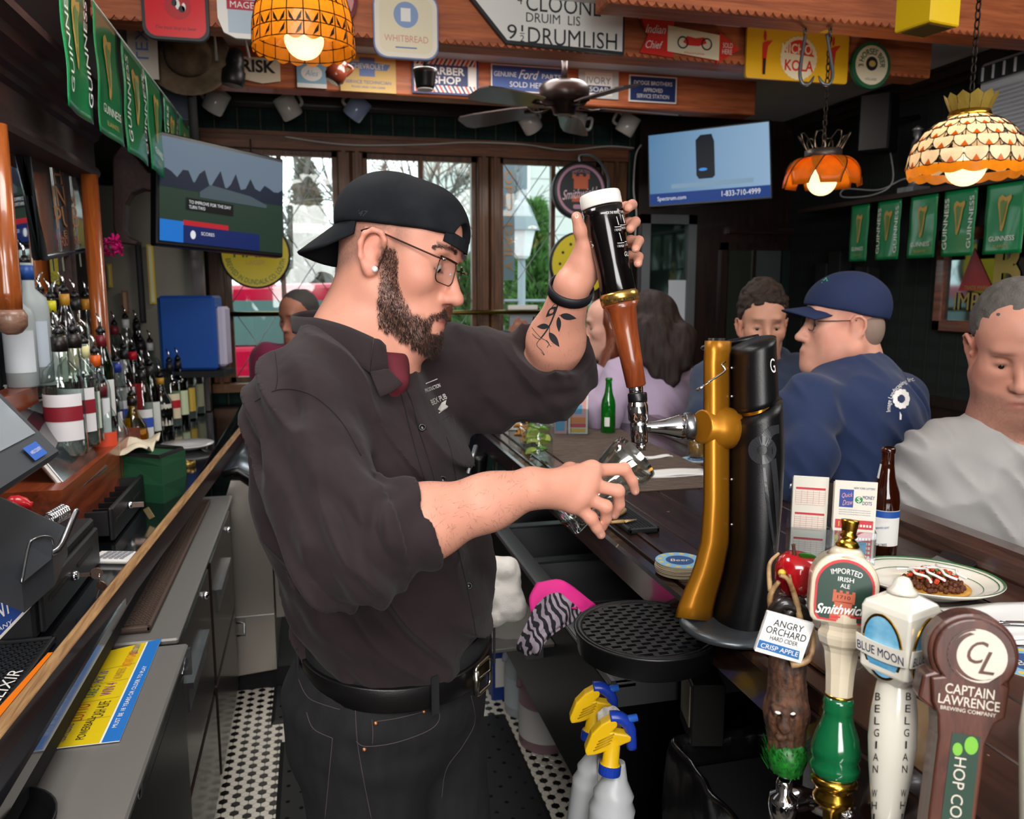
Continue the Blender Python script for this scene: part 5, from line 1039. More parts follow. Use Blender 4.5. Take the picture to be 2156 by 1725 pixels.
def slips(o,U,N_,w,h,name,label,front,cat='slips'):
    t=thing(name,label,cat,o); P=[]
    for i in range(5): ob('slip',MB().obox(o+N_*(i*.0055)+ZU*(h/2-.0015*i+ (.002 if i==0 else 0)),U,ZU,N_,w,h,.0048),M('slip_paper_%d'%(i%2),('e9e4d6','ded6c0')[i%2],.7),t)
    Of=o-N_*.0026+ZU*h/2; F=lambda x0,y0,x1,y1,m,off=.0008:flat(t,'printed_block',[(x0*w,y0*h),(x1*w,y0*h),(x1*w,y1*h),(x0*w,y1*h)],Of,U,ZU,m,off)
    if front:
        F(-.38,.22,-.05,.42,M('print_blue_violet','3a4f9a',.6)); text(t,'Quick',Of-U*w*.2+ZU*h*.355,nrm(U+ZU*.15),ZU,PNK,w*.26,h*.06,.3,off=.0014); text(t,'Draw',Of-U*w*.18+ZU*h*.275,nrm(U+ZU*.15),ZU,PNK,w*.25,h*.06,.3,off=.0014)
        text(t,'NEW YORK LOTTERY',Of+U*w*.2+ZU*h*.44,U,ZU,NVY,w*.5,h*.022); flat(t,'printed_disc',circ(w*.08,h*.31,w*.09),Of,U,ZU,M('print_green','2f8a4a',.6),.0008); text(t,'$',Of+U*w*.08+ZU*h*.31,U,ZU,BW,h=h*.07,off=.0012); text(t,'MONEY',Of+U*w*.31+ZU*h*.34,U,ZU,NVY,w*.28,h*.04); text(t,'DOTS',Of+U*w*.28+ZU*h*.275,U,ZU,NVY,w*.22,h*.04)
        for k in range(3): text(t,'Quick Draw and Money Dots are lottery games',Of+ZU*h*(.19-.025*k),U,ZU,NVY,w*.75,h*.012)
        F(-.45,-.02,.45,.08,RDP); text(t,'1',Of-U*w*.36+ZU*h*.03,U,ZU,CYE,h=h*.06,off=.0014)
        F(-.45,-.48,.45,-.05,RDP); F(-.45,-.48,-.36,-.1,CYE,.001); text(t,'2',Of-U*w*.38-ZU*h*.07,U,ZU,CYE,h=h*.05,off=.0014); text(t,'QUICK PICK',Of-U*w*.405-ZU*h*.28,ZU,-U,INK,h*.28,w*.05,off=.0016)
        for r_ in range(8):
            m=MB()
            for c_ in range(10): m.obox(Of+U*w*(-.27+c_*.073)+ZU*h*(.02 if r_==0 else -.08-.05*r_)-N_*.0012,U,ZU,N_,w*.05,h*.028,.0002)
            ob('number_boxes',m,PAP,t)
        F(-.2,-.3,.32,-.16,M('print_sky','58a6cf',.6),.0022)
    else:
        for k in range(3):
            F(-.42,.36-.3*k,.42,.385-.3*k,RDP); m=MB()
            for r_ in range(7):
                m.obox(Of+ZU*h*(.33-.3*k-.025*r_)-N_*.0008,U,ZU,N_,w*.84,h*.004,.0002)
            for c_ in range(6): m.obox(Of+U*w*(-.42+.168*c_)+ZU*h*(.27-.3*k)-N_*.0008,U,ZU,N_,w*.008,h*.16,.0002)
            ob('printed_grid',m,PNK,t)
    return t
t,o,U,N_,w_,h_=holder(1660,1826,1192,185,-16,'full of lottery slips behind the cider tap')
slips(o-U*w_*.25+ZU*.004+N_*.01,U,N_,w_*.42,h_*.98,'lottery_slips','bundle of pale red grid lottery slips in the near holder',False)
slips(o+U*w_*.25+ZU*.004-N_*.025,U,N_,w_*.48,h_*1.0,'lottery_slips','bundle of red and white money dots lottery slips in the near holder',True)
t,o,U,N_,w_,h_=holder(1166,1238,914,118,-4,'with bright slips next to the green bottle')
t=thing('lottery_slips','bundle of orange and yellow lottery slips by the green bottle','slips',o); Of=o+U*w_*.2-N_*.03+ZU*(h_*.5+.004); ww,hh_=w_*.56,h_*.98
ob('slip',MB().obox(Of+N_*.012,U,ZU,N_,ww,hh_,.022),PAP,t)
for y0,y1,m_ in((.14,.19,RDP),(-.2,.13,PNK),(-.3,-.2,ORP),(-.38,-.31,RDP),(-.47,-.4,M('slip_yellow','dfb53c',.6))): flat(t,'printed_block',[(-ww*.4,hh_*y0),(ww*.4,hh_*y0),(ww*.4,hh_*y1),(-ww*.4,hh_*y1)],Of,U,ZU,m_,.001)
flat(t,'printed_block',[(-ww*.2,-hh_*.14),(ww*.2,-hh_*.14),(ww*.2,hh_*.03),(-ww*.2,hh_*.03)],Of,U,ZU,M('print_sky','58a6cf',.6),.0016); flat(t,'printed_block',[(-ww*.36,hh_*.33),(-ww*.1,hh_*.33),(-ww*.1,hh_*.43),(-ww*.36,hh_*.43)],Of,U,ZU,NVY,.001)
t=thing('lottery_slips','bundle of pink and blue lottery slips next to the orange slips','slips',o-U*w_*.3); ob('slip',MB().obox(o-U*w_*.3+ZU*(h_*.48),U,ZU,N_,w_*.36,h_*.94,.02),PNK,t); flat(t,'printed_block',[(-w_*.15,-h_*.42),(w_*.12,-h_*.42),(w_*.12,-h_*.1),(-w_*.15,-h_*.1)],o-U*w_*.3+ZU*(h_*.48)-N_*.0105,U,ZU,M('print_sky'),.001)
# plate and tostada
po=at(1948,1243); PR=.108
pt=thing('oval_plate','cream oval plate with green rings holding a tostada','plate',po); pu,pv=nrm(RGT*.93-FH*.37),nrm(FH*.93+RGT*.37)
def ovl(m,prof,a=1.22,n=48,o=po): 
    R_=[[o+pu*r*a*math.cos(t)+pv*r*math.sin(t)+ZU*h for t in np.linspace(0,2*math.pi,n+1)[:-1]] for r,h in prof]; return m.loft(R_,True)
PLT=M('plate_ceramic','e6e0d2',.15,coat=.6); ob('dish',ovl(MB(),[(.058,.0),(.062,.004),(.090,.017),(.103,.026),(.1045,.0285),(.103,.029),(.088,.022),(.066,.011),(.05,.0095),(.001,.009)]),PLT,pt)
GRG=M('plate_green','1f6a3c',.2,coat=.4)
for r0,r1,h0,h1 in((.1005,.1040,.0284,.0293),(.0945,.0960,.0257,.0264),(.0755,.0765,.0165,.0170)): ob('green_ring',ovl(MB(),[(r0,h0),(r1,h1)]).v and (lambda m:(m.loft([[po+pu*r*1.22*math.cos(t)+pv*r*math.sin(t)+ZU*h for t in np.linspace(0,2*math.pi,49)[:-1]] for r,h in((r0,h0+.0004),(r1,h1+.0004))],False),m)[1])(MB()),GRG,pt)
to=at(1938,1262)+ZU*.0135; to=po+pu*.012-pv*.005+ZU*.0125; ts=thing('tostada','tostada topped with minced beef tomato and sour cream','food',to)
ob('tortilla',MB().lathe(to-ZU*.002,ZU,[(.060,0),(.062,.003),(.055,.004),(.0,.004)],30),M('tortilla','d9a548',.6,var='c58a2f',vs=60),ts)
mb=MB(); ring_=0
for i in range(170):
    a,r=rng.uniform(0,6.28),.052*math.sqrt(rng.random()); mb.sph(to+V(math.cos(a)*r,math.sin(a)*r,.004+.009*(1-r/.055)+rng.uniform(0,.004)),rng.uniform(.003,.0055),6,4)
tag(ob('minced_beef',mb,M('beef','4a2414',.7,var='6e3a1f',vs=200),ts),kind='stuff')
for i in range(26):
    a,r=rng.uniform(0,6.28),.04*math.sqrt(rng.random()); c=to+V(math.cos(a)*r,math.sin(a)*r+.006,.016+.010*(1-r/.05)); q=nrm(rng.normal(0,1,3)); q2=nrm(np.cross(q,V(.3,.2,1))); ob('tomato_piece',MB().obox(c,q,q2,np.cross(q,q2),.009,.008,.006,.0015),M('tomato','cc4a2c',.25,coat=.4),ts)
for i in range(14):
    a,r=rng.uniform(0,6.28),.045*math.sqrt(rng.random()); c=to+V(math.cos(a)*r,math.sin(a)*r,.021+.008*(1-r/.05)); q=nrm(rng.normal(0,1,3)*V(1,1,.3)); q2=nrm(np.cross(q,ZU)); ob('coriander',MB().obox(c,q,q2,np.cross(q,q2),.006,.005,.001),M('herb','3f6b2a',.5),ts)
SC_=M('sour_cream','f0ede6',.3,coat=.3)
for k_ in range(4): ob('cream_drizzle',MB().tube(spline([to+V(-.04+.025*k_+.006*math.sin(2.2*j+k_),-.038+.016*j,.0235+.006*math.sin(j*.7)) for j in range(6)],5),.0025,7),SC_,ts)
# phone, napkins, cutlery
o=at(1998,1196); U=nrm(PZ(2050,1192,BT)-PZ(1960,1172,BT)); Vp=np.cross(ZU,U); t=thing('phone','black phone lying face up beyond the plate','phone',o); ob('case',MB().obox(o+ZU*.005,U,Vp,ZU,.075,.150,.009,.003),BLK,t); ob('screen',MB().obox(o+ZU*.0098,U,Vp,ZU,.068,.142,.0008),M('phone_screen','15181c',.05,coat=.5),t)
def napkin(px,py,w,h,rot,label,n=3):
    o=at(px,py); U=nrm(RGT*math.cos(rot)+FH*math.sin(rot)); Vp=np.cross(ZU,U); t=thing('napkin',label,'napkin',o)
    for i in range(n): ob('fold',MB().grid(lambda u,v,i=i:o+U*w*(u-.5)*(1-.02*i)+Vp*h*(v-.5)*(1-.04*i)+ZU*(.002+i*.003+.0015*math.sin(7*u+2*i)+.001*math.sin(9*v)),10,6),M('napkin_white','e9e8e6',.8),t,solid=.002)
    return t,o
napkin(1425,1000,.19,.085,.15,'white folded napkin lying behind the tilted pint glass'); napkin(2120,1305,.19,.10,.15,'folded white napkin beyond the knife beside the plate'); napkin(2128,1345,.17,.05,.1,'folded white napkin under the knife at the frame edge')
napkin(1385,965,.10,.03,.4,'small torn white napkin on the woven placemat',2)
o=at(2120,1328)+ZU*.013; t=thing('table_knife','steel table knife resting on the white napkins','cutlery',o); U=nrm(RGT-FH*.05); ob('blade',MB().tube([o-U*.10,o-U*.02],[.004,.008],10,flat=.2),CHR,t); ob('handle',MB().tube([o-U*.02,o+U*.1],[.006,.007],10,flat=.5),CHR,t)
# woven placemat
o=(at(1185,915)+at(1480,985))/2; t=thing('placemat','grey brown woven placemat under the bottles on the bar','placemat',o); x0,x1,y0,y1=.76,1.16,2.0,3.05; m=MB()
ob('base',MB().box((x0,y0,BT+.0005),(x1,y1,BT+.002)),M('weave_base','40362f',.8),t)
for i in range(60): y=y0+(y1-y0)*(i+.5)/60; m.box((x0,y-.0065,BT+.002),(x1,y+.0065,BT+.0035))
tag(ob('woven_strands',m,M('weave','4d4039',.8,var='6b5a4f',vs=90,vst=(.3,3,1)),t),kind='stuff')
# beer glass, jars
t,o=onbar('small_glass','small glass of pale beer on a coaster behind the gold tower','glass',1466,964); ob('glass',MB().lathe(o,ZU,[(.024,0),(.027,.004),(.03,.08),(.029,.08),(.026,.006)],22,False),CLR,t); ob('beer',MB().lathe(o,ZU,[(.0245,.006),(.0275,.06),(.0001,.0605)],22),M('lager','c98a1a',.1,trans=.5),t)
def jar(px,py,label,mats=None,r=.048,h=.105,cat='jar'):
    t,o=onbar('glass_jar',label,cat,px,py); ob('glass',MB().lathe(o,ZU,[(r*.92,0),(r,.008),(r,h*.72),(r*.8,h*.84),(r*.82,h),(r*.9,h*1.02),(r*.9,h*1.08),(r*.8,h*1.08)],26,False),CLR,t)
    ob('wire_bail',MB().tube(spline([o+ZU*h*.85-RGT*r*.85,o+ZU*h*1.0-RGT*r*1.25,o+ZU*h*.75-RGT*r*1.15,o+ZU*h*.5-RGT*r*1.02],5),.0014,6),CHR,t)
    ob('lid',MB().lathe(o+ZU*h*1.1+FH*r*.6-RGT*r*.3,nrm(ZU+FH*.5),[(r*.85,0),(r*.88,.004),(r*.6,.010),(.0,.011)],24),CLR,t); return t,o
LIME=M('lime_skin','4f8a1f',.35); LIMF=M('lime_flesh','b9c96a',.3); ORS=M('orange_skin','d98a1a',.4); ORF=M('orange_flesh','e8b04a',.3)
def wedge(c,mats,s=.022):
    a=nrm(rng.normal(0,1,3)); u,v,w=MB().frame(a); t=thing('fruit_wedge','cut fruit wedge','fruit',c); return t,u,v,w
def wedges(o,n,skin,flesh,lab,grp,r=.04,h=.085,s=.021):
    k=0
    for i in range(n):
        z=.010+h*(i/n); a=rng.uniform(0,6.28); rr=r*.58*math.sqrt(rng.random()) if i%2 else r*.62; c=o+V(math.cos(a)*rr,math.sin(a)*rr,z+.008); ax=nrm(rng.normal(0,1,3)); u,v,w=MB().frame(ax)
        t=thing('fruit_wedge',lab,'fruit',c,grp); m=MB(); L=[c+ (u*math.cos(q)+v*math.sin(q))*s for q in np.linspace(0,math.pi,9)]
        ob('rind',MB().add([c+w*.0]+[p for p in L]+[c+(u*math.cos(q)*.95+v*math.sin(q)*.9+w*.42*math.sin(q))*s for q in np.linspace(0,math.pi,9)],[(1+j,2+j,11+j,10+j) for j in range(8)],True),skin,t); ob('flesh',MB().add([c]+L+[c+(u*math.cos(q)*.95+v*math.sin(q)*.9+w*.42*math.sin(q))*s for q in np.linspace(0,math.pi,9)],[(0,1+j,2+j) for j in range(8)]+[(0,11+j,10+j) for j in range(8)]),flesh,t)
t,o=jar(1133,966,'open clip top glass jar full of lime wedges'); wedges(o,15,LIME,LIMF,'green lime wedge inside the clip top jar','lime wedges in the jar')
t,o=jar(1098,938,'clip top glass jar of orange slices behind the lime jar',None,.046,.10); wedges(o,9,ORS,ORF,'orange wedge inside the jar behind the limes','orange wedges in the jar')
t=thing('slip_box','white slip box beside the lime jar','box',at(1075,905)); ob('box',MB().obox(at(1075,905)+ZU*.045,RGT,FH,ZU,.08,.04,.09,.003),PAP,t)
# service mat with knife and opener
c=(at(1290,1080,BT+.004)+at(1345,1105,BT+.004))/2; c=at(1322,1096,BT+.004); gridmat('service_mat',c,V(0,1,0),V(-1,0,0),.20,.075,'black ribbed service mat on the bar edge beside the hand',RUB,22,8)
t=thing('bottle_opener','wavy edged brass corkscrew on the service mat','opener',c+ZU*.012); ob('body',MB().tube(spline([PZ(1282,1086,BT+.018),PZ(1306,1082,BT+.018),PZ(1316,1074,BT+.018),PZ(1302,1070,BT+.018),PZ(1290,1078,BT+.018)],5),.0045,8),M('aged_gold','b59a6a',.35,.6),t)
t=thing('paring_knife','small tan handled knife on the service mat','knife',c+ZU*.012); ob('blade',MB().tube([PZ(1340,1094,BT+.016),PZ(1312,1098,BT+.016)],[.003,.010],10,flat=.15),M('aged_gold'),t); ob('handle',MB().tube([PZ(1312,1098,BT+.016),PZ(1286,1100,BT+.016)],[.008,.006],10,flat=.5),M('tan_handle','b08a55',.5),t)
# towels
TOW=M('towel_white','d8d3cc',.9,bump=.6,bs=420)
tz=SDF(); P=lambda x,y,d:PD(x,y,d); TDp=2.02
for a,b,r in(((1025,1195),(1065,1200),.028),((1070,1195),(1085,1290),.026),((1030,1200),(1020,1260),.03),((1040,1240),(1065,1280),.032),((1020,1270),(1045,1300),.026),((1065,1240),(1085,1280),.028)): tz.cone(P(*a,TDp),P(*b,TDp-.02),r,r*.9,.02)
def twd(Q): return .008*vnoise(Q,30,2)+.004*vnoise(Q,90,5)
twl=ob('towel',tz.mesh('towel',.004,twd),TOW); tag(twl,'bunched white bar towel with a blue stripe by the sink','towel'); bvt=bvh_of(twl.data)
seam(twl,[(1012,1276),(1022,1258),(1034,1244),(1040,1238)],bvt,M('towel_blue','3f6aa0',.9),.005,5,.001,'stripe')
t=thing('under_shelf','narrow steel shelf holding the white towel','shelf',PD(1060,1320,2.02)); q_=PD(1050,1318,2.05); ob('shelf_plate',MB().box((q_[0]-.05,q_[1]-.12,q_[2]-.016),(.545,q_[1]+.16,q_[2]-.006),.002),M('shelf_steel','6a6660',.4,.7),t); ob('bracket',MB().box((.50,q_[1]-.02,q_[2]-.09),(.545,q_[1]+.02,q_[2]-.016)),DSTEEL,t)
# pink and zebra cloth hanging on the rim
ZEB=M('zebra_print','8a7f8a',.8); nt=ZEB.node_tree; wv=nt.nodes.new('ShaderNodeTexWave'); wv.inputs['Scale'].default_value=26; wv.inputs['Distortion'].default_value=9; wv.inputs['Detail'].default_value=1.5; wv.inputs['Detail Scale'].default_value=.9; tc=nt.nodes.new('ShaderNodeTexCoord'); nt.links.new(tc.outputs['Object'],wv.inputs['Vector']); rp=nt.nodes.new('ShaderNodeValToRGB'); rp.color_ramp.elements[0].position=.42; rp.color_ramp.elements[1].position=.55; rp.color_ramp.elements[0].color=lin('15131a'); rp.color_ramp.elements[1].color=lin('9c8f9c'); nt.links.new(wv.outputs['Fac'],rp.inputs[0]); nt.links.new(rp.outputs[0],nt.nodes['Principled BSDF'].inputs['Base Color'])
t=thing('cleaning_cloth','pink cloth with a zebra print backing draped over the sink edge','cloth',PD(1170,1290,1.72))
def sheet(rows,d,name,mat,par,amp=.004,seed=0):
    G=[spline([PD(*p) for p in r],5) for r in rows]; nU=len(G[0]); cols=[spline([G[j][i] for j in range(len(G))],5) for i in range(nU)]; nV=len(cols[0])
    return ob(name,MB().grid(lambda u,v:(lambda p:p-FWD*amp*(math.sin(17*u+3*v+seed)+.6*math.sin(9*v-11*u)))(cols[min(int(round(u*(nU-1))),nU-1)][min(int(round(v*(nV-1))),nV-1)]),nU-1,nV-1),mat,par,solid=.003)
sheet([[(1130,1228,1.80),(1180,1222,1.78),(1210,1240,1.76),(1255,1275,1.72)],[(1115,1258,1.75),(1165,1250,1.72),(1215,1268,1.70),(1240,1284,1.69)],[(1118,1290,1.70),(1160,1278,1.67),(1205,1280,1.66),(1225,1290,1.66)]],0,'pink_side',M('hot_pink','e0208a',.75),t)
sheet([[(1122,1285,1.69),(1165,1248,1.68),(1195,1262,1.665),(1222,1286,1.66)],[(1100,1330,1.66),(1150,1310,1.63),(1185,1305,1.63),(1205,1310,1.64)],[(1088,1365,1.66),(1112,1355,1.625),(1150,1340,1.62),(1168,1330,1.63)],[(1100,1375,1.67),(1120,1380,1.64),(1135,1376,1.63),(1140,1360,1.635)]],0,'zebra_side',ZEB,t,.006,2)
# spray bottles
def spray(bx,by,hx,hy,d,label,lbl=False):
    c=PD(bx,by,d); t=thing('spray_bottle',label,'spray bottle',c-ZU*.15); PB=M('frosted_plastic','c9ccce',.35,trans=.2); YE=M('trigger_yellow','e3b510',.35); BL=M('trigger_blue','1b3aa0',.3)
    ax=nrm(PD(hx-8,hy+105,d)-c); tp=PD(hx-8,hy+105,d); L=float(np.linalg.norm(tp-c))
    ob('bottle',MB().lathe(c-ZU*.14,ax,[(.036,0),(.040,.005),(.040,.14),(.041,.15),(.034,.165),(.036,.175),(.030,.185),(.022,.20),(.016,L+.14-.006),(.014,L+.14)],26),PB,t)
    ob('cap_ring',MB().lathe(tp-ax*.012,ax,[(.019,0),(.0195,.003),(.0195,.016),(.017,.018)],20,sm=False),BL,t); ob('neck',MB().lathe(tp+ax*.004,ax,[(.018,0),(.018,.002),(.0145,.004),(.0135,.045)],18),YE,t)
    H=tp+ax*.045; U=nrm(RGT+ZU*.22); W=nrm(ZU-RGT*.22)
    hd=[(-.045,-.012),(-.046,-.002),(-.030,.026),(-.012,.040),(.010,.048),(.014,.040),(.012,.030),(.002,.022),(.024,.012),(.030,.006),(.028,-.002),(.018,-.004),(-.006,-.010),(-.03,-.013)]
    n=np.cross(U,W); ho=ob('trigger_head',MB().prism([H+U*p[0]*1.1+W*p[1]+n*.011 for p in hd][::-1],-n*.022),YE,t,bev=.003)
    for i in range(4): ob('rib',MB().cyl(H+U*(-.036+.004*i)+W*(-.004+.005*i)+n*.0115,H+U*(-.004+.003*i)+W*(.004+.005*i)+n*.0115,.0011,n=6),M('trigger_groove','b08a08',.5),ho)
    ob('blue_body',MB().tube(spline([H+U*.004+W*.044,H+U*.020+W*.040,H+U*.03+W*.028,H+U*.034+W*.012,H+U*.03-W*.02],4),[.0115]*5+[.011]*4+[.010]*4+[.009]*4,12),BL,t); ob('nozzle',MB().lathe(H+U*.028+W*.034,U,[(.009,0),(.007,.006),(.0065,.022),(.005,.023)],12),M('nozzle_blue','2a5cb8',.25),t)
    if lbl:
        bv=bvh_of(t.children[0].data); 
        decal(t,'label',[(bx-14,by-8),(bx+30,by-14),(bx+30,by+22),(bx+8,by+36),(bx-14,by+20)],[(0,1,2,3,4)],bv,BLUE,.001); dtext(t,'ZEP',(bx+8,by+4),(1,-.1),bv,BW,36,20,.2,off=.0018)
    return t
spray(1226,1668,1254,1440,1.50,'spray bottle with a blue shield label and yellow trigger',True); spray(1272,1725,1292,1510,1.40,'nearer plain white spray bottle with a yellow trigger')
cl=thing('hanging_rag','small white rag hanging between the spray bottles','rag',PD(1285,1540,1.47)); sheet([[(1258,1500,1.47),(1285,1486,1.46),(1312,1500,1.47)],[(1258,1600,1.475),(1280,1605,1.465),(1300,1600,1.475)],[(1262,1700,1.475),(1280,1705,1.465),(1296,1700,1.475)]],0,'rag_cloth',TOW,cl)
t=thing('bottle_shelf','low steel shelf under the spray bottles','shelf',PD(1255,1780,1.45)); pz=PD(1255,1740,1.45); ob('plate',MB().box((pz[0]-.10,pz[1]-.2,.575),(pz[0]+.12,pz[1]+.12,.585)),STEEL,t); ob('post',MB().box((pz[0]-.10,pz[1]+.09,0),(pz[0]-.08,pz[1]+.11,.575)),STEEL,t); ob('post',MB().box((pz[0]-.10,pz[1]-.2,0),(pz[0]-.08,pz[1]-.18,.575)),STEEL,t)
# rubbish bin with liner
BAG=M('bin_liner','0c0b0d',.22,bump=.5,bs=30); bx0,bx1,by0,by1,bz=.62,.93,.86,1.27,.80
t=thing('rubbish_bin','black bin with a shiny liner folded over its rim','bin',((bx0+bx1)/2,(by0+by1)/2,0))
ob('bin_body',MB().box((bx0,by0,0),(bx1,by1,bz-.05),.02),BLKM,t)
R_=[]
for z,e in((bz-.32,.014),(bz-.2,.02),(bz-.06,.016),(bz,.012),(bz+.004,0),(bz-.03,-.015),(bz-.25,-.02)):
    P_l=[]
    for a,b in[(bx0-e+(bx1-bx0+2*e)*i/16,by0-e) for i in range(16)]+[(bx1+e,by0-e+(by1-by0+2*e)*i/16) for i in range(16)]+[(bx1+e-(bx1-bx0+2*e)*i/16,by1+e) for i in range(16)]+[(bx0-e,by1+e-(by1-by0+2*e)*i/16) for i in range(16)]: P_l.append(V(a+rng.normal(0,.004),b+rng.normal(0,.004),z+rng.normal(0,.005)))
    R_.append(P_l)
ob('liner',MB().loft(R_,False),BAG,t,sub=1)
t=thing('carton','yellow and black label carton under the counter end','box',PD(1470,1500,1.5)); c=PD(1478,1480,1.52); ob('box',MB().obox(c,FH,ZU,RGT,.10,.12,.06,.002),M('carton_black','141312',.5),t); ob('side_label',MB().obox(c-RGT*.031+ZU*.01,FH,ZU,RGT,.07,.08,.002),M('carton_label','6b6457',.6),t)
t=thing('counter_end','worn wooden support under the bar counter','support',(.80,1.0,.6)); ob('post',MB().box((.70,.93,.55),(.80,1.0,BT-.036),.004),BARW,t); ob('apron_board',MB().box((.66,.30,BT-.16),(.69,.94,BT-.036),.004),BARW,t)
# jugs and boxes on the floor
t=thing('detergent_carton','blue and white detergent carton on the tiles','box',V(.62,3.0,0)); c=V(*PZ(1078,1460,.0)[:2],0); ob('carton',MB().box(c+V(-.09,-.05,0),c+V(.10,.1,.28),.004),M('carton_blue','1c3a86',.5),t); ob('label',MB().box(c+V(-.08,-.052,.06),c+V(.09,-.049,.18)),PAP,t)
def jug(px,py,r,h,mat,label,band=None):
    c=V(*PZ(px,py,0)[:2],0); t=thing('detergent_jug',label,'jug',c); ob('jug_body',MB().lathe(c,ZU,[(r*.96,0),(r,.01),(r,h*.62),(r*.85,h*.78),(r*.4,h*.92),(r*.36,h)],26),mat,t)
    if band: ob('label',MB().lathe(c+ZU*h*.14,ZU,[(r*1.01,0),(r*1.01,h*.4)],26,False),band,t)
    ob('screw_cap',MB().cyl(c+ZU*h,c+ZU*(h+.03),r*.42,n=16),BLUE,t); ob('jug_handle',MB().tube(spline([c+ZU*h*.92-RGT*r*.3,c+ZU*h*.95-RGT*r*.8,c+ZU*h*.7-RGT*r*.98],5),.012,8),mat,t)
jug(1150,1560,.10,.30,M('jug_pink','b5929c',.4,trans=.2),'translucent pink detergent jug with a white label',PAP); jug(1108,1495,.085,.29,M('jug_white','b9c0c6',.4),'white detergent jug between the carton and the pink jug',M('label_pale','c9d4da',.6))
t=thing('soap_bottle','blue soap bottle beside the towel at the sink','bottle',PD(1008,1190,2.1)); ob('bottle',MB().lathe(PZ(1012,1212,.851),ZU,[(.03,0),(.032,.006),(.032,.06),(.02,.085),(.010,.09),(.010,.105)],18),M('soap_blue','2a78c4',.3,trans=.3),t); ob('pump',MB().cyl(PZ(1012,1212,.851)+ZU*.1,PZ(1012,1212,.851)+ZU*.14,.006),WHT,t)
t=thing('shaker','black pour spout bottle beyond the sink','bottle',PD(1005,1020,2.7)); ob('body',MB().lathe(PZ(1008,1026,.856),ZU,[(.02,0),(.028,.05),(.036,.11),(.036,.13)],18),BLK,t); ob('rod',MB().tube([PD(985,1000,2.6),PD(1002,940,2.7)],.008,8),STEEL,t)
# ================= back bar =================
ZB_=.95; BK=M('counter_black','0d0f13',.12,coat=.5)
cb=thing('back_bar_counter','glossy black back bar counter with a worn wooden rail','counter',(-.75,2.5,0))
ob('worktop',MB().box((-1.1,.5,ZB_-.03),(-.42,4.95,ZB_),.003),BK,cb)
RTOP=WOOD('worn_rail_top','7a5532','b08a5c',1,.6,.0,2.0,.3,'3a2416'); rs=lambda Y:-.44+(Y-1.568)*.0497
m=MB().loft([[V(rs(y)+x,y,z) for x,z in((-.022,.93),(.006,.93),(.006,.985),(-.022,.985))] for y in np.linspace(.5,4.9,8)],True,False); ob('wooden_rail',m,WOOD('rail_dark','1f1110','35211e',1,.4,.2),cb)
ob('worn_edge',MB().loft([[V(rs(y)+x,y,z) for x,z in((-.021,.985),(.005,.985),(.004,.9865),(-.019,.9865))] for y in np.linspace(.5,4.9,8)],True,False),RTOP,cb)
ob('riser',MB().box((-1.1,.5,.86),(-.44,4.95,ZB_-.03)),BLKM,cb)
# lower steel units
def unit(name,label,y0,y1,xf):
    t=thing(name,label,'cabinet',(-.6,(y0+y1)/2,0)); ob('steel_top',MB().box((-.95,y0,.835),(xf+.02,y1,.85),.004),M('worn_steel','8f8c88',.42,.65,bump=.12,bs=25),t); ob('body',MB().box((-.95,y0,.08),(xf-.006,y1,.835)),BLKM,t); return t
u1=unit('under_counter_cooler','black under counter cooler with a steel top holding the lottery sheet',.75,1.80,-.31)
ob('door',MB().box((-.316,.8,.1),(-.300,1.78,.79),.004),BLK,u1); k0=PX(290,1665,-.30); ob('lock',MB().lathe(k0,V(1,0,0),[(.014,0),(.014,.004),(.010,.006)],16),CHR,u1); ob('edge_strip',MB().box((-.312,.76,.795),(-.298,1.795,.835)),BLK,u1)
ob('hinge_bracket',MB().box((-.31,1.79,.78),(-.285,1.80,.84)).tube([V(-.298,1.79,.82),V(-.298,1.75,.80)],.004,8),STEEL,u1)
u2=unit('drawer_cabinet','steel topped drawer cabinet with a woven mat beyond the cooler',1.83,3.13,-.335)
for y0,y1 in((1.87,2.45),(2.50,3.10)):
    d=ob('drawer',MB().box((-.341,y0,.42),(-.326,y1,.80),.004),M('drawer_brown','2a211e',.3,coat=.2),u2); ob('drawer_pull',MB().box((-.326,y0+.10,.66),(-.310,y0+.42,.675)).box((-.326,y0+.1,.60),(-.322,y0+.42,.66)),STEEL,d); ob('lock',MB().sph(V(-.322,y1-.12,.76),.011,12,8),CHR,d)
    ob('drawer',MB().box((-.341,y0,.1),(-.326,y1,.40),.004),M('drawer_brown'),u2)
gridmat('service_mat',V(-.43,2.45,.856),V(0,1,0),V(-1,0,0),1.15,.10,'long brown woven mat on the steel drawer cabinet',M('woven_brown','4a3a31',.7),80,10)
# ice bin with the curved lid
ib=thing('ice_bin','stainless ice bin with a curved sloping front at the far end','ice bin',(-.25,3.5,0))
P_=lambda x,y,Yv=3.2:(lambda p:(p[0],p[2]))(PY(x,y,Yv)); op=[P_(494,1425),P_(476,1045),P_(486,1012),P_(505,1012),P_(528,1028),P_(550,1052),P_(569,1085),P_(583,1409)]
ob('bin_side',MB().prism([V(x,3.2,z) for x,z in op][::-1],(0,.62,0)),M('brushed_warm_steel','a29b93',.35,.9,bump=.1,bs=40),ib)
cv=[P_(470,1000),P_(500,990),P_(530,1008),P_(556,1038),P_(580,1080)]; ob('lid_edge',MB().tube([V(x,3.195,z) for x,z in cv],.014,8),BLK,ib); ob('sloping_lid',MB().add([V(x,3.2,z+.01) for x,z in cv]+[V(x,3.82,z+.01) for x,z in cv],[(i,i+1,6+i,5+i) for i in range(4)],True),M('lid_steel','5d666e',.3,.8),ib,solid=.01)
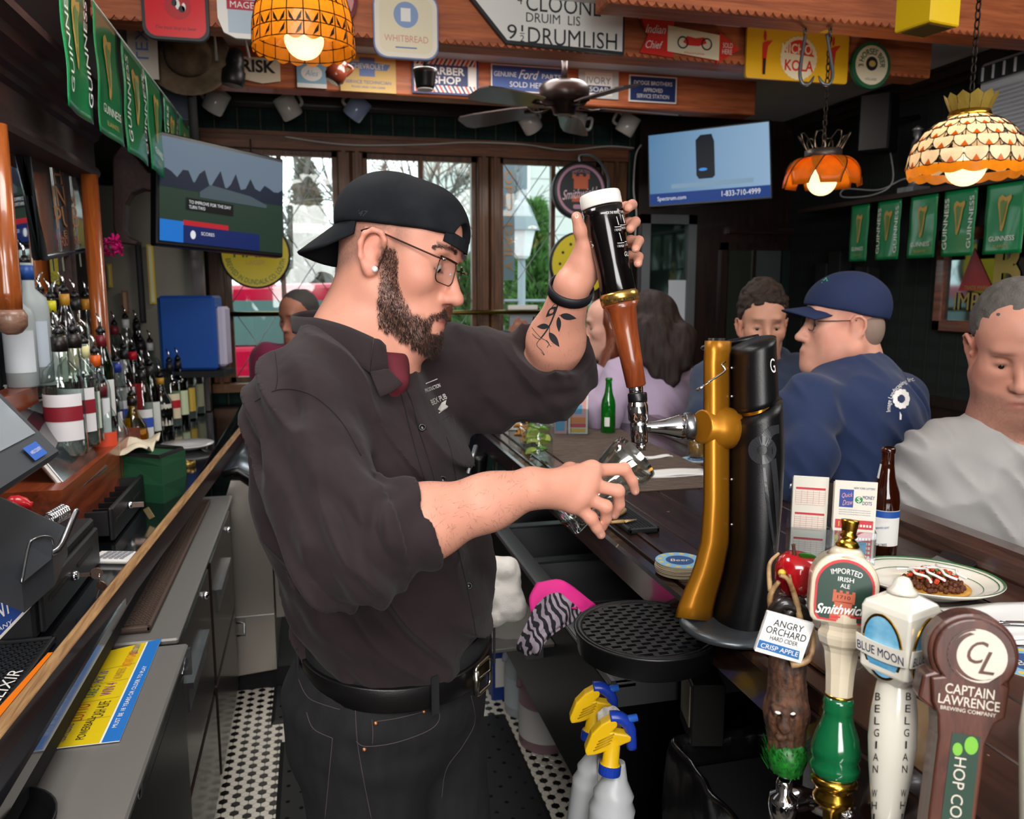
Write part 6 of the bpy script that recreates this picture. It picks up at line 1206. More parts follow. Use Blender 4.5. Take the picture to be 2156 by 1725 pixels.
a,b=P_(574,1142),P_(601,1300); ob('side_flange',MB().box((a[0],3.2,b[1]),(b[0],3.3,a[1]),.003),M('brushed_warm_steel'),ib); ob('seam_strip',MB().box((op[0][0],3.196,P_(500,1300)[1]),(op[-1][0],3.2,P_(500,1303)[1])),STEEL,ib); a=P_(498,1310); ob('latch',MB().tube([V(a[0],3.19,a[1]),V(a[0]+.03,3.18,a[1]),V(a[0]+.03,3.18,a[1]-.05),V(a[0],3.18,a[1]-.05)],.004,6),STEEL,ib)
ob('base_panel',MB().box((-.36,3.25,.0),(-.10,3.8,.09)),BLKM,ib)
# lottery sheet under plastic
def quad(pts,z): return [PZ(x,y,z) for x,y in pts]
LQ=quad([(95,1578),(252,1560),(340,1345),(225,1372)],.8535); lt=thing('lottery_sheet','yellow and blue lottery price sheet under the wooden rail','sheet',LQ[0])
bl2=lambda u,v,dz=0:(LQ[0]*(1-u)*(1-v)+LQ[1]*u*(1-v)+LQ[2]*u*v+LQ[3]*(1-u)*v)+ZU*dz
def lq(u0,v0,u1,v1,mat,name,dz): return ob(name,MB().add([bl2(u0,v0,dz),bl2(u1,v0,dz),bl2(u1,v1,dz),bl2(u0,v1,dz)],[(0,1,2,3)]),mat,lt)
ob('backing',MB().prism([bl2(0,0),bl2(1,0),bl2(1,1),bl2(0,1)],ZU*-.0015),PAP,lt); lq(0,0,.72,1,M('sheet_yellow','d9bd12',.35,coat=.3),'yellow_field',.0002); lq(.75,0,1,1,M('sheet_blue','1d6fc0',.35,coat=.3),'blue_band',.0002)
Ux=nrm(LQ[3]-LQ[0]); Vx=np.cross(ZU,Ux)
for s_,u,v,w_,h_,c in(('POWERBALL',.42,.14,.075,.014,'1a1a1a'),('CASH 4LIFE',.50,.30,.06,.02,'3a3a1a'),('WIN 4',.45,.50,.05,.02,'7a1a7a'),('NUMBERS',.5,.66,.05,.016,'b08a2a'),('INSTANT GAMES',.55,.82,.07,.018,'d9662a'),('MEGA MILLIONS',.15,.12,.06,.014,'2a3a8a'),('LOTTO',.2,.3,.06,.02,'b0202a'),('TAKE 5',.2,.5,.05,.018,'1a6a5a'),('PICK 10',.2,.66,.05,.016,'2a4a9a'),('QUICK DRAW',.58,.93,.05,.016,'3a4f9a')): text(lt,s_,bl2(u,v,.0006),Ux,Vx,M('sheet_ink_'+c,c,.5),w_,h_,off=.0002)
for v in(.22,.40,.58,.75): lq(.0,v-.003,.70,v,M('sheet_rule','8a7a10',.5),'rule',.0006)
text(lt,'MUST BE 18 YEARS OR OLDER TO PLAY',bl2(.87,.4,.0006),Ux,Vx,BW,.24,.008,off=.0002)
# bar mat with the orange stripe
mq=V(-.565,1.30,ZB_+.004); bm=gridmat('service_mat',mq,V(0,1,0),V(-1,0,0),.66,.135,'black studded bar mat with an orange stripe near the rail',RUB,40,10)
a,b=PZ(112,1378,ZB_+.014),PZ(0,1505,ZB_+.014); ob('orange_stripe',MB().obox((a+b)/2+(b-a)*.35,nrm(b-a),np.cross(ZU,nrm(b-a)),ZU,float(np.linalg.norm(b-a))*1.75,.022,.004,.001),M('vivid_orange','f07a08',.4),bm); c_=PZ(22,1430,ZB_+.013); text(bm,'ELIXIR',c_-V(0,.03,0),V(0,1,0),V(-1,0,0),PAP,.12,.022,.3)
# ---------- registers ----------
CASE=M('register_black','17181b',.45,bump=.2,bs=500); CAS2=M('register_grey','3c3f44',.4,bump=.1,bs=500)
dr=thing('cash_drawer','closed black cash drawer with keys in its lock near the camera','cash drawer',(-.75,1.87,ZB_))
ob('case',MB().box((-1.0,1.64,ZB_+.003),(-.535,2.10,ZB_+.118),.006),CASE,dr); fc=ob('drawer_front',MB().box((-.536,1.66,ZB_+.008),(-.524,2.085,ZB_+.098),.004),CASE,dr)
for y in(1.70,1.90): ob('slot',MB().box((-.5245,y,ZB_+.058),(-.522,y+.12,ZB_+.066)),INK,fc)
def keyset(par,p,ax=V(1,0,0),col='8a7468'):
    km=M('key_'+col,col,.3,.9); ob('lock',MB().lathe(p,ax,[(.011,0),(.011,.006),(.008,.012)],16),CHR,par); k=thing('key_ring','pair of keys hanging from the cash drawer lock','keys',p+ax*.012) ; return k,km
k,km=keyset(dr,V(-.524,1.855,ZB_+.055)); k['label']='pair of dark keys hanging from the closed cash drawer'
ob('key',MB().obox(V(-.498,1.855,ZB_+.055),V(1,0,0),ZU,V(0,1,0),.022,.008,.002).lathe(V(-.476,1.854,ZB_+.056),V(0,1,0),[(.013,0),(.013,.002)],16),km,k); ob('key',MB().lathe(V(-.468,1.853,ZB_+.027),nrm(V(.3,1,.2)),[(.012,0),(.012,.002)],16).obox(V(-.475,1.85,ZB_+.011),nrm(V(-.4,0,-1)),V(0,1,0),V(1,0,0),.02,.006,.002),M('key_copper','a8836c',.3,.9),k); ob('split_ring',MB().tube([V(-.470,1.854,ZB_+.043)+V(0,math.cos(a)*.004,math.sin(a)*.012) for a in np.linspace(0,6.28,14)[:-1]],.0009,6,closed=True),CHR,k)
st=[PY(x,y,1.638) for x,y in((-60,1345),(-60,1262),(0,1256),(40,1243),(66,1278),(0,1347))]; stk=ob('sticker',MB().prism(st[::-1],V(0,.001,0)),M('sticker_cream','ddd6cc',.5),dr); cst=np.mean(st,0); ob('sticker_blue',MB().add([cst+(p-cst)*.86-V(0,.0006,0) for p in st],[tuple(range(6))[::-1]]),M('sticker_navy','1c3f86',.5),stk)
text(stk,'MOUNT',PY(-18,1297,1.636),nrm(PY(60,1264,1.636)-PY(0,1300,1.636)),nrm(PY(-5,1290,1.636)-PY(0,1320,1.636)),PAP,.078,.03,bold=.02); text(stk,'COMPANY',PY(-10,1330,1.636),nrm(PY(60,1290,1.636)-PY(0,1326,1.636)),nrm(PY(-5,1290,1.636)-PY(0,1320,1.636)),PAP,.07,.009)
d2=thing('cash_drawer','open black cash drawer with an empty coin tray by the green bag','cash drawer',(-.75,2.45,ZB_)); ob('case',MB().box((-1.0,2.20,ZB_+.003),(-.66,2.72,ZB_+.118),.006),CASE,d2); f2=ob('drawer_front',MB().box((-.545,2.27,ZB_+.004),(-.532,2.68,ZB_+.095),.004),CASE,d2)
ob('tray',MB().box((-.69,2.28,ZB_+.02),(-.545,2.67,ZB_+.03)).box((-.69,2.27,ZB_+.02),(-.545,2.282,ZB_+.085)).box((-.69,2.668,ZB_+.02),(-.545,2.68,ZB_+.085)),BLKM,d2)
for i in range(1,6): ob('divider',MB().box((-.69,2.28+.065*i,ZB_+.03),(-.547,2.284+.065*i,ZB_+.075)),BLK,d2)
for y in(2.30,2.52): ob('slot',MB().box((-.5325,y,ZB_+.05),(-.530,y+.10,ZB_+.057)),INK,f2)
k,km=keyset(d2,V(-.532,2.45,ZB_+.055)); k['label']='pair of keys hanging from the open cash drawer'; ob('key',MB().obox(V(-.505,2.45,ZB_+.055),V(1,0,0),ZU,V(0,1,0),.03,.016,.002,.001),M('key_pink','b09a90',.3,.9),k); ob('key',MB().obox(V(-.478,2.448,ZB_+.028),nrm(V(.5,0,-1)),V(1,0,.5),V(0,1,0),.035,.016,.002,.001),M('key_gold','8f7d5a',.3,.9),k)
t=thing('calculator','small white calculator half hidden by the cash drawer','calculator',PZ(240,1180,ZB_)); c=PZ(243,1180,ZB_); ob('case',MB().obox(V(c[0],c[1],ZB_+.007),nrm(V(.3,1,0)),nrm(V(-1,.3,0)),ZU,.07,.11,.012,.004),WHT,t); kb=MB()
for i in range(4):
    for j in range(5): kb.obox(V(c[0],c[1],ZB_+.014)+nrm(V(.3,1,0))*(-.022+.014*i)+nrm(V(-1,.3,0))*(-.03+.014*j),nrm(V(.3,1,0)),nrm(V(-1,.3,0)),ZU,.010,.009,.003)
ob('keys',kb,M('key_grey','8d8f96',.5),t)
# big point-of-sale screen
A,B=PZ(-110,1088,1.30),PZ(138,948,1.30); A[0]=B[0]=-.49; A=V(-.49,1.20,1.30); B=V(-.49,1.74,1.30); up_=nrm(V(-.62,0,.78)); nm_=np.cross(nrm(B-A),up_); nm_=nm_ if nm_[0]>0 else -nm_
t=thing('register_screen','large tilted register touch screen at the frame edge','monitor',V(-.7,1.45,ZB_+.12)); w_=float(np.linalg.norm(B-A)); c=(A+B)/2+up_*.16
ob('housing',MB().obox(c-nm_*.02,nrm(B-A),up_,nm_,w_,.32,.035,.006),CAS2,t); ob('screen',MB().obox(c+up_*.02-nm_*.001,nrm(B-A),up_,nm_,w_-.07,.245,.004),M('glossy_screen','a9b2ba',.06,coat=1,spec=1.0),t); ob('pedestal',MB().obox(V(-.72,1.5,1.15),V(1,0,0),V(0,1,0),ZU,.16,.2,.2,.02),CASE,t)
so_=PX(62,970,-.478); O=A+(B-A)*.80+up_*.028+nm_*.003; sb=ob('sticker',MB().obox(O,nrm(B-A),up_,nm_,.07,.03,.0006),M('sticker_blue','2a62c0',.5),t); text(sb,'STICKER',O+nm_*.0004,nrm(B-A),up_,PAP,.05,.008) if False else text(sb,'HARD COUNTRY',O+nm_*.0004,nrm(B-A),up_,PAP,.055,.007)
# second screen
p0,p1=PZ(155,1048,1.10),PZ(230,985,1.10); tu=nrm(PY(105,832,p1[1])-p1); e=nrm(p1-p0); nn=np.cross(e,tu); nn=nn if nn[0]>0 else -nn; w_=float(np.linalg.norm(p1-p0)); hgt=float(np.linalg.norm(PY(105,832,p1[1])-p1)); c=(p0+p1)/2+tu*hgt/2
t=thing('tablet_screen','smaller tilted tablet register with a card reader on its side','monitor',p0); ob('housing',MB().obox(c-nn*.008,e,tu,nn,w_,hgt,.014,.005),M('tablet_silver','a9a4a0',.3,.6),t); ob('screen',MB().obox(c,e,tu,nn,w_*.95,hgt*.96,.004,.002),M('tablet_glass','23262c',.05,coat=1,spec=1.0),t); ob('card_reader',MB().obox(c+e*(w_/2+.012)+tu*hgt*.16,e,tu,nn,.03,hgt*.45,.028,.008),CAS2,t); ob('stand',MB().obox(c-tu*hgt*.3-nn*.08-ZU*.06,V(1,0,0),V(0,1,0),ZU,.12,.15,.12,.02),CASE,t)
t=thing('receipt_printer','black receipt printer with curved silver edged covers','printer',V(-.7,1.6,ZB_+.12)); pz=lambda x,y,d:PD(x,y,d)
ob('sloped_top',MB().prism([pz(-40,1030,1.5),pz(15,1052,1.62),pz(138,1110,1.66),pz(110,1170,1.56),pz(45,1225,1.48),pz(-40,1185,1.42)],V(0,0,-.06)),CAS2,t)
ob('cover_flap',MB().add([pz(45,1228,1.46),pz(60,1150,1.5),pz(72,1136,1.51),pz(92,1130,1.53),pz(108,1134,1.545),pz(112,1145,1.55),pz(106,1178,1.53)],[tuple(range(7))]),CAS2,t,solid=.006); ob('silver_edge',MB().tube(spline([pz(45,1228,1.455),pz(60,1150,1.495),pz(72,1136,1.505),pz(92,1130,1.525),pz(108,1134,1.54),pz(112,1148,1.545)],5),.0028,8),STEEL,t); ob('silver_edge',MB().tube(spline([pz(108,1166,1.54),pz(122,1158,1.55),pz(134,1140,1.57),pz(150,1102,1.60),pz(163,1072,1.62)],5),[.0042]*20+[.003],8,flat=1.6),STEEL,t)
t=thing('scanner_cable','coiled steel spring cable behind the printer','cable',pz(120,1085,1.75)); ob('coil',MB().tube([pz(100,1098,1.72)+(pz(138,1076,1.78)-pz(100,1098,1.72))*i/90+(ZU*math.cos(i*.63)+nrm(V(1,-.4,0))*math.sin(i*.63))*.016 for i in range(90)],.0022,6),CHR,t)
t=thing('red_bottle','red plastic squeeze bottle lying behind the register','bottle',pz(32,1060,1.8)); ob('body',MB().lathe(pz(12,1056,1.8),nrm(pz(56,1064,1.82)-pz(12,1056,1.8)),[(.004,0),(.014,.006),(.019,.02),(.016,.038),(.010,.046),(.010,.052)],18),M('bulb_red','d6202a',.3,coat=.4),t)
# bag, spray, plate, clutter
t=thing('shopping_bag','dark green fabric bag standing by the open drawer','bag',V(-.6,2.78,ZB_)); bgp=[PZ(342,1064,ZB_),PZ(242,1042,ZB_+.0)]; a=V(-.475,2.66,ZB_); b=V(-.70,2.80,ZB_)
GB=M('bag_green','0d4427',.8,bump=.4,bs=300); rr=lambda z,s:[p+ZU*z+V(rng.normal(0,.003),rng.normal(0,.003),0)+ (p-(a+b)/2-V(.02,.07,0))*s for p in (a,a+(b-a)*.5,b,b+V(.05,.13,0),a+(b-a)*.5+V(.05,.13,0),a+V(.05,.13,0))]
ob('bag_body',MB().loft([rr(0,0),rr(.06,.03),rr(.12,.0),rr(.145,-.02)],True,False),GB,t); ob('bag_rim',MB().loft([rr(.145,.0),rr(.158,.0)],False,False),BLKM,t)
t=thing('spray_can','small silver spray bottle with a teal label beside the green bag','spray bottle',PZ(351,1032,ZB_)); o=PZ(351,1032,ZB_); ob('can',MB().lathe(o,ZU,[(.017,0),(.019,.004),(.019,.085),(.012,.10),(.009,.102)],20),M('can_silver','c3c6c6',.3,.7),t); ob('label',MB().lathe(o+ZU*.012,ZU,[(.0193,0),(.0193,.055)],20,False),M('label_cream','d6d3a8',.6),t); ob('label_band',MB().lathe(o+ZU*.055,ZU,[(.0195,0),(.0195,.014)],20,False),M('teal','1f9aa8',.5),t); ob('cap',MB().lathe(o+ZU*.10,ZU,[(.011,0),(.011,.02),(.006,.024),(.006,.034)],14),WHT,t)
t=thing('serving_plate','white oval plate on the black back bar','plate',PZ(395,945,ZB_)); o=PZ(395,946,ZB_); ob('dish',MB().lathe(o,ZU,[(.05,0),(.06,.006),(.105,.022),(.107,.026),(.06,.014),(.0,.012)],32),M('plate_white','dcdcdc',.2,coat=.4),t)
t=thing('napkin_pile','crumpled cream napkins on top of the green bag','napkin',PZ(280,948,ZB_+.17)); 
o=V(-.60,2.82,ZB_+.165); ob('paper',MB().grid(lambda u,v:o+V(.16*(u-.5),.24*(v-.5),.012*math.sin(9*u+5*v)+.010*math.sin(13*v)),14,12),M('napkin_cream','d8cdb4',.8),t,solid=.002)
t=thing('tape_roll','brass tape roll on the black counter','tape',PZ(395,985,ZB_)); o=PZ(396,982,ZB_); ob('roll',MB().lathe(o,ZU,[(.026,0),(.028,.004),(.028,.02),(.018,.02),(.018,.0)],24,False),M('roll_brass','8a7138',.3,.8),t); ob('strap',MB().tube(spline([o-V(.05,.03,-.01),o-V(.09,-.02,-.012),o-V(.07,.06,-.01),o-V(.02,.05,-.012)],6),.006,8,flat=.4),BLK,t)
for i,(x,y,lab) in enumerate(((225,905,'upturned rocks glass on the counter behind the tablet'),(155,868,'upturned rocks glass on the low wooden shelf'))):
    z=ZB_ if i==0 else 1.08; o=bpz=PZ(x,y+18,z); t=thing('rocks_glass',lab,'glass',o); ob('glass',MB().lathe(o,ZU,[(.040,0),(.037,.09),(.036,.092),(.034,.088),(.037,.004)],22,False),CLR,t)
t=thing('corner_bin','round black bin at the lower frame corner','bin',PZ(0,1725,.85)); o=PZ(-40,1775,.85); ob('bin',MB().lathe(V(o[0],o[1],.852),ZU,[(.090,0),(.094,.006),(.096,.022),(.092,.022),(.088,.006),(.0,.005)],36),BLK,t)
# ---------- mirror, posts and cornice ----------
mr=thing('back_bar_mirror','large mirror behind the liquor bottles','mirror',(-.81,2.1,1.0)); ob('mirror_glass',MB().box((-.815,1.2,1.0),(-.80,3.05,2.0)),MIR,mr); ob('frame_rail',MB().box((-.83,1.2,.955),(-.79,3.05,1.0)).box((-.83,3.03,.955),(-.78,3.09,2.0)),CORN,mr)
cn=thing('back_bar_cornice','dark moulded wooden cornice above the back bar mirror','cornice',(-.85,2.0,2.0)); prf=[(-1.1,2.0),(-.70,2.0),(-.695,2.015),(-.70,2.03),(-.71,2.035),(-.71,2.115),(-.695,2.125),(-.69,2.14),(-.675,2.15),(-.665,2.17),(-.64,2.18),(-.63,2.20),(-.60,2.215),(-.60,2.235),(-1.1,2.235)]
ob('moulding',MB().prism([V(x,.2,z) for x,z in prf][::-1],(0,2.95,0)),CORN,cn); ob('soffit',MB().box((-1.1,.2,2.235),(-.72,5.1,ZC)),M('soffit_black','0d0b0b',.7),cn)
for Yv,xs,lab in((2.19,-.705,'glossy orange wood post in front of the mirror at the frame edge'),(3.07,-.715,'orange wood post carrying the far end of the cornice')):
    t=thing('wooden_post',lab,'post',(xs,Yv,.95)); z0=1.56 if Yv<2.5 else .955
    ob('shaft',MB().lathe(V(xs,Yv,z0),ZU,[(.026,0),(.028,.05),(.028,2.0-z0)],18),WOOD('post_orange_wood','7a3a16','a85a26',2,.25,.6),t); ob('cap',MB().lathe(V(xs,Yv,z0),ZU,[(.012,-.05),(.022,-.045),(.034,-.03),(.036,-.005),(.028,.01)],18),WOOD('post_cap_wood','6b4a3c','9a7866',0,.4,.2),t)
t=thing('corbel_bracket','carved dark wood scroll bracket under the green banners','bracket',PY(262,420,3.72)); cp=[(236,330),(258,300),(290,335),(312,362),(356,372),(352,392),(318,402),(300,398),(276,408),(264,430),(262,485),(272,500),(292,508),(285,516),(250,512),(238,480)]
ob('scroll',MB().prism([PY(x,y,3.72) for x,y in cp],(0,.09,0)),CORN,t,bev=.006)
pw=thing('pale_wall_panel','pale end panel beyond the mirror hung with small pictures','panel',(-.8,4.7,.95)); a=PY(212,380,4.7); ob('board',MB().box((-1.06,4.7,.955),(-.62,4.73,2.15)),M('pale_panel','7d7a70',.7),pw); ob('upright',MB().box((-.62,4.66,.955),(-.56,4.74,2.3)),DKWOOD,pw)
for i,(x0,y0,x1,y1,mt,lab) in enumerate(((284,512,308,680,BLKM,'tall black picture frame on the pale end panel'),(308,515,330,640,M('yellow_card','c9b23a',.6),'narrow yellow card beside the black picture frame'),(225,556,237,605,M('yellow_card'),'small yellow card on the pale end panel'),(255,612,272,660,M('brown_card','7a5a44',.6),'small brown card low on the pale end panel'))):
    a,b=PY(x0,y0,4.68),PY(x1,y1,4.68); t=thing('wall_card',lab,'picture',(a+b)/2); ob('card',MB().box((a[0],4.675,b[2]),(b[0],4.69,a[2])),mt,t); ob('inner_panel',MB().box((a[0]+.008,4.672,b[2]+.01),(b[0]-.008,4.676,a[2]-.01)),M('card_grey_%d'%i,('2a2a2c','d8d0a0','d8d4b0','a88a70')[i],.6),t)
# added panel: reflected pub lettering and glare built as a plate before the mirror
ps=thing('reflection_panel','dark glass panel with orange inn and pub lettering before the mirror','sign',PX(120,420,-.795)); Xp=-.795; Q=[PX(88,542,Xp),PX(188,523,Xp),PX(140,302,Xp),PX(48,306,Xp)]
ob('reflection_plate',MB().prism(Q,V(.008,0,0)),M('reflection_dark','3a4042',.08,coat=1,var='5a6264',vs=5),ps); ob('frame',MB().tube([q+V(.006,0,0) for q in Q],.012,6,closed=True),M('frame_pewter','6a7074',.3,.7),ps)
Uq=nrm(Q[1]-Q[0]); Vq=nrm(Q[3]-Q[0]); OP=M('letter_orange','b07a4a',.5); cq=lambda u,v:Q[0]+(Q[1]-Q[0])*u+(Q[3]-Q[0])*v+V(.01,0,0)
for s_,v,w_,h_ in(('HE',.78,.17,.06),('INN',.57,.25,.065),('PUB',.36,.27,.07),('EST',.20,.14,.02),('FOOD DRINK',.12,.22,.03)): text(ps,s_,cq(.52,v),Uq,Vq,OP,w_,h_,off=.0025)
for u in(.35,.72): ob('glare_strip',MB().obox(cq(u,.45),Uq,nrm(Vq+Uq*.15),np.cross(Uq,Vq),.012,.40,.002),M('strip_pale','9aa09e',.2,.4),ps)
# flowers
t=thing('flower_bunch','bright pink artificial flowers tied to the wooden post','flowers',PD(218,520,3.02)); 
for i,(x,y,d,r,c) in enumerate(((240,508,2.98,.03,'d6127a'),(250,525,2.97,.027,'c2106c'),(232,530,2.98,.024,'b00e62'),(188,510,3.0,.028,'d6127a'),(192,530,3.0,.026,'b83a9a'),(222,512,3.0,.02,'e0308a'))):
    o=PD(x,y,d); m=MB()
    for k in range(16):
        a=rng.normal(0,1,3); a=nrm(a-FWD*.5); u,v,w=m.frame(a); m.grid(lambda p,q:o+a*r*(.3+.7*q)+u*r*.55*(p-.5)*math.sin(math.pi*(q*.8+.15))+v*r*.18*math.sin(6*p+q),4,3)
    ob('blossom',m,M('petal_'+c,c,.6),t)
m=MB()
for i in range(10): m.v and None; o=PD(238+rng.normal(0,8),515+rng.normal(0,8),2.99); a=nrm(rng.normal(0,1,3)); u,v,w=m.frame(a); m.grid(lambda p,q:o+a*.03*q+u*.014*(p-.5)*math.sin(math.pi*q),2,4)
ob('leaves',m,M('flower_leaf','2a6a34',.5),t)
# blue dispenser
c=PD(405,700,4.1); t=thing('blue_dispenser','blue plastic dispenser box beside the window','dispenser',c-ZU*.2); U=nrm(RGT+FH*.1); Nn=np.cross(ZU,U); ob('shell',MB().obox(c,U,ZU,Nn,.27,.37,.16,.012),M('dispenser_blue','1f4fa0',.35,coat=.2),t); ob('dark_side',MB().obox(c-U*.136+Nn*.0,Nn,ZU,U,.15,.35,.008),M('dispenser_teal','123a5a',.4),t); ob('white_mechanism',MB().obox(c+U*.155-ZU*.02,U,ZU,Nn,.045,.30,.12,.012),M('lilac_plastic','b9b4cc',.4),t); ob('wall_shelf',MB().obox(c-ZU*.205,U,Nn,ZU,.34,.2,.03),BLKM,t)
# ---------- liquor bottles ----------
KIND=[[(.034,0),(.037,.004),(.037,.17),(.033,.195),(.018,.225),(.0145,.24),(.0145,.285)],[(.036,0),(.039,.004),(.039,.19),(.034,.205),(.015,.22),(.014,.29)],[(.031,0),(.033,.004),(.032,.20),(.022,.24),(.014,.27),(.0135,.31)],[(.040,0),(.044,.005),(.046,.10),(.040,.14),(.022,.17),(.015,.19),(.0145,.24)],[(.045,0),(.05,.005),(.05,.20),(.045,.235),(.020,.26),(.018,.33)]]
TIN={'clear':THIN('bottle_clear','e6efec',.10),'green':THIN('bottle_green','2f7a3a',.10),'amber':THIN('bottle_amber','a85a1a',.10),'dark':M('bottle_dark','0c0f0c',.08,coat=.6),'frosted':M('bottle_frosted','b9c4c6',.45,trans=.3),'yellow':THIN('bottle_gold','d9c04a',.10)}
CNT={}
def liquor(px,X,z,kind,tint,lab,cap,row,sc=1.0,stripe=None,tall=None,pour=True):
    r=rayd(px,760); o=V(X,X*r[1]/r[0],z); i=CNT.get(row,0); CNT[row]=i+1
    cn={'clear':'clear glass','green':'green glass','amber':'amber','dark':'dark glass','frosted':'frosted','yellow':'golden'}[tint]
    t=thing('liquor_bottle','%s liquor bottle, %s from the register in the %s row'%(cn,ORD[i],row),'bottle',o,'liquor bottles on the back bar'); P=[(a*sc,b*sc) for a,b in KIND[kind]]; R=P[1][0]; H=P[-1][1]
    ob('glass_body',MB().lathe(o,ZU,P,18),TIN[tint],t)
    if tint in('clear','green','yellow','amber'): ob('liquor',MB().lathe(o,ZU,[(R*.9,.006),(R*.92,.01),(R*.92,H*(.3+.25*((i*37)%10)/10)),(.0001,H*(.3+.25*((i*37)%10)/10)+.0005)],16),M('spirit_'+tint,{'clear':'c9d2d0','green':'3f7a3a','yellow':'c9a02a','amber':'8a4a12'}[tint],.1,trans=.8),t)
    l=ob('label',MB().lathe(o+ZU*H*.14,ZU,[(R*1.015,0),(R*1.015,H*.38)],12,False,a0=-2.9,a1=-.1,uv=(RGT,FH,ZU)),M('label_'+lab,lab,.6),t)
    if stripe: ob('label_stripe',MB().lathe(o+ZU*H*.30,ZU,[(R*1.03,0),(R*1.03,H*.12)],12,False,a0=-2.9,a1=-.1,uv=(RGT,FH,ZU)),M('label_'+stripe,stripe,.6),l)
    ob('neck_band',MB().lathe(o+ZU*H*.86,ZU,[(P[-1][0]*1.12,0),(P[-1][0]*1.12,H*.12)],14),M('cap_'+cap,cap,.4),t)
    if pour: ob('pourer',MB().lathe(o+ZU*H,ZU,[(.013,0),(.015,.004),(.015,.010),(.010,.014),(.008,.02)],12),BLK,t); ob('spout',MB().tube([o+ZU*(H+.018),o+ZU*(H+.04),o+ZU*(H+.062)-RGT*.012],[.0045,.004,.0028],8),CHR,t)
for a in((46,-.755,1.36,1,'frosted','c9d0d6','1f4f9a'),(70,-.76,1.36,4,'frosted','b9c4d0','1f4f9a'),(98,-.765,1.30,1,'clear','d9dcdc','d0d0d0'),(116,-.765,1.30,1,'clear','d6dccc','d6cf1a'),(146,-.765,1.30,2,'amber','c9bfa0','c08a2a'),(168,-.77,1.30,1,'clear','dcdcd6','1a1a1c'),(190,-.77,1.28,2,'clear','d0d6c9','c98a2a')): liquor(*a,'mirror',1.0)
for a in((128,-.66,1.17,4,'clear','e3e0e2','17110e'),(158,-.66,1.17,4,'clear','e3e0e2','17110e'),(178,-.655,1.17,1,'clear','c9d6c9','d9cf9a'),(200,-.65,1.14,0,'clear','dcdce0','d65a14'),(216,-.66,1.17,2,'green','d9dcd9','6a1420')): liquor(*a,'third',1.0,stripe=('8a1a2a' if a[0] in(128,158) else None))
for a in((246,-.9,1.12,1,'clear','d6d6d9','7a2430'),(270,-.9,1.12,2,'clear','dcdcdc','d6d9dc'),(292,-.9,1.12,0,'dark','2a1a14','1a1a1a'),(308,-.9,1.12,2,'amber','2a1a12','d9b31a'),(326,-.9,1.12,0,'clear','d6d6d6','d9d9d9')): liquor(*a,'back',1.15)
for a in((208,-.64,1.02,0,'clear','d64a2a','7a1426'),(226,-.70,1.03,0,'clear','dcdce2','f08a14'),(244,-.74,1.03,0,'clear','d9dde6','243a9a'),(262,-.78,1.03,2,'clear','d9d9d9','1a1a1a'),(280,-.80,1.03,0,'dark','c21a2a','c2142a'),(298,-.82,1.03,2,'dark','d9b31a','1a1a1a'),(318,-.82,1.03,1,'clear','e3e3e3','d9d9d9'),(340,-.82,1.03,0,'clear','d0d6cf','2a2a2a')): liquor(*a,'second',1.1,stripe=('2a4fb0' if a[0] in(244,) else None))
for a in((232,-.64,.951,0,'clear','d9442a','1a1a1a'),(272,-.68,.951,3,'yellow','b5792a','1a1412'),(296,-.69,.951,2,'clear','dcdcdc','1a1a1a'),(314,-.70,.951,2,'green','d6dcd6','2a2a2a'),(334,-.70,.951,3,'dark','d0ccc0','b5852a'),(356,-.68,.951,1,'clear','dccfae','1a1a1a'),(374,-.66,.951,1,'green','c9d6b0','1a1a1a'),(390,-.64,.951,1,'clear','d9b84a','b5892a'),(409,-.62,.951,1,'clear','a8a88a','b9b0c2')): liquor(*a,'front',1.1,stripe=('2a4fb0' if a[0]==296 else 'b01a2a' if a[0]==356 else None))
ob_r=thing('bottle_risers','stepped wooden risers under the rear rows of bottles','shelf',(-.8,3.0,.95)); ob('step',MB().box((-.79,2.0,.951),(-.735,3.0,1.30)),REDWOOD,ob_r); ob('step',MB().box((-.79,2.0,1.30),(-.73,2.42,1.36)),REDWOOD,ob_r); ob('step',MB().box((-.734,2.1,.951),(-.60,3.02,1.14)),REDWOOD,ob_r); ob('step',MB().box((-1.0,3.1,.951),(-.76,4.4,1.03)),REDWOOD,ob_r); ob('step',MB().box((-1.0,3.1,1.03),(-.86,4.4,1.12)),REDWOOD,ob_r)
t=thing('cork_box','brown wooden box propped before the tequila bottle','box',PZ(310,930,ZB_)); o=PZ(305,935,ZB_); ob('panel',MB().obox(o+ZU*.055,RGT,ZU,FH,.05,.11,.012,.003),M('cork','a5743a',.7,var='8a5a2a',vs=60),t)
t=thing('red_clip','red ribbon loop in front of the bottles','ribbon',PZ(280,935,ZB_)); o=PZ(282,938,ZB_); ob('loop',MB().tube([o+RGT*.016*math.sin(a)+ZU*(.03-.03*math.cos(a)) for a in np.linspace(.3,6.0,16)],.006,8,flat=.5),M('ribbon_red','e0202a',.4),t)
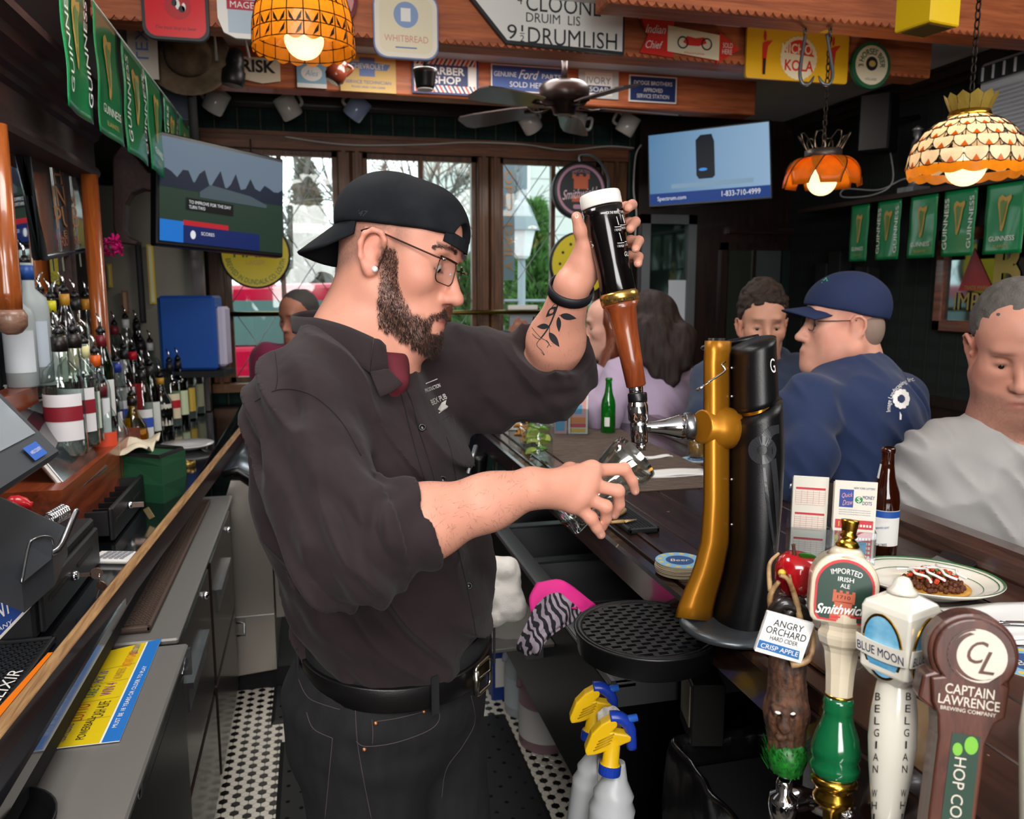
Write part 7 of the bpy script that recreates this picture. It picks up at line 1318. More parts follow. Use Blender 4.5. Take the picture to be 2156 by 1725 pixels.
# ================= signs, lamps, screens =================
EX,EZ=V(1,0,0),V(0,0,1)
def plate(name,label,cat,px0,py0,px1,py1,Yv,mat,t=.012,shape=None,group=None,dz=0):
    """flat sign hung on a beam face at depth Yv: returns root, centre, axes and size"""
    a=PY(px0,(py0+py1)/2,Yv);b=PY(px1,(py0+py1)/2,Yv);c=PY((px0+px1)/2,py0,Yv);d=PY((px0+px1)/2,py1,Yv); w=b[0]-a[0]; h=c[2]-d[2]; O=V((a[0]+b[0])/2,Yv-t,(c[2]+d[2])/2)
    r=thing(name,label,cat,O-EZ*h/2,group); pts=shape(w,h) if shape else [(-w/2,-h/2),(w/2,-h/2),(w/2,h/2),(-w/2,h/2)]
    ob('board',MB().prism([O+EX*p[0]+EZ*p[1] for p in pts],V(0,t,0)),mat,r); return r,O,w,h
def tx(r,s,O,x,y,w,h,mat,**k): return text(r,s,O+EX*x+EZ*y,EX,EZ,mat,w,h,off=k.pop('off',.0016),**k)
def fl_(r,name,O,pts,mat,off=.001): return flat(r,name,pts,O,EX,EZ,mat,off)
def rc(x0,y0,x1,y1): return [(x0,y0),(x1,y0),(x1,y1),(x0,y1)]
SW=M('sign_white_paint','dfdfda',.45); SB=M('sign_black','1d2226',.5); SN=M('sign_navy','1c2f63',.45); SY=M('sign_yellow','d9a813',.4); SRD=M('sign_red','cc2a24',.4); SCR=M('sign_cream','dcd2b8',.5); STN=M('sign_tan_yellow','c9a862',.5); SBL=M('sign_soft_blue','5a73a8',.5); SGR=M('sign_green','1d5a3a',.45)
F1=B1-.016; F2=B2-.004
r,O,w,h=plate('road_sign','white arrow road sign lettered cloone and drumlish','sign',985,-62,1312,107,F1,SB,.02,lambda w,h:[(-w*.5,.08*h),(-w*.27,-h*.46),(w*.5,-h*.5),(w*.5,h*.5),(-w*.27,h*.5)])
fl_(r,'white_face',O,[(-w*.475,.08*h),(-w*.262,-h*.42),(w*.487,-h*.46),(w*.487,h*.46),(-w*.262,h*.46)],SW)
k=w/327
for s_,x,y,tw,hh in(('CLOONE',32,10,158,32),('4',-60,14,10,18),('DRUIM  LIS',10,-18,114,18),('DRUMLISH',52,-52,190,32),('9',-76,-48,20,28),('1',-55,-40,4,12),('2',-55,-59,9,12)): tx(r,s_,O,x*k*1.0,y*k,tw*k,hh*k,SB,bold=.0)
fl_(r,'fraction_bar',O,rc(-60*k,-50.5*k,-50*k,-49*k),SB,.0016)
rr_=lambda q:(lambda w,h:rrect(w,h,q*min(w,h),5))
r,O,w,h=plate('beer_tray','cream beer tray with a blue rim lettered whitbread','tray',785,-12,921,127,F1,M('tray_blue_rim','6f7fae',.35),.022,rr_(.2)); fl_(r,'cream_face',O,rrect(w*.96,h*.96,.19*w),M('tray_cream','ddd8c8',.35,coat=.3)); fl_(r,'inner_face',O,rrect(w*.82,h*.82,.13*w),M('tray_inner','d8d0b4',.4),.0016)
fl_(r,'blue_badge',O,circ(0,h*.16,w*.19),M('badge_blue','7f97bf',.5),.0022); fl_(r,'mug',O,rc(-w*.08,h*.06,w*.07,h*.26),SW,.0028); tx(r,'WHITBREAD',O,0,-h*.2,w*.68,h*.1,M('letter_rose','c98a7a',.5),off=.0022); fl_(r,'rule',O,rc(-w*.17,-h*.345,w*.16,-h*.325),SBL,.0022)
r,O,w,h=plate('beer_tray','red beer tray with black rim and script along the bottom','tray',300,-60,440,88,F1,SB,.025,rr_(.18)); fl_(r,'red_face',O,rrect(w*.9,h*.92,.16*w),M('tray_red','cc1420',.3,coat=.4)); tx(r,'The best buy in beer',O,0,-h*.34,w*.62,h*.06,SB,shear=.3); fl_(r,'badge',O,circ(w*.04,-h*.02,w*.2),M('badge_red','a8101c',.4),.0016)
for x,y,a,b,m_ in((0,0,.035,.07,SW),(.06,-.06,.05,.05,SB),(-.05,.02,.04,.05,SB),(.09,-.03,.03,.06,SW)): fl_(r,'figure_shape',O,circ(w*(.04+x),h*(y),w*a,h*b,12),m_,.0024)
r,O,w,h=plate('beer_sign','white and pale blue sign with a red name bar','sign',458,-50,600,85,F1,SW,.016,lambda w,h:[(-w*.5,h*.5),(-w*.5,-h*.2),(-w*.42,-h*.42),(-w*.25,-h*.5),(w*.5,-h*.5),(w*.5,h*.5)]); fl_(r,'pale_panel',O,rc(-w*.35,-h*.42,w*.45,h*.45),M('panel_pale_blue','a9bccb',.5)); fl_(r,'red_bar',O,rc(-w*.36,-h*.06,w*.3,h*.1),M('bar_crimson','a81430',.5),.0016); tx(r,'MAGEE',O,-w*.1,h*.02,w*.42,h*.1,SW,off=.0022); tx(r,'ALES',O,.0,h*.28,w*.3,h*.08,M('bar_crimson'))
r,O,w,h=plate('round_tray','maroon round tray half hidden behind the drum lamp','tray',655,-70,752,60,F1,M('tray_maroon','6a1a2c',.35),.02,lambda w,h:circ(0,0,w/2,h/2)); fl_(r,'pink_face',O,circ(0,0,w*.42,h*.42),M('tray_pink','c98a8a',.4)); tx(r,'STOUT',O,0,-h*.2,w*.5,h*.12,M('tray_maroon'))
r,O,w,h=plate('arrow_sign','red and cream arrow sign with a motorcycle picture','sign',1345,42,1555,132,F1,SRD,.012,lambda w,h:[(-w*.5,h*.5),(-w*.17,h*.42),(-w*.17,h*.3),(w*.29,h*.18),(w*.29,h*.26),(w*.5,-h*.12),(w*.27,-h*.5),(w*.27,-h*.42),(-w*.17,-h*.3),(-w*.17,-h*.42),(-w*.5,-h*.36),(-w*.42,h*.04)])
fl_(r,'cream_panel',O,[(-w*.23,h*.31),(w*.29,h*.18),(w*.29,-h*.42),(-w*.23,-h*.29)],SCR); tx(r,'Indian',O,-w*.35,h*.2,w*.2,h*.2,SW,shear=.4); tx(r,'Chief',O,-w*.36,-h*.16,w*.17,h*.18,SW,shear=.4); tx(r,'SOLD',O,w*.375,-h*.05,w*.1,h*.12,SW); tx(r,'HERE',O,w*.37,-h*.2,w*.1,h*.12,SW)
for cx_ in(-.08,.16):
    ob('wheel',MB().tube([O+EX*(w*cx_+h*.13*math.cos(a))+EZ*(-h*.06+h*.13*math.sin(a))-V(0,.002,0) for a in np.linspace(0,6.28,18)[:-1]],.003,5,closed=True),SB,r)
fl_(r,'motorcycle',O,[(w*-.08,-h*.05),(w*-.02,-h*.12),(w*.08,-h*.12),(w*.16,-h*.04),(w*.13,h*.1),(w*.05,h*.06),(w*-.04,h*.1),(w*-.06,h*.02)],SRD,.002); tx(r,'Motorcycles',O,w*.04,-h*.3,w*.2,h*.07,SRD)
r,O,w,h=plate('soda_sign','yellow soda sign with a big bottle cap and drum majorettes','sign',1568,66,1782,172,F1,SY,.014,rr_(.06))
cp=[(w*.005+ (h*.42+(.02*h if i%2 else 0))*math.cos(i*math.pi/28), -h*.05+(h*.42+(.02*h if i%2 else 0))*math.sin(i*math.pi/28)) for i in range(56)]; fl_(r,'bottle_cap',O,cp,SCR,.0016); fl_(r,'cap_red_half',O,circ(w*.005,-h*.05,h*.36,h*.36,20,.12,math.pi-.12),SRD,.0024); tx(r,'NICHOL',O,w*.005,h*.13,w*.34,h*.2,SCR,bold=.02,off=.003); tx(r,'KOLA',O,w*.01,-h*.2,w*.28,h*.22,SRD,bold=.02,off=.003)
for x in(-.33,.34):
    fl_(r,'majorette',O,[(w*x-w*.015,-h*.42),(w*x+w*.012,-h*.42),(w*x+w*.02,-h*.08),(w*x+w*.03,h*.14),(w*x+w*.075,h*.26),(w*x+w*.02,h*.24),(w*x-w*.02,h*.2),(w*x-w*.02,-h*.05)],SRD,.002); fl_(r,'majorette_hat',O,circ(w*x,h*.34,w*.014,h*.1,10),SRD,.002); fl_(r,'majorette_legs',O,rc(w*x-w*.012,-h*.42,w*x+w*.014,-h*.1),INK,.0026)
r,O,w,h=plate('round_beer_sign','round green and cream sign with a horse emblem','sign',1788,90,1869,189,F1,SGR,.02,lambda w,h:circ(0,0,w/2,h/2)); fl_(r,'cream_face',O,circ(0,0,w*.42,h*.42),SCR); fl_(r,'emblem',O,circ(0,h*.03,w*.15,h*.15),SB,.0016); fl_(r,'horses',O,circ(w*.01,h*.03,w*.09,h*.07,9),STN,.0022); tx(r,'3 HORSES BEER',O,0,h*.29,w*1.0,h*.13,SGR,arc=w*.28,bold=.02); tx(r,'HOLLAND',O,0,-h*.3,w*.3,h*.05,SGR)
# far beam
r,O,w,h=plate('letter_sign','cream and white sign ending in isk','sign',494,122,590,176,F2,SCR,.01,lambda w,h:[(-w*.5,h*.5),(-w*.5,-h*.32),(w*.1,-h*.5),(w*.5,-h*.38),(w*.5,h*.5)]); tx(r,'FRISK',O,-w*.06,h*.16,w*.92,h*.5,SB,bold=.03)
r,O,w,h=plate('small_sign','small pale blue sign with a white oval','sign',625,130,687,186,F2,M('pale_blue_sign','7fa9bf',.5),.01); fl_(r,'oval',O,circ(0,h*.05,w*.36,h*.3),SW); tx(r,'Ales',O,0,h*.05,w*.45,h*.22,M('pale_blue_sign'),shear=.3); fl_(r,'strip',O,rc(-w*.5,-h*.5,w*.5,-h*.34),SW)
r,O,w,h=plate('garage_sign','worn yellow sign with a blue cross badge lettered chevrolet','sign',716,108,833,195,F2,STN,.01); bx_=[(-.42,.1),(-.36,.24),(-.16,.24),(-.16,.36),(.12,.36),(.12,.24),(.40,.2),(.34,.06),(.12,.06),(.12,-.1),(-.16,-.1),(-.16,.08)]; fl_(r,'badge',O,[(x*w,y*h-.02*h) for x,y in bx_],SBL); tx(r,'CHEVROLET',O,-.01*w,.12*h,w*.6,h*.12,SCR,off=.002); tx(r,'SERVICE TECHNICIAN',O,0,-h*.26,w*.82,h*.08,SBL); tx(r,'ROAD AND CAR CARE',O,0,-h*.38,w*.6,h*.05,SBL); tx(r,'GENERAL GARAGE',O,0,h*.43,w*.6,h*.06,SBL)
r,O,w,h=plate('barber_sign','red white and blue striped barber shop sign','sign',867,120,1006,200,F2,SN,.012); fl_(r,'white_border',O,rc(-w*.47,-h*.45,w*.47,h*.45),SW)
for i in range(-7,8):
    x=i*w*.066; m_=SRD if i%2 else SN
    for y0,y1 in((h*.26,h*.45),(-h*.45,-h*.26)): fl_(r,'stripe',O,[(max(-w*.47,min(w*.47,x-w*.03*(1 if y0>0 else -1)-w*.015)),y0),(max(-w*.47,min(w*.47,x-w*.03*(1 if y0>0 else -1)+w*.015)),y0),(max(-w*.47,min(w*.47,x+w*.03*(1 if y0>0 else -1)+w*.015)),y1),(max(-w*.47,min(w*.47,x+w*.03*(1 if y0>0 else -1)-w*.015)),y1)],m_,.0016)
fl_(r,'blue_panel',O,rc(-w*.34,-h*.27,w*.34,h*.27),SN,.0022); tx(r,'BARBER',O,0,h*.11,w*.58,h*.2,SW,bold=.02,off=.003); tx(r,'SHOP',O,w*.02,-h*.13,w*.42,h*.2,SW,bold=.02,off=.003)
r,O,w,h=plate('parts_sign','blue sign lettered genuine parts sold here','sign',1033,140,1187,196,F2,SW,.01); fl_(r,'blue_face',O,rc(-w*.485,-h*.46,w*.485,h*.46),M('parts_blue','27498c',.45)); tx(r,'GENUINE',O,-w*.31,h*.14,w*.3,h*.18,SW); tx(r,'Ford',O,.01*w,h*.17,w*.28,h*.34,SW,shear=.45,off=.002); tx(r,'PARTS',O,w*.32,h*.14,w*.26,h*.18,SW); tx(r,'SOLD HERE',O,.0,-h*.22,w*.5,h*.2,SW)
r,O,w,h=plate('soap_sign','grey sign lettered ivory soap','sign',1217,148,1301,208,F2,M('soap_grey','b9bec0',.5),.01); fl_(r,'inner',O,rc(-w*.34,-h*.4,w*.34,h*.4),SW); tx(r,'IVORY',O,0,h*.12,w*.6,h*.24,M('soap_slate','5c6f86',.5)); fl_(r,'bar',O,rc(-w*.3,-h*.32,w*.3,-h*.06),SN,.0016); tx(r,'SOAP',O,0,-h*.19,w*.46,h*.17,SW,off=.0022)
r,O,w,h=plate('service_sign','navy service station sign near the end of the beam','sign',1323,161,1423,217,F2,SW,.01); fl_(r,'navy_face',O,rc(-w*.475,-h*.45,w*.475,h*.45),SN)
for s_,y,w2 in(('DODGE BROTHERS',.22,.8),('APPROVED',-.04,.4),('SERVICE STATION',-.27,.68)): tx(r,s_,O,0,h*y,w*w2,h*.15,SW)
# banners
BG=M('banner_green','0d7a44',.3,coat=.5,bump=.15,bs=14); BGO=M('banner_gold','b8934a',.4)
def banner(a,b,drop,label,style,wave=.012,seed=0,group='stout banners'):
    a,b=np.array(a),np.array(b); U=b-a; w=float(np.linalg.norm(U)); U=U/w; W=EZ; N_=np.cross(U,W)
    f=lambda u,v:a+U*w*u-W*drop*v+N_*(wave*math.sin(5*u+seed+2*v)*v+.4*wave*math.sin(11*v+seed))
    t=thing('hanging_banner',label,'banner',(a+b)/2-W*drop,group); ob('banner_cloth',MB().grid(f,10,16),BG,t,solid=.0015)
    g=lambda x,y,o=.005:f(.5+x,.5-y)-N_*0+N_*o
    def put2(name,P,fs,mat): return ob(name,mm(name,[g(x,y) for x,y in P],fs,False),mat,t)
    harp=[(-.16,.30),(-.08,.34),(.02,.30),(.16,.33),(.17,.28),(.11,.20),(.08,.05),(.03,-.12),(-.01,-.18),(-.06,-.16),(-.07,-.08),(-.12,.1),(-.17,.22)] ; hin=[(-.10,.24),(-.04,.27),(.03,.24),(.08,.25),(.05,.12),(.01,-.02),(-.03,-.10),(-.05,.0),(-.08,.12)]
    hp_=put2('harp',harp,[tuple(range(len(harp)))],BGO); ob('harp_strings',mm('s',[g(x,y,.0068) for x,y in hin],[tuple(range(len(hin)))],False),M('harp_inner','5f8046',.5),hp_)
    def word(s,x,y,wd,ht,vert,mat):
        v,fc,sz=glyphs(s); X=v[:,0]/sz[0]*wd; Yv=v[:,1]/sz[1]*ht
        P=[g(x-yy*(1 if vert else 0)+(0 if vert else xx),y+(xx*drop and xx if vert else 0)+(0 if vert else yy),.0068) for xx,yy in zip(X,Yv)]; ob('lettering',mm('lettering',P,fc,False),mat,t)
    if style==0: word('GUINNESS',0,-.28,.66,.07,False,BW); word('SLAINTE',0,-.39,.4,.04,False,BGO)
    else: word('GUINNESS',-.38,0,.78,.13,True,BW); word('GUINNESS',.38,0,.78,.13,True,BW)
    return t
for i,((x0,y0),(x1,y1)) in enumerate((((122,-30),(176,-10)),((193,5),(243,68)),((255,84),(300,148)),((305,155),(337,195)),((343,205),(372,236)),((376,240),(398,262)))):
    a,b=PX(x0,y0,-.565),PX(x1,y1,-.565); a[2]=b[2]=2.415; banner(a,b,.35,'green stout banner over the back bar, %s from the cornice end'%ORD[i],(1,0,1,0,1,0)[i],.005,i*1.7)
ob_=thing('banner_cord','thin white cord carrying the banners over the back bar','cord',(-.565,3.5,2.415)); ob('cord',MB().tube([V(-.565,2.2,2.417),V(-.565,5.05,2.417)],.003,6),M('cord_white','c9c9c4',.6),ob_)
for i,((x0,y0),(x1,y1)) in enumerate((((1795,418),(1833,406)),((1851,402),(1901,387)),((1921,383),(1979,366)),((1994,362),(2064,342)),((2084,338),(2170,312)))):
    Xw=3.02; a,b=PX(x0,y0,Xw),PX(x1,y1,Xw); a[2]=b[2]=2.085; banner(a,b,.31,'green stout banner along the side wall, %s from the corner'%ORD[i],(0,1,0,1,0)[i],.003,i*2.1+1)
sh_=thing('wall_ledge','narrow dark ledge carrying the banners on the side wall','shelf',(3.1,4.0,2.1)); ob('ledge_board',MB().box((3.0,2.4,2.09),(3.245,4.65,2.115)),M('ledge_brown','2c1a14',.5),sh_)
t=thing('trophy_figure','small pewter statuette standing on the wall ledge','statuette',PX(1928,385,3.08)); o=PX(1925,370,3.08); o[2]=2.115; ob('base',MB().box(o+V(-.05,-.06,0),o+V(.05,.06,.03)),M('pewter','8a8a8c',.35,.7),t); ob('figure',MB().lathe(o+EZ*.03,EZ,[(.03,0),(.02,.04),(.028,.09),(.018,.14),(.03,.18),(.022,.23),(.010,.245),(.02,.26),(.02,.285),(.03,.29),(.004,.31)],12),M('pewter'),t)
t=thing('cable_loop','loose grey cable trailing over the wall ledge','cable',PX(1850,400,3.0)); ob('wire',MB().tube(spline([PX(1870,300,3.1),PX(1880,380,3.0),PX(1840,410,2.95),PX(1775,415,2.95),PX(1780,398,2.98),PX(1850,400,3.0),PX(1900,378,3.05),PX(1940,372,3.05)],6),.004,6),M('cable_grey','8a8a8a',.5),t)
# ---------- television screens ----------
def emi(name,col,s): return M(name,'020202',.5,emis=col,es=s,spec=.2)
def tv(label,c0,c1,c2,c3,deep=.05):
    """corners bottom-left, bottom-right, top-right, top-left in space"""
    t=thing('television',label,'television',(c0+c1)/2); c=(c0+c1+c2+c3)/4; U=nrm(c1-c0+c2-c3); W=nrm(c3-c0+c2-c1); N_=np.cross(U,W); w=float(np.linalg.norm(c1-c0)); h=float(np.linalg.norm(c3-c0)); 
    ob('housing',MB().obox(c-N_*deep/2,U,W,N_,w,h,deep,.006),BLK,t); R=lambda x0,y0,x1,y1,m,off=.002,name='picture_area':flat(t,name,[(x0*w,y0*h),(x1*w,y0*h),(x1*w,y1*h),(x0*w,y1*h)],c,U,W,m,off); return t,c,U,W,N_,w,h,R
t,c,U,W,N_,w,h,R=tv('wall mounted television showing a dark modem on pale blue',PD(1366,438,4.7),PD(1627,420,4.35),PD(1625,250,4.35),PD(1360,282,4.7))
gm=M('screen_gradient','000000',.5,spec=.2,emis='88a8c4',es=.85); R(-.485,-.47,.485,.47,gm); nt=gm.node_tree; tc=nt.nodes.new('ShaderNodeTexCoord'); sx=nt.nodes.new('ShaderNodeSeparateXYZ'); rp=nt.nodes.new('ShaderNodeValToRGB'); nt.links.new(tc.outputs['Generated'],sx.inputs[0]); nt.links.new(sx.outputs[0],rp.inputs[0]); rp.color_ramp.elements[0].color=lin('5b86ac'); rp.color_ramp.elements[1].color=lin('93b4d2'); nt.links.new(rp.outputs[0],nt.nodes['Principled BSDF'].inputs['Emission Color'])
R(-.485,-.47,.485,-.32,emi('screen_navy','1a3f86',.8),.003); flat(t,'modem_picture',[(-.09*w,.34*h),(-.05*w,.40*h),(.04*w,.40*h),(.06*w,.3*h),(.06*w,-.14*h),(.04*w,-.17*h),(-.07*w,-.17*h),(-.09*w,-.12*h)],c,U,W,emi('modem_dark','0d1a26',.6),.003); flat(t,'modem_light',circ(-.035*w,-.05*h,.035*w,.02*h,12),c,U,W,emi('modem_glow','3a8ad6',1.0),.004); R(-.3,-.27,.36,-.21,emi('screen_shelf','86a4bc',.8),.003)
SWT=emi('screen_text','e6e8ea',.9); text(t,'Spectrum.com',c-U*w*.3-W*h*.40,U,W,SWT,w*.24,h*.07,off=.004); text(t,'1-833-710-4999',c+U*w*.26-W*h*.385,U,W,SWT,w*.3,h*.07,off=.004); ob('wall_bracket',MB().obox(c-N_*.12,N_,W,U,.2,.08,.08),BLKM,t)
t,c,U,W,N_,w,h,R=tv('tilted television over the back bar showing a sports field',PD(330,515,3.3),PD(597,545,3.85),PD(598,333,3.85),PD(330,273,3.3))
R(-.485,-.46,.485,.46,emi('field_green','2f4a3a',.5)); R(-.485,.10,.485,.46,emi('evening_sky','7f93a8',.55),.003); 
tl=[(-.485,.02)]+[(-.485+.97*i/24,.16+.06*math.sin(i*1.9)+.04*math.sin(i*4.1)) for i in range(25)]+[(.485,.02)]; flat(t,'tree_line',[(x*w,y*h) for x,y in tl],c,U,W,emi('tree_line_dark','1c2a42',.5),.004); flat(t,'clubhouse',[(-.2*w,.02*h),(-.12*w,.10*h),(.2*w,.06*h),(.34*w,.0*h),(.34*w,-.03*h),(-.2*w,-.03*h)],c,U,W,emi('roof_grey','5c6f78',.5),.005)
R(-.485,-.46,.28,-.30,emi('lower_third_navy','12286a',.7),.004); R(-.485,-.46,-.32,-.27,emi('lower_third_blue','1a78d6',.8),.005); R(-.32,-.30,.02,-.255,emi('lower_third_red','c2202c',.8),.005); R(-.30,-.16,.06,-.05,emi('caption_black','060708',.2),.005); text(t,'TO IMPROVE FOR THE DAY',c-U*w*.12-W*h*.085,U,W,SWT,w*.32,h*.03,off=.006); text(t,'TURN TWO',c-U*w*.22-W*h*.13,U,W,SWT,w*.12,h*.03,off=.006); flat(t,'team_badge',circ(-.25*w,-.38*h,.02*w,.04*h,10),c,U,W,SWT,.006); text(t,'SCORES',c-U*w*.14-W*h*.36,U,W,SWT,w*.1,h*.03,off=.006)
ob('ceiling_arm',MB().obox(c-N_*.12+W*.1,N_,W,U,.2,.06,.06).cyl(c-N_*.2+W*.1,V(*(c-N_*.2)[:2],ZC),.02),BLKM,t)
# ---------- round window signs ----------
def roundsign(name,label,px,py,r_px,Yv,tilt=0):
    o=PY(px,py,Yv); rr=r_px*dep(o)/F; return thing(name,label,'sign',o-EZ*rr),o,rr
r,o,rr=roundsign('round_hanging_sign','round black sign with a castle and pink rim hanging by the window',1220,402,56,4.95); RO=M('sign_rose_rim','a87a90',.35)
ob('drum',MB().lathe(o+V(0,.05,0),V(0,-1,0),[(rr*.98,0),(rr*1.05,.01),(rr*1.05,.07),(rr*.98,.075)],40),SB,r); flat(r,'rose_ring',circ(0,0,rr*.93),o-V(0,.026,0),EX,EZ,RO,.001); flat(r,'black_face',circ(0,0,rr*.83),o-V(0,.026,0),EX,EZ,SB,.0018)
oo=o-V(0,.028,0)
flat(r,'castle',[(x*rr,y*rr) for x,y in((-.28,.05),(-.28,.42),(-.34,.42),(-.34,.58),(-.2,.58),(-.2,.5),(-.07,.5),(-.07,.58),(.07,.58),(.07,.5),(.2,.5),(.2,.58),(.34,.58),(.34,.42),(.28,.42),(.28,.05))],oo,EX,EZ,TER,.001); flat(r,'castle_foot',[(x*rr,y*rr) for x,y in((-.36,-.42),(.36,-.42),(.3,-.2),(-.3,-.2))],oo,EX,EZ,TER,.001); text(r,"Smithwick's",oo-EZ*rr*.1,nrm(EX+EZ*.12),EZ,M('letter_rose_white','d9c0c9',.5),rr*1.45,rr*.36,.35,off=.0016); text(r,'IMPORTED',oo+EZ*rr*.7,EX,EZ,RO,rr*.7,rr*.12,arc=rr*.75,off=.0016); flat(r,'pill',rrect(rr*.6,rr*.16,rr*.07,4,0,-rr*.6),oo,EX,EZ,RO,.0012)
ob('hanger_arm',MB().tube(spline([o+V(0,0,rr*1.05),o+V(.0,0,rr*1.3),o+V(rr*.6,0,rr*1.25),o+V(rr*1.25,.05,rr*.6),o+V(rr*1.35,.1,-rr*.2)],6),.010,8),M('arm_pewter','7d7f82',.35,.6),r)
def yell(label,px,py,rpx,Yv,txt=True):
    r,o,rr=roundsign('round_window_sign',label,px,py,rpx,Yv); ob('drum',MB().lathe(o+V(0,.03,0),V(0,-1,0),[(rr,0),(rr*1.02,.004),(rr*1.02,.035),(rr*.98,.04)],40),SB,r); oo=o-V(0,.011,0); flat(r,'yellow_face',circ(0,0,rr*.96),oo,EX,EZ,M('lager_yellow','d6c41f',.4),.001)
    ob('hanger',MB().tube([o+EZ*rr,V(o[0],o[1],zt+.02)],.004,6),STEEL,r)
    if txt: text(r,'HARP',oo+EZ*rr*.12,EX,EZ,SGR,rr*1.25,rr*.42,off=.002); text(r,'LAGER',oo-EZ*rr*.24,EX,EZ,STN,rr*.55,rr*.14,off=.002); text(r,'BREWED IN DUNDALK CO. LOUTH',oo-EZ*rr*.82,EX,EZ,SGR,rr*2.3,rr*.15,arc=-rr*.8,off=.002)
    else:
        for i in range(12): a=i*math.pi/6; flat(r,'dot',circ(rr*.7*math.cos(a),rr*.7*math.sin(a),rr*.05,None,8),oo,EX,EZ,SB,.002)
yell('yellow round lager sign below the tilted television',538,536,70,5.0); yell('yellow round sign behind the raised hand',1222,556,66,5.0,False)
# ---------- ceiling fan ----------
FBR=M('fan_bronze','2a211f',.3,.6); fo=PY(1188,200,3.75); t=thing('ceiling_fan','dark bronze ceiling fan with broad blades','fan',fo); 
ob('canopy',MB().lathe(V(fo[0],fo[1],ZC),-EZ,[(.06,0),(.065,.02),(.05,.05),(.02,.07)],24),FBR,t); ob('down_rod',MB().cyl(V(fo[0],fo[1],ZC-.06),fo+EZ*.05,.014),FBR,t); ob('motor',MB().lathe(fo,EZ,[(.03,-.09),(.05,-.085),(.06,-.05),(.10,-.04),(.115,-.02),(.118,.03),(.10,.05),(.03,.055)],30),FBR,t)
for i in range(5):
    a=math.radians(-6+72*i); u=V(math.cos(a),math.sin(a),-.05); v=V(-math.sin(a),math.cos(a),.22); b=ob('blade',MB().loft([[fo-EZ*.05+u*rad+v*wd*s_+EZ*tz for s_,tz in((-1,0),(1,0),(1,.006),(-1,.006))] for rad,wd in((.17,.045),(.25,.06),(.45,.07),(.53,.065),(.555,.04))],True,False),M('blade_dark','3b2f2c',.35,coat=.2),t); ob('blade_iron',MB().tube([fo-EZ*.055+u*.07,fo-EZ*.06+u*.13,fo-EZ*.05+u*.2],[.012,.010,.02],8,flat=.35),FBR,b)
# ---------- hanging mugs, hats, small things ----------
MUG=M('mug_white','c9c6bf',.25,coat=.4)
for i,(x,y,tl,lab) in enumerate(((455,213,.5,'white mug hanging nearest the tilted television'),(606,225,-.5,'white mug hanging below the pale blue sign'),(752,228,.6,'white mug with blue print hanging below the yellow garage sign'),(1115,256,-.6,'white mug hanging under the long fan blade'),(1213,258,.1,'white mug hanging under the fan motor'),(1322,262,.4,'white mug hanging below the navy sign'))):
    o=PY(x,y,4.75); s_=.058; a=nrm(V(math.sin(tl),-.3,math.cos(tl)*(.9))); t=thing('hanging_mug',lab,'mug',o,'mugs hanging from the ceiling edge'); ob('cup',MB().lathe(o-a*s_,a,[(s_*.92,0),(s_,.006),(s_,s_*2),(s_*.93,s_*2),(s_*.9,.012)],20,False),MUG if i!=2 else M('mug_print','8f9fc0',.25,coat=.4),t); u,v,w=MB().frame(a); ob('mug_handle',MB().tube(spline([o+a*s_*.5+v*s_*.95,o+a*s_*.6+v*s_*1.6,o-a*s_*.4+v*s_*1.6,o-a*s_*.5+v*s_*.95],5),.009,8),MUG,t); ob('hook',MB().tube([o+v*s_*1.4,V(o[0],o[1],ZC)],.003,6),SB,t)
o=PY(395,110,4.0); t=thing('straw_hat','old brown felt hat hanging under the red tray','hat',o); ob('crown',MB().lathe(o+V(0,.02,-.02),nrm(V(0,-1,.35)),[(.10,0),(.10,.04),(.085,.08),(.04,.10),(.0,.095)],24),M('hat_felt','6b5a48',.85,var='52432f',vs=20),t); ob('hat_brim',MB().lathe(o+V(0,.02,-.02),nrm(V(0,-1,.35)),[(.10,.0),(.17,-.01),(.185,.004),(.17,.0),(.10,.008)],30,False),M('hat_felt'),t)
o=PY(487,130,3.9); t=thing('black_lantern','black spotlight lantern with a white bail hanging from the beam','lantern',o); ob('barrel',MB().lathe(o-EZ*.10,nrm(V(.15,0,1)),[(.045,0),(.05,.02),(.05,.06),(.035,.08),(.04,.10),(.03,.15),(.015,.16)],18),M('lantern_black','1a1a1a',.4,.4),t); ob('bail',MB().tube([o+V(-.06,0,.0),o+V(-.065,0,.11),o+V(.06,0,.11),o+V(.075,0,.02)],.007,8),M('bail_white','a8a8a6',.4),t)
o=PY(708,148,3.85); t=thing('brown_jug','small brown jug hanging next to the garage sign','jug',o); ob('jug_body',MB().lathe(o-V(.02,0,.05),nrm(V(.5,0,.9)),[(.03,0),(.045,.02),(.045,.06),(.025,.085),(.03,.10)],18),M('jug_brown','6a2c1a',.2,coat=.5),t); ob('jug_handle',MB().tube(spline([o+V(.03,0,.03),o+V(.07,0,.01),o+V(.03,0,-.03)],5),.008,8),M('jug_brown'),t)
o=PY(895,172,3.6); t=thing('pendant_shade','small black bell shaped pendant in front of the barber sign','pendant lamp',o); ob('bell',MB().lathe(o-EZ*.03,EZ,[(.035,0),(.04,.01),(.048,.06),(.056,.075),(.05,.08),(.0,.08)],20),BLK,t); ob('white_rim',MB().lathe(o-EZ*.035,EZ,[(.034,0),(.034,.008)],20),WHT,t); ob('stem',MB().cyl(o+EZ*.05,V(o[0],o[1],ZC),.006,n=8),BLK,t)
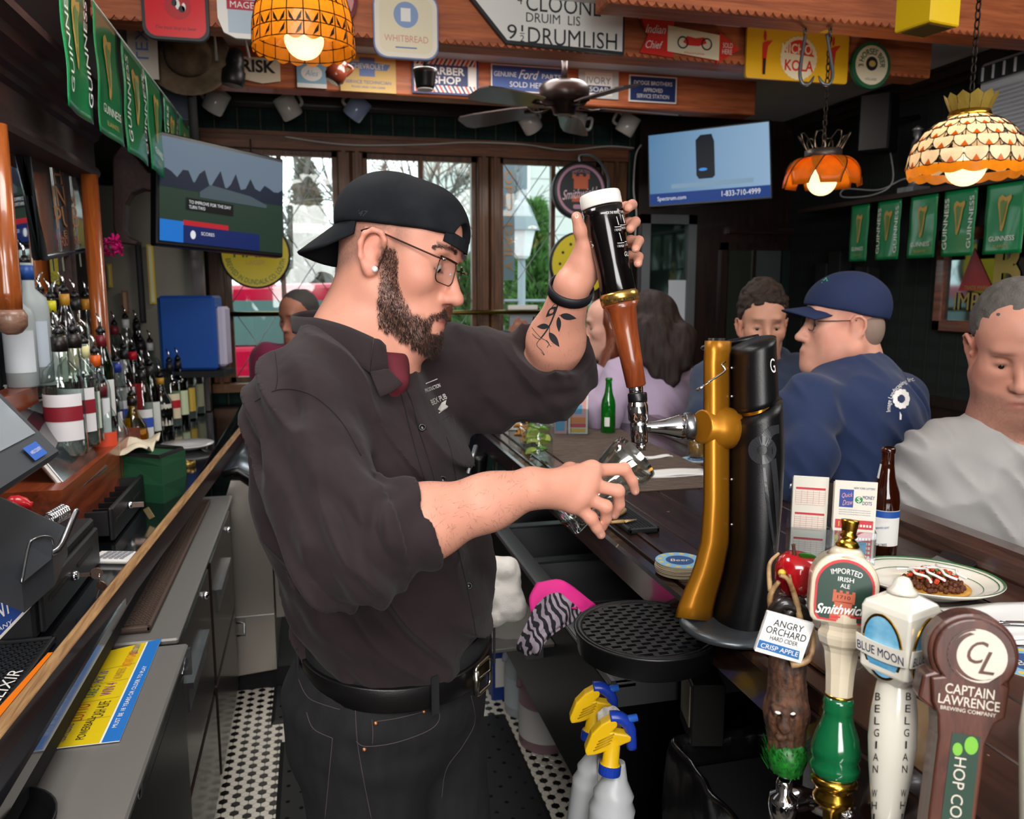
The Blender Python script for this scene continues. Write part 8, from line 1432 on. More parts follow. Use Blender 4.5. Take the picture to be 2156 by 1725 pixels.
o=PY(366,190,4.3); t=thing('wall_speaker','dark blue grey speaker box over the banners','speaker',o); ob('cabinet',MB().box(o+V(-.08,-.06,-.15),o+V(.08,.08,.15),.006),M('speaker_slate','2c3a4c',.5),t); ob('grille',MB().box(o+V(-.07,-.066,-.14),o+V(.07,-.06,.14)),M('speaker_grille','1c2632',.7),t); ob('light_edge',MB().box(o+V(.078,-.062,-.15),o+V(.084,-.05,.15)),M('edge_blue','5f7f9f',.5),t)
o=PY(275,60,3.9); t=thing('paper_poster','off white poster with blue lettering beside the banners','poster',o); ob('sheet',MB().box(o+V(-.13,0,-.2),o+V(.10,.01,.35)),M('poster_cream','bdb6aa',.7),t); text(t,'TEXAS',o+V(.04,-.002,-.02),EZ,-EX,SBL,.24,.05)
t=thing('wall_box_speaker','black speaker hanging in the dark corner','speaker',PX(1850,260,3.0)); o=PX(1850,262,3.0); ob('cabinet',MB().obox(o,nrm(V(.6,-.8,0)),EZ,nrm(V(.8,.6,0)),.16,.3,.18,.01),BLK,t); ob('mount',MB().cyl(o,V(XR,o[1],o[2]+.05),.015),BLK,t)
# yellow box and pole with hooks
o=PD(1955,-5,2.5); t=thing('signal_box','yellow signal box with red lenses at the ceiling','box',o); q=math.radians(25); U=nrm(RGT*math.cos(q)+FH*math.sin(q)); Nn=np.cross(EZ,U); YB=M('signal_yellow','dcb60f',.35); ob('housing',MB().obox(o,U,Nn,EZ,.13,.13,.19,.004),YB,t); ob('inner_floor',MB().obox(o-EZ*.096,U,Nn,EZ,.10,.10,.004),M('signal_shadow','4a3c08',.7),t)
for n_ in(-Nn,-U): ob('lens',MB().sph(o+n_*.066+EZ*.035,.036,18,8,n_,.018,0,1),M('lens_red','c23a12',.15,coat=.6),t)
a,b=PD(1497,22,2.85),PD(1935,78,3.15); t=thing('green_pole','dark green pole hung across the ceiling with a yellow clamp','pole',(a+b)/2); ob('shaft',MB().cyl(a,b,.017,n=14),M('pole_green','10302e',.35),t); c_=a+(b-a)*.53; ob('clamp',MB().obox(c_,nrm(b-a),EZ,np.cross(nrm(b-a),EZ),.035,.045,.045,.004),M('clamp_yellow','d9a51a',.4),t)
for u_ in(.2,.85): ob('hanger_wire',MB().cyl(a+(b-a)*u_,V(*(a+(b-a)*u_)[:2],ZC),.003,n=6),STEEL,t)
def chain(p,q,r=.010,wr=.0028):
    m=MB(); p,q=np.array(p,float),np.array(q,float); L=np.linalg.norm(q-p); n=max(2,int(L/(r*2.6))); d=nrm(q-p); u,v,_=m.frame(d)
    for i in range(n):
        c=p+d*(i+.5)*L/n; s=u if i%2 else v; m.tube([c+d*r*1.6*math.cos(a)+s*r*.8*math.sin(a) for a in np.linspace(0,2*math.pi,11)[:-1]],wr,5,closed=True)
    return m
for x,lab in((1692,'steel meat hook hanging in front of the bottle cap'),(1745,'rusty chain with a steel hook beside the first hook')):
    d_=2.98; t=thing('meat_hook',lab,'hook',PD(x,180,d_)); ob('chain',chain(PD(x+3,48,d_),PD(x+3,75,d_)),M('chain_iron','5a5754',.4,.8),t); sg=1 if x<1700 else -1; ob('hook_rod',MB().tube(spline([PD(x+4*sg,72,d_),PD(x-4*sg,120,d_),PD(x-8*sg,155,d_),PD(x-2*sg,176,d_),PD(x+12*sg,176,d_),PD(x+22*sg,160,d_)],6),[.0062]*26+[.0055,.005,.0045,.003,.002],8),M('hook_steel','6f757c',.35,.8),t)
# ---------- stained glass lamps ----------
def SG(name,col,e=.0):
    if name in MATS: return MATS[name]
    m=bpy.data.materials.new(name); m.use_nodes=True; nt=m.node_tree; nt.nodes.clear(); N=nt.nodes.new; L=nt.links.new; o=N('ShaderNodeOutputMaterial'); mx=N('ShaderNodeMixShader'); d=N('ShaderNodeBsdfPrincipled'); tr=N('ShaderNodeBsdfTranslucent'); d.inputs['Base Color'].default_value=lin(col); d.inputs['Roughness'].default_value=.25; tr.inputs[0].default_value=lin(col); mx.inputs[0].default_value=.55; n=N('ShaderNodeTexNoise'); n.inputs['Scale'].default_value=30; tc=N('ShaderNodeTexCoord'); L(tc.outputs['Object'],n.inputs['Vector']); hv=N('ShaderNodeHueSaturation'); mr=N('ShaderNodeMapRange'); L(n.outputs['Fac'],mr.inputs[0]); mr.inputs[3].default_value=.75; mr.inputs[4].default_value=1.2; L(mr.outputs[0],hv.inputs['Value']); hv.inputs['Color'].default_value=lin(col); L(hv.outputs[0],d.inputs['Base Color']); L(hv.outputs[0],tr.inputs[0]); L(d.outputs[0],mx.inputs[1]); L(tr.outputs[0],mx.inputs[2]); L(mx.outputs[0],o.inputs[0]); MATS[name]=m; return m
AMB=SG('amber_glass','e08a1c'); CRG=SG('cream_glass','ead9c0'); ORG=SG('orange_glass','e0701a'); DKG=SG('dark_leaf_glass','20281c'); TEG=SG('teal_glass','5f9a94'); OLG=SG('olive_glass','b09a4a'); LEADM=M('lamp_lead','1f1712',.4,.6); GLB=M('lit_globe','fff0d0',.4,emis='ffe0a4',es=1.9)
def bulb(t,o,r,pw):
    ob('globe',MB().sph(o,r,24,14),GLB,t,'glowing cream globe bulb'); l=bpy.data.lights.new('lamp_light','POINT'); l.energy=pw; l.color=(1,.78,.5); l.shadow_soft_size=r*1.0; lo=bpy.data.objects.new('lamp_light',l); COL.objects.link(lo); lo.location=o+EZ*r*1.6
def panes(t,o,rows,n,mats,leadr=.0018,scallop=False):
    """rows: list of (radius,z); panes between successive rings, each its own piece, lead lines between"""
    lead=MB()
    for j in range(len(rows)-1):
        (r0,z0),(r1,z1)=rows[j],rows[j+1]; of=.5*(j%2)*scallop
        for i in range(n):
            a0,a1=2*math.pi*(i+of)/n,2*math.pi*(i+1+of)/n; am=(a0+a1)/2; p=lambda r,a,z:o+V(r*math.cos(a),r*math.sin(a),z); g=.985
            if scallop: P=[p(r0,a0+.02,z0),p(r0,a1-.02,z0)]+[p(r0+(r1-r0)*v_,a1+(a0-a1)*u_,z0+(z1-z0)*v_) for u_,v_ in((.02,.4),(.1,.68),(.28,.92),(.5,1),(.72,.92),(.9,.68),(.98,.4))]
            else: P=[p(r0,a0+.01,z0),p(r0,am,z0),p(r0,a1-.01,z0),p(r1,a1-.01,z1),p(r1,am,z1),p(r1,a0+.01,z1)]
            ob('pane',MB().add(P,[tuple(range(len(P)))]),mats(i,j),t)
            lead.tube([p(r0*1.003,a0,z0),p(r1*1.003,a0,z1)],leadr,4)
            if scallop: lead.tube([q+(q-o)*.004 for q in P[2:]],leadr,4)
        for r_,z_ in((r0,z0),(r1,z1)):
            if not scallop or j==0: lead.tube([o+V(r_*1.003*math.cos(2*math.pi*i/24),r_*1.003*math.sin(2*math.pi*i/24),z_) for i in range(24)],leadr,4,closed=True)
    ob('lead_lines',lead,LEADM,t)
# drum lamp
d_=2.6; o=PD(641,104,d_); t=thing('stained_glass_lamp','amber stained glass drum lamp with dark leaf pattern','pendant lamp',o); R_=.160
panes(t,o,[(.138,.155),(.150,.115),(.158,.075),(.160,.04),(.162,0)],20,lambda i,j:AMB)
for i in range(20):
    for sg,zz,rr0,mt in((-1,.052,.1605,DKG),(1,.052,.1605,DKG),(-1,.125,.149,DKG if i%3 else TEG),(1,.018,.163,DKG)):
        a=2*math.pi*(i+.5)/20; q=lambda da,dz:o+V((rr0+.001-dz*.12)*math.cos(a+da),(rr0+.001-dz*.12)*math.sin(a+da),zz+dz); ob('leaf_pane',MB().add([q(0,-.018),q(sg*.05,.0),q(sg*.13,.02),q(sg*.11,-.004)][::sg],[(0,1,2,3)]),mt,t)
wv=MB(); P=[o+V(.162*math.cos(a),.162*math.sin(a),-.012*abs(math.sin(a*10))) for a in np.linspace(0,2*math.pi,121)[:-1]]; P2=[o+V(.162*math.cos(a),.162*math.sin(a),.002) for a in np.linspace(0,2*math.pi,121)[:-1]]; ob('scalloped_skirt',wv.add(P+P2,[(i,(i+1)%120,120+(i+1)%120,120+i) for i in range(120)]),AMB,t)
ob('brass_cap',MB().lathe(o+EZ*.155,EZ,[(.138,0),(.10,.012),(.05,.02),(.04,.05),(.02,.07),(.0,.075)],28),M('lamp_brass','8a6a2a',.35,.8),t); bulb(t,o+EZ*.03,.062,3); ob('chain',chain(o+EZ*.22,V(o[0],o[1],ZC)),LEADM,t)
# dome lamp
d_=2.6; o=PD(2033,352,d_); t=thing('stained_glass_lamp','cream scalloped stained glass dome lamp over the side tables','pendant lamp',o); R_=.176
rw=[(.176*math.cos(a)*1.0,.165*math.sin(a)) for a in np.radians([70,56,42,28,14,-2])]; panes(t,o,rw,16,lambda i,j:CRG,.0016,True)
rb_=MB(); 
for j in range(1,6):
    r_,z_=rw[j]; of=.5*(j%2)
    for i in range(16): a=2*math.pi*(i+of)/16; c_=o+V(r_*1.006*math.cos(a),r_*1.006*math.sin(a),z_+.009); tg=V(-math.sin(a),math.cos(a),0); upv=nrm(np.cross(V(math.cos(a),math.sin(a),.3),tg)); r2,z2=rw[j-1]; sl=nrm(V((r2-r_)*math.cos(a),(r2-r_)*math.sin(a),z2-z_)); c_=o+V(r_*1.008*math.cos(a),r_*1.008*math.sin(a),z_); ob('orange_diamond',MB().add([c_+tg*.012+sl*.002,c_+sl*.022,c_-tg*.012+sl*.002],[(0,1,2)]),ORG,t)
sk=MB(); P=[]; 
for i in range(96): a=2*math.pi*i/96; P+= [o+V(.174*math.cos(a),.174*math.sin(a),-.002),o+V(.168*math.cos(a),.168*math.sin(a),-.026-.009*abs(math.sin(a*8)))]
ob('skirt',sk.add(P,[(2*i,2*((i+1)%96),2*((i+1)%96)+1,2*i+1) for i in range(96)],True),AMB,t)
ob('brass_collar',MB().lathe(o+EZ*.153,EZ,[(.062,0),(.064,.006),(.058,.02),(.0,.022)],28),BRASS,t)
for i in range(12): a=2*math.pi*i/12; p=lambda r,da,z:o+V(r*math.cos(a+da),r*math.sin(a+da),z); ob('crown_pane',MB().add([p(.056,-.24,.168),p(.056,.24,.168),p(.074,.25,.212),p(.080,0,.226),p(.074,-.25,.212)],[(0,1,2,3,4)]),OLG,t)
bulb(t,o+EZ*.0,.06,2); ob('chain',chain(o+EZ*.18,V(o[0],o[1],ZC)),LEADM,t)
# petal lamp
d_=3.3; o=PD(1730,388,d_); t=thing('stained_glass_lamp','orange petal shaped glass lamp near the wall television','pendant lamp',o)
for i in range(8):
    a=2*math.pi*(i+.5)/8; u=V(math.cos(a),math.sin(a),0); v=V(-math.sin(a),math.cos(a),0)
    ob('petal_pane',MB().grid(lambda p,q:o+u*(.055+.095*math.sin(q*1.35))+EZ*(.105-.115*q*q-.0*p)+v*(p-.5)*2*(.028+.038*math.sin(math.pi*min(.93,q*.85+.12))),6,8),AMB,t,solid=.003); ob('petal_lead',MB().tube([o+u*(.055+.095*math.sin(q*1.35))*1.01+EZ*(.105-.115*q*q)+v*(.030+.038*math.sin(math.pi*min(.93,q*.85+.12))) for q in np.linspace(0,1,9)],.0022,5),LEADM,t)
ob('metal_collar',MB().lathe(o+EZ*.10,EZ,[(.068,0),(.072,.004),(.072,.034),(.066,.036)],26,False),M('collar_grey','4a423c',.4,.6),t); cr=MB()
for i in range(8): a=2*math.pi*i/8; cr.tube([o+V(.07*math.cos(a+da),.07*math.sin(a+da),.136+hz)+V(math.cos(a),math.sin(a),0)*hz*.5 for da,hz in((-.32,0),(-.3,.035),(-.15,.06),(.15,.06),(.3,.035),(.32,0))],.003,6)
ob('crown_loops',cr,LEADM,t); bulb(t,o+EZ*.012,.058,3); ob('chain',chain(o+EZ*.12,V(o[0],o[1],ZC)),LEADM,t)
# ---------- side wall: air conditioner and tavern mirror ----------
SU=V(0,-1,0); Xw=XR-.002
def wallbox(px0,py0,px1,py1,X): a,b=PX(px0,py0,X),PX(px1,py1,X); return a,b
c=PX(2150,212,3.15); t=thing('air_conditioner','white window air conditioner high on the side wall','air conditioner',c); ob('case',MB().obox(c+V(.02,-.12,0),SU,EZ,V(-1,0,0),.62,.40,.16,.012),M('ac_white','c9ccd2',.4),t); fx=3.05
ob('vent_opening',MB().obox(V(fx,c[1]-.12,c[2]+.135),SU,EZ,V(-1,0,0),.54,.07,.012),SB,t)
for i in range(14): ob('louvre',MB().obox(V(fx-.006,c[1]-.12,c[2]+.06-.019*i),SU,EZ,V(-1,0,0),.55,.010,.006),M('ac_louvre','aab0b8',.5),t)
for i in range(9): ob('vane',MB().obox(V(fx-.006,c[1]+.12-.06*i,c[2]+.135),SU,EZ,V(-1,0,0),.008,.06,.012),M('ac_white'),t)
c0=PX(1992,690,Xw); y0,y1=PX(1980,600,Xw)[1],PX(1980,600,Xw)[1]-1.0; z0,z1=PX(1985,697,Xw)[2],PX(1985,485,Xw)[2]
t=thing('tavern_mirror','framed tavern mirror with a red triangle and gold lettering','mirror',V(Xw,y0-.5,z0)); FRW=WOOD('mirror_frame_wood','4a2416','7a4428',1,.3,.4)
ob('frame',MB().box((Xw-.04,y1,z0),(Xw,y0,z0+.06),.006).box((Xw-.04,y1,z1-.06),(Xw,y0,z1),.006).box((Xw-.04,y0-.06,z0),(Xw,y0,z1),.006).box((Xw-.04,y1,z0),(Xw,y1+.06,z1),.006),FRW,t); ob('mirror_glass',MB().box((Xw-.014,y1+.05,z0+.05),(Xw-.008,y0-.05,z1-.05)),M('smoky_mirror','7f8a8c',.05,1),t)
Xm=Xw-.016; TRI=[PX(2052,522,Xm),PX(2018,612,Xm),PX(2092,612,Xm)]; ob('red_triangle',MB().prism(TRI,V(-.002,0,0)),M('triangle_red','8a1420',.3),t); GL=M('gold_leaf','a08a4a',.35,.6)
hz=lambda x,y:PX(x,y,Xm-.003)
text(t,'TRADE MARK',hz(2055,606),SU,EZ,GL,.15,.02); text(t,'IMPORTED',hz(2095,636),SU,EZ,GL,.52,.09); text(t,'B',hz(2122,562),SU,EZ,GL,.16,.30,bold=.03); text(t,'BASS',hz(2080,490),SU,EZ,GL,.4,.06)
t=thing('carved_panel','dark stepped wooden booth divider against the side wall','panel',V(XR-.1,4.3,0)); 
for i in range(4): ob('step_board',MB().box((XR-.12,4.62-.13*i-.12,0),(XR-.032,4.62-.13*i,1.78+(.12 if i%2 else 0)-.05*i),.006),BLKM,t)

CW=M('cable_white','b9b9b4',.5)
t=thing('loose_cable','thin white cable draped along the window head casing','cable',PY(800,300,YF-.07)); ob('wire',MB().tube(spline([PY(x,y,YF-.07) for x,y in((600,288),(680,300),(760,306),(900,304),(985,300),(1100,304),(1190,316),(1280,308),(1335,312))],6),.005,6),CW,t)
t=thing('loose_cable','white cable hanging down beside the wall television','cable',PY(1345,420,YF-.1)); ob('wire',MB().tube(spline([PY(x,y,YF-.1) for x,y in((1350,305),(1338,330),(1334,400),(1340,450),(1336,520),(1338,560))],6),.006,6),CW,t)
# ================= customers =================
def short_hair(O,R,s,col,name,par,curl=.003,up=0.,h=.005,grow=0.):
    S=SDF(); q=lambda x,y,z:O+R@(V(x,y,z)*s)
    S.ell(q(-.010,0,.056+up),V(.101+grow,.082+grow,.088+up+grow)*s,R,.01).ell(q(-.045,0,.0),V(.058,.074,.075)*s,R,.02)
    S.p.append(('p',q(.012,0,.035),R@nrm(V(-.62,0,.78)),0,0,.006,-1,None))
    for y in(-1,1): S.ell(q(.0,y*.09,-.01),V(.034,.03,.04)*s,R,.006,-1)
    return ob('hair',S.mesh('hair',h,lambda P:curl*2*vnoise(P,70,9)+curl*vnoise(P,160,4)),M(name,col,.75,bump=1,bs=230),par)
def person(label,epx,d,al,pitch,roll,s,skin,cloth,clothname,torso,arms,hands=(),h=.005,chub=0.,tal=None,stub=0.,twist=1.35,tr=(.11,.145,.15),near=True,neckr=.055,fold=.010):
    """head at ear pixel epx; torso = neck-base, chest and waist points; arms = sleeves as point lists; hands = (wrist,knuckle,tip) lists"""
    R=facing(al,pitch,roll); O=PD(*epx,d); t=thing('person',label,'person',V(*torso[2][:2],0)); S=SDF(); head_sdf(S,O,R,s,True,1.0,chub,h<.0045)
    T=facing(al if tal is None else tal); L=T[:,1]
    S.cone(O+R@V(-.02,0,-.03)*s,torso[0]-ZU*.04,neckr*s,neckr*1.15*s,.03)
    if chub: S.cone(O+R@V(.035,0,-.075)*s,torso[0],.05*s,.06*s,.04)
    for hd_ in hands:
        w_,k_,f_=hd_; S.cone(w_,k_,.026,.024,.01); n=nrm(np.cross(f_-k_,FWD))
        for i in range(4): S.cone(k_+n*(.0165*i-.025),f_+n*(.014*i-.021)+(f_-k_)*(-.12*abs(i-1.3)),.0095,.0078,.004)
        S.cone(w_+n*.01,k_+n*.042+(f_-k_)*.3,.012,.009,.006)
    bs=np.array(lin(skin)[:3])
    def col(P):
        Q=((P-O)@R)/s; n=vnoise(P,60,3)[:,None]; c=bs*(1+.12*n); nr=(np.abs(Q)<V(.14,.1,.16)).all(1)
        x,y,z=Q[:,0],np.abs(Q[:,1]),Q[:,2]
        b=nr*stub*np.clip((np.interp(x,[.02,.045,.09],[.0,-.035,-.05])-z)/.012,0,1)*(x>.015)*(.7+.6*vnoise(P,700,5)); c=c*(1-b[:,None]*.75)+np.array([.05,.045,.042])*b[:,None]*.75
        eye=nr*np.exp(-(((z-.008)/.0045)**2+((y-.032)/.013)**2))*(x>.06); br=nr*np.exp(-(((z-.036)/.005)**2+((y-.03)/.02)**4))*(x>.06); lp=nr*np.exp(-(((z+.071)/.008)**2+(y/.02)**4))*(x>.08)
        c=c*(1-.8*eye[:,None])*(1-.6*br[:,None]); c=c*(1-.5*lp[:,None])+np.array(lin('a85a55')[:3])*.5*lp[:,None]; red=nr*np.clip(np.exp(-(((x-.06)/.03)**2+((z+.02)/.03)**2))*.5+(y>.07)*.5,0,.8); return np.clip(c*(1-red[:,None]*V(.02,.18,.18)),0,1)
    ob('skin',S.mesh('skin',h,col=col),SKIN,t)
    for y in(-1,1):
        e=O+R@V(.0752,y*.032,.008)*s; eo=ob('eye',MB().sph(e,.0139*s,12,8),M('eye_white'),t); ob('iris',MB().sph(e+R@V(.0082,0,-.003)*s,.0074*s,10,6),M('iris_dark'),eo)
        ob('eyebrow',MB().tube([O+R@V(*p)*s for p in((.0945,y*.012,.036),(.0935,y*.028,.040),(.084,y*.048,.036))],[.0035*s,.004*s,.002*s],6),M('brow_hair','33241d',.8),t)
    C=SDF(); N0,N1,N2=torso; C.cone(N0-ZU*.045,N1,tr[0]*.75,tr[1],.06,1,(L,twist)).cone(N1,N2,tr[1],tr[2],.06,1,(L,twist*.92)).cone(N2,V(N2[0],N2[1],.7),tr[2],tr[2],.05,1,(L,1.1))
    for A in arms:
        C.cone(N0-ZU*.075,A[0]-ZU*.01,tr[0]*.5,.072,.05)
        for i in range(len(A)-1): C.cone(A[i],A[i+1],[.078,.066,.05][min(i,2)],[.066,.05,.042][min(i,2)],.035)
    C.cone(O+R@V(-.02,0,-.06)*s,N0,neckr*s*.95,neckr*s*1.12,.005,-1)
    def cd(P): a=np.stack([P@nrm(RGT*.8+ZU*.6)*22,P@nrm(RGT*.6-ZU*.8)*6,P@FH*7],1); return fold*(np.abs(vnoise(a,1,3))*2-.5)+.004*vnoise(P,24,6)
    c=ob('top',C.mesh('top',h*1.3,cd),M(clothname,cloth,.88,bump=.3,bs=700,sheen=.1),t); ob('collar_band',MB().tube([N0-ZU*.028+(T[:,0]*math.cos(a)*.068+L*math.sin(a)*.074)*neckr/.055+ZU*(-.016*math.cos(a)) for a in np.linspace(0,2*math.pi,33)[:-1]],.0085,8,closed=True),M(clothname),c); return t,O,R,c
P=PD
# grey haired man in the pale sweatshirt
t,O,R,c=person('grey haired man in a pale grey sweatshirt looking down',(2138,735),1.93,114,22,4,1.17,'c98f7a','aaa7a5','sweatshirt_pale',(P(2108,902,2.0),P(2068,1030,2.08),P(2060,1230,2.14)),[[P(1968,962,2.06),P(1926,1070,2.12),P(1930,1220,2.16)],[P(2235,965,2.06),P(2290,1080,2.06),P(2280,1190,2.06)]],h=.0042,chub=.006,tal=98,stub=.55,tr=(.12,.155,.165),neckr=.062,fold=.022)
short_hair(O,R,1.17,'57524e','hair_grey',t,.004,0,.0045)
# navy cap man
t,O,R,c=person('man in a navy cap and navy sweatshirt turned to his neighbour',(1778,690),2.42,183,-2,0,1.12,'d49c86','1c2c50','sweatshirt_navy',(P(1800,765,2.44),P(1800,880,2.42),P(1790,1040,2.40)),[[P(1700,850,2.25),P(1700,960,2.15),P(1680,1030,2.12)],[P(1895,840,2.5),P(1900,960,2.45),P(1880,1030,2.4)]],h=.0048,chub=.012,tal=205,tr=(.13,.175,.185),neckr=.066,fold=.018); c0=c
S=SDF(); q=lambda x,y,z:O+R@(V(x,y,z)*1.12); S.ell(q(-.003,0,.056),V(.114,.089,.094)*1.12,R,.01); S.p.append(('p',q(0,0,.040),R@nrm(V(-.16,0,1)),0,0,.004,-1,None)); CN=M('cap_navy','18264a',.85,bump=.3,bs=700); co_=ob('cap',S.mesh('cap',.0045,lambda P_:.004*vnoise(P_,26,3)),CN,t,'navy baseball cap with a green mark'); ob('brim',MB().grid(lambda u,v:q(.098*math.cos((u-.5)*2)+.07*v*math.cos((u-.5)*1.6),.078*math.sin((u-.5)*2)*(1+.1*v),.052-.012*v-.02*(2*u-1)**2),12,6),CN,co_,solid=.004); bv=bvh_of(co_.data); dtext(co_,'M',(1735,590),(1,-.3),bv,M('cap_mark','3fae7a',.6),14,8)
gl2=ob('glasses',MB().tube([q(.092,.062,.016),q(.0,.083,.022)],.0016,6),SB,t)
for y in(-1,1): ob('lens_rim',MB().tube([q(.098-.004*abs(a),y*(.033+a),.008+b) for a,b in rrect(.045,.034,.01,3)],.0013,6,closed=True),SB,gl2)
S=SDF(); S.ell(q(-.04,0,.0),V(.06,.076,.07)*1.12,R,.01); S.p.append(('p',q(-.01,0,.0),R@nrm(V(-1,0,.3)),0,0,.005,-1,None)); ob('hair',S.mesh('hair',.006),M('hair_ash','8a7468',.8),t)
bv=bvh_of(c0.data); dtext(c0,'Image Landscaping Inc.',(1885,822),(.62,-.79),bv,BW,96,12,arc=62,off=.004)
for i in range(11):
    a=i*.571; x,y=1898+13*math.cos(a),840+15*math.sin(a); decal(c0,'print',[(x+6*math.cos(k)*(1 if k%2 else .8),y+7*math.sin(k)) for k in np.linspace(0,6.28,8)[:-1]],[tuple(range(7))],bv,BW,.003)
decal(c0,'print',[(1895,850),(1900,850),(1898,884),(1894,884)],[(0,1,2,3)],bv,BW,.003)
# curly man
t,O,R,c=person('curly haired man in a blue grey hoodie facing the bar',(1604,690),3.05,96,4,0,1.06,'cf987f','26344e','hoodie_slate',(P(1612,775,3.08),P(1600,860,3.06),P(1590,960,3.05)),[[P(1500,800,3.0),P(1490,880,2.85),P(1560,930,2.75)],[P(1680,790,3.1),P(1690,880,3.0),P(1640,930,2.85)]],h=.006,tr=(.12,.16,.16)); short_hair(O,R,1.06,'2c1d15','hair_dark_brown',t,.010,.014,.006,.004)
ob('hood',MB().tube([O+R@V(-.03+.085*math.cos(a),.1*math.sin(a),-.13-.03*math.cos(a)) for a in np.linspace(.6,5.7,16)],.035,10),M('hoodie_slate'),c)
# lilac hoodie woman
t,O,R,c=person('dark haired woman in a lilac hoodie leaning on the bar',(1368,690),3.5,215,8,0,1.14,'d9a892','b3a0bb','hoodie_lilac',(P(1378,760,3.55),P(1370,850,3.51),P(1400,960,3.51)),[[P(1310,790,3.39),P(1270,880,3.24),P(1225,835,3.39)],[P(1425,800,3.57),P(1380,890,3.33),P(1250,790,3.57)]],[(P(1235,785,3.57),P(1218,778,3.57),P(1206,786,3.59))],h=.006,tal=235,tr=(.12,.165,.17))
H=SDF(); q=lambda x,y,z:O+R@(V(x,y,z)*1.14); H.ell(q(-.012,0,.05),V(.118,.099,.107),R,.01).ell(q(-.03,0,-.02),V(.097,.105,.125),R,.03)
for y0,dx,px_,py_ in((-.05,0,1415,800),(0,-.02,1400,815),(.05,-.02,1372,790),(-.07,.0,1438,770),(.06,.02,1345,760)): H.cone(q(-.05,y0,-.02),P(px_,py_-60,3.40),.058,.052,.045).cone(P(px_,py_-60,3.40),P(px_+8,py_,3.37),.052,.02,.03)
H.ell(q(.10,0,-.03),V(.07,.062,.10),R,.02,-1)
def hd2(P_): a=np.stack([P_@RGT*60,P_[:,2]*9,P_@FH*40],1); return .012*vnoise(a,1,2)
ob('hair',H.mesh('hair',.0055,hd2),M('hair_black_brown','170e0d',.7,var='2e1c17',vs=40,vst=(3,3,.3)),t)
# red haired woman
t,O,R,c=person('red haired woman in a black top seen in profile',(1285,690),3.75,180,6,0,1.06,'e0ac98','1a161a','top_black',(P(1290,765,3.77),P(1290,850,3.75),P(1290,930,3.75)),[[P(1240,800,3.69),P(1225,870,3.58),P(1215,790,3.58)],[P(1340,800,3.80),P(1340,870,3.69),P(1290,880,3.58)]],[(P(1222,790,3.56),P(1214,780,3.56),P(1204,775,3.56))],h=.006,tr=(.1,.14,.14))
H=SDF(); q=lambda x,y,z:O+R@V(x,y,z); H.ell(q(-.012,0,.052),V(.103,.086,.092),R,.01).ell(q(-.02,0,-.03),V(.07,.094,.11),R,.03).cone(q(-.02,.075,-.05),P(1262,800,3.66),.045,.03,.03).cone(q(-.02,-.075,-.05),P(1310,800,3.80),.045,.03,.03).cone(q(-.05,0,-.05),P(1300,790,3.80),.06,.05,.03); H.ell(q(.095,0,-.03),V(.075,.075,.098),R,.02,-1); ob('hair',H.mesh('hair',.006,hd2),M('hair_auburn','7a3a1c',.5,var='5a2814',vs=40,vst=(3,3,.3)),t)
# maroon man, dark jacket man
t,O,R,c=person('man in a maroon sweater by the window behind the bartender',(632,672),4.1,120,10,0,1.05,'a8705a','6a1236','sweater_maroon',(P(630,735,4.1),P(615,800,4.1),P(610,880,4.1)),[[P(560,755,4.05),P(560,850,4.0),P(600,880,3.9)],[P(690,760,4.15),P(700,850,4.1),P(660,880,4.0)]],h=.008,tr=(.12,.15,.16)); short_hair(O,R,1.05,'3a3634','hair_salt_pepper',t,.003,0,.007)
t,O,R,c=person('man in a dark navy jacket holding a black mug at the bar',(905,668),3.7,60,25,0,1.15,'7a4c3a','141c2e','jacket_navy',(P(925,740,3.75),P(930,830,3.70),P(930,930,3.70)),[[P(985,790,3.58),P(970,880,3.36),P(1040,880,3.30)],[P(980,760,3.81),P(1030,800,3.70),P(1065,720,3.70)]],[(P(1060,865,3.28),P(1098,845,3.28),P(1118,842,3.27)),(P(1070,712,3.70),P(1090,690,3.70),P(1112,684,3.70))],h=.0075,tr=(.12,.16,.16)); short_hair(O,R,1.05,'1c1817','hair_black',t,.003,0,.007)
o=P(1112,850,3.25); t=thing('black_mug','black mug held over the bar by the man in the navy jacket','mug',o); a=nrm(V(.25,0,1)); ob('cup',MB().lathe(o-a*.03,a,[(.034,0),(.037,.004),(.037,.075),(.034,.075),(.032,.01)],22,False),BLK,t); ob('mug_handle',MB().tube(spline([o+V(-.03,0,.03),o+V(-.065,0,.02),o+V(-.055,0,-.02),o+V(-.034,0,-.02)],5),.006,8),BLK,t)
t=thing('menu_board','pale grey board standing on the window sill','board',PY(1098,780,YF-.08)); a,b=PY(1072,646,YF-.08),PY(1128,780,YF-.08); ob('panel',MB().box((a[0],YF-.085,zs),(b[0],YF-.065,a[2]),.003),M('board_grey','8d949c',.4,.3),t); ob('rim',MB().box((a[0]-.01,YF-.09,a[2]-.02),(b[0]+.01,YF-.06,a[2]+.01),.003),WHT,t)
# ================= outside the windows =================
G0=-.1
struct('ground_outside',MB().box((-30,YF+.2,G0-.1),(40,60,G0)),M('lawn','5f6b45',.9,var='8a8468',vs=.6),'lawn and pavement outside the windows')
struct('road_outside',MB().box((-30,6.6,G0),(40,9.5,G0+.01)),M('asphalt','8a8a8c',.9),'grey road outside the windows')
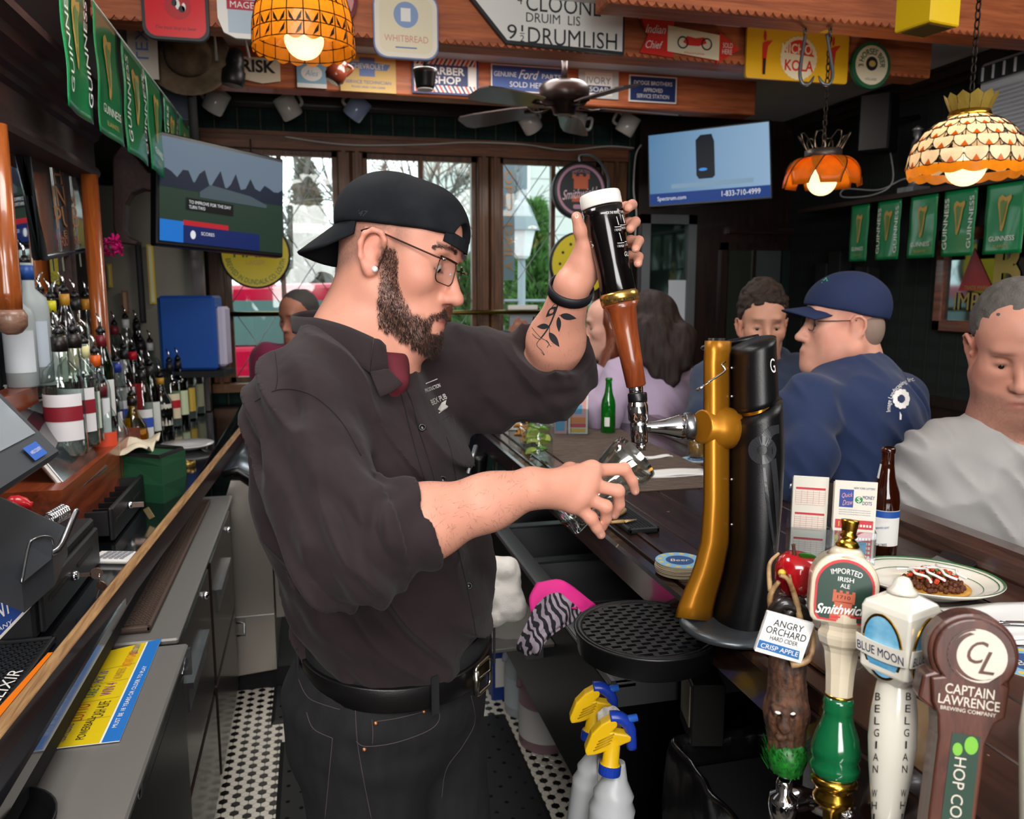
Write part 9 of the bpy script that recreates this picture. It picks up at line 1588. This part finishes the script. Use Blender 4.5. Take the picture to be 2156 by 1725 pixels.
# car
def car():
    G0=.14; x0=-2.9; t=thing('parked_car','red estate car parked outside the window','car',(x0+1.6,7.6,G0)); RP=M('car_red','c20f3a',.15,coat=1); n=V(0,1,0)
    side=[(0,.35),(.02,.75),(.25,.88),(.9,.98),(1.5,1.45),(3.2,1.5),(3.75,1.0),(4.0,.9),(4.05,.4),(3.6,.28),(.4,.28)]
    ob('body',MB().prism([V(x0+x,7.2,G0+z) for x,z in side if z<1.05][::-1],n*1.7),RP,t,bev=.04); ob('cabin',MB().prism([V(x0+x,7.3,G0+z) for x,z in((.85,.96),(1.45,1.42),(1.65,1.5),(3.1,1.53),(3.3,1.48),(3.75,.98))][::-1],n*1.5),RP,t,bev=.04)
    for a,b in((1.05,2.05),(2.15,3.35)): ob('side_window',MB().prism([V(x0+a+.08*(a<2),7.27,G0+1.0),V(x0+b+.2*(b>3),7.27,G0+1.0),V(x0+b-.0,7.27,G0+1.38),V(x0+a+.45*(a<2),7.27,G0+1.38)][::-1],n*.02),M('car_glass','5f7a78',.05,coat=1),t)
    for x in(.8,3.25):
        w_=ob('wheel',MB().lathe(V(x0+x,7.17,G0+.32),n,[(.32,0),(.33,.03),(.33,.2),(.2,.2)],24),M('tyre','15151a',.8),t); ob('hub',MB().lathe(V(x0+x,7.16,G0+.32),n,[(.2,0),(.2,.02)],18),STEEL,w_)
    ob('door_handle',MB().box((x0+1.9,7.17,G0+.88),(x0+2.1,7.2,G0+.92)),CHR,t); ob('bumper',MB().box((x0-.03,7.25,G0+.35),(x0+.1,8.85,G0+.55),.02),BLKM,t)
car()
BKT=M('bare_bark','6f6a66',.9)
def bare(px,Yv,hgt,label,seed,r0=.11):
    rg=np.random.default_rng(seed); b=PY(px,700,Yv); b=V(b[0],Yv,G0); t=thing('bare_tree',label,'tree',b,'trees across the road'); m=MB(); tw_=MB()
    def grow(p,d,L,r,lv):
        q=p+d*L; mid=(p+q)/2+rg.normal(0,.05*L,3); (m if lv<3 else tw_).tube([p,mid,q],[r,r*.85,r*.7],6 if lv<3 else 3)
        if lv>=5: return
        for _ in range(3): grow(p+(q-p)*rg.uniform(.55,1),nrm(d+rg.normal(0,.48,3)+ZU*.12),L*rg.uniform(.6,.8),r*.58,lv+1)
    grow(b,ZU,hgt*.3,r0,0); ob('trunk',m,BKT,t); tag(ob('twigs',tw_,BKT,t),kind='stuff')
bare(690,13,7,'bare tree seen through the first window',3); bare(840,15,8,'bare tree seen above the cap',5); bare(985,12,7,'bare tree near the middle window post',8)
def conifer(px,Yv,top,wd,label,col,seed,n=2600):
    rg=np.random.default_rng(seed); b=PY(px,700,Yv); zt=PY(px,top,Yv)[2]; b=V(b[0],Yv,G0); R_=wd*Yv/F/2; H_=zt-G0; t=thing('evergreen_tree',label,'tree',b,'trees across the road'); ob('trunk',MB().cyl(b,b+ZU*H_*.9,.06,.02),BKT,t); m=MB()
    for i in range(n):
        h=rg.random()**.8; a=rg.uniform(0,6.28); r=R_*(1-h)**.75*rg.uniform(.55,1.05)*min(1,h*6+.5); p=b+V(r*math.cos(a),r*math.sin(a),H_*h); d=nrm(V(math.cos(a),math.sin(a),.9)+rg.normal(0,.5,3)); s=nrm(np.cross(d,rg.normal(0,1,3)))*.05; L=.22; m.add([p-s,p+s,p+d*L],[(0,1,2)])
    tag(ob('needles',m,M('needle_'+col,col,.8),t),kind='stuff')
conifer(1125,10.5,440,105,'green evergreen behind the street lamp','4f7a3a',4); conifer(1092,12,455,70,'slim evergreen left of the street lamp','5a8040',6,1800); conifer(655,17,345,150,'tall grey brown evergreen beyond the first window','77756a',7); conifer(985,11,560,80,'low green shrub by the middle window post','567a45',9,1500); conifer(1200,13,600,160,'wide low evergreen shrub by the white house','5f8048',2,1800)
o=PY(1098,700,8.6); o=V(o[0],8.6,G0); zl=PY(1098,545,8.6)[2]; t=thing('street_lamp','grey lantern street lamp outside the window','lamp post',o); LPM=M('lamp_post_grey','7f8a90',.5); ob('post',MB().lathe(o,ZU,[(.09,0),(.06,.3),(.045,.5),(.04,zl-G0)],14),LPM,t); zz=o+ZU*(zl-G0); ob('lantern',MB().lathe(zz,ZU,[(.06,0),(.09,.03),(.15,.3),(.0,.3)],6,sm=False),M('lantern_glass','d9dde0',.3),t); ob('lantern_roof',MB().lathe(zz+ZU*.3,ZU,[(.2,0),(.17,.08),(.09,.26),(.05,.3),(.02,.4)],6,sm=False),LPM,t); ob('cross_bar',MB().cyl(zz-ZU*.45-V(.28,0,0),zz-ZU*.45+V(.28,0,0),.015),LPM,t)
a=PY(1058,340,6.0); b=PY(1078,590,6.0); t=thing('street_banner','grey vertical banner with orange letters outside the window','banner',V(a[0],6,b[2])); ob('cloth',MB().box((a[0],6.0,b[2]),(b[0]+.02,6.02,a[2])),M('banner_slate','8d98a4',.7),t); text(t,'OPEN DAILY',V((a[0]+b[0])/2+.01,5.998,(a[2]+b[2])/2),V(0,0,-1),V(1,0,0),M('banner_orange','d98a4a',.6),(a[2]-b[2])*.85,.06); ob('pole',MB().cyl((a[0]-.03,6.02,G0),(a[0]-.03,6.02,a[2]),.02,n=8),STEEL,t)
t=thing('white_house','white clapboard house across the road','building',(5.2,20,G0)); HW=M('house_white','c9ccca',.8); ob('wall',MB().box((3.2,19,G0),(12,24,6.0)),HW,t); ob('roof',MB().prism([V(2.9,18.6,6.0),V(7.6,18.6,9.0),V(12.3,18.6,6.0)][::-1],V(0,6,0)),M('roof_slate','7d7f84',.8),t)
for i in range(14): ob('clapboard',MB().box((3.2,18.97,G0+.43*i),(12,19.0,G0+.43*i+.40)),HW,t)
for x in(4.2,6.2,8.4):
    for z in(1.0,3.6): f=ob('window',MB().box((x,18.92,z),(x+.9,18.97,z+1.5)),M('house_trim','dfe2e2',.6),t); ob('pane',MB().box((x+.08,18.9,z+.08),(x+.82,18.93,z+1.42)),M('house_pane','6a7680',.1),f)
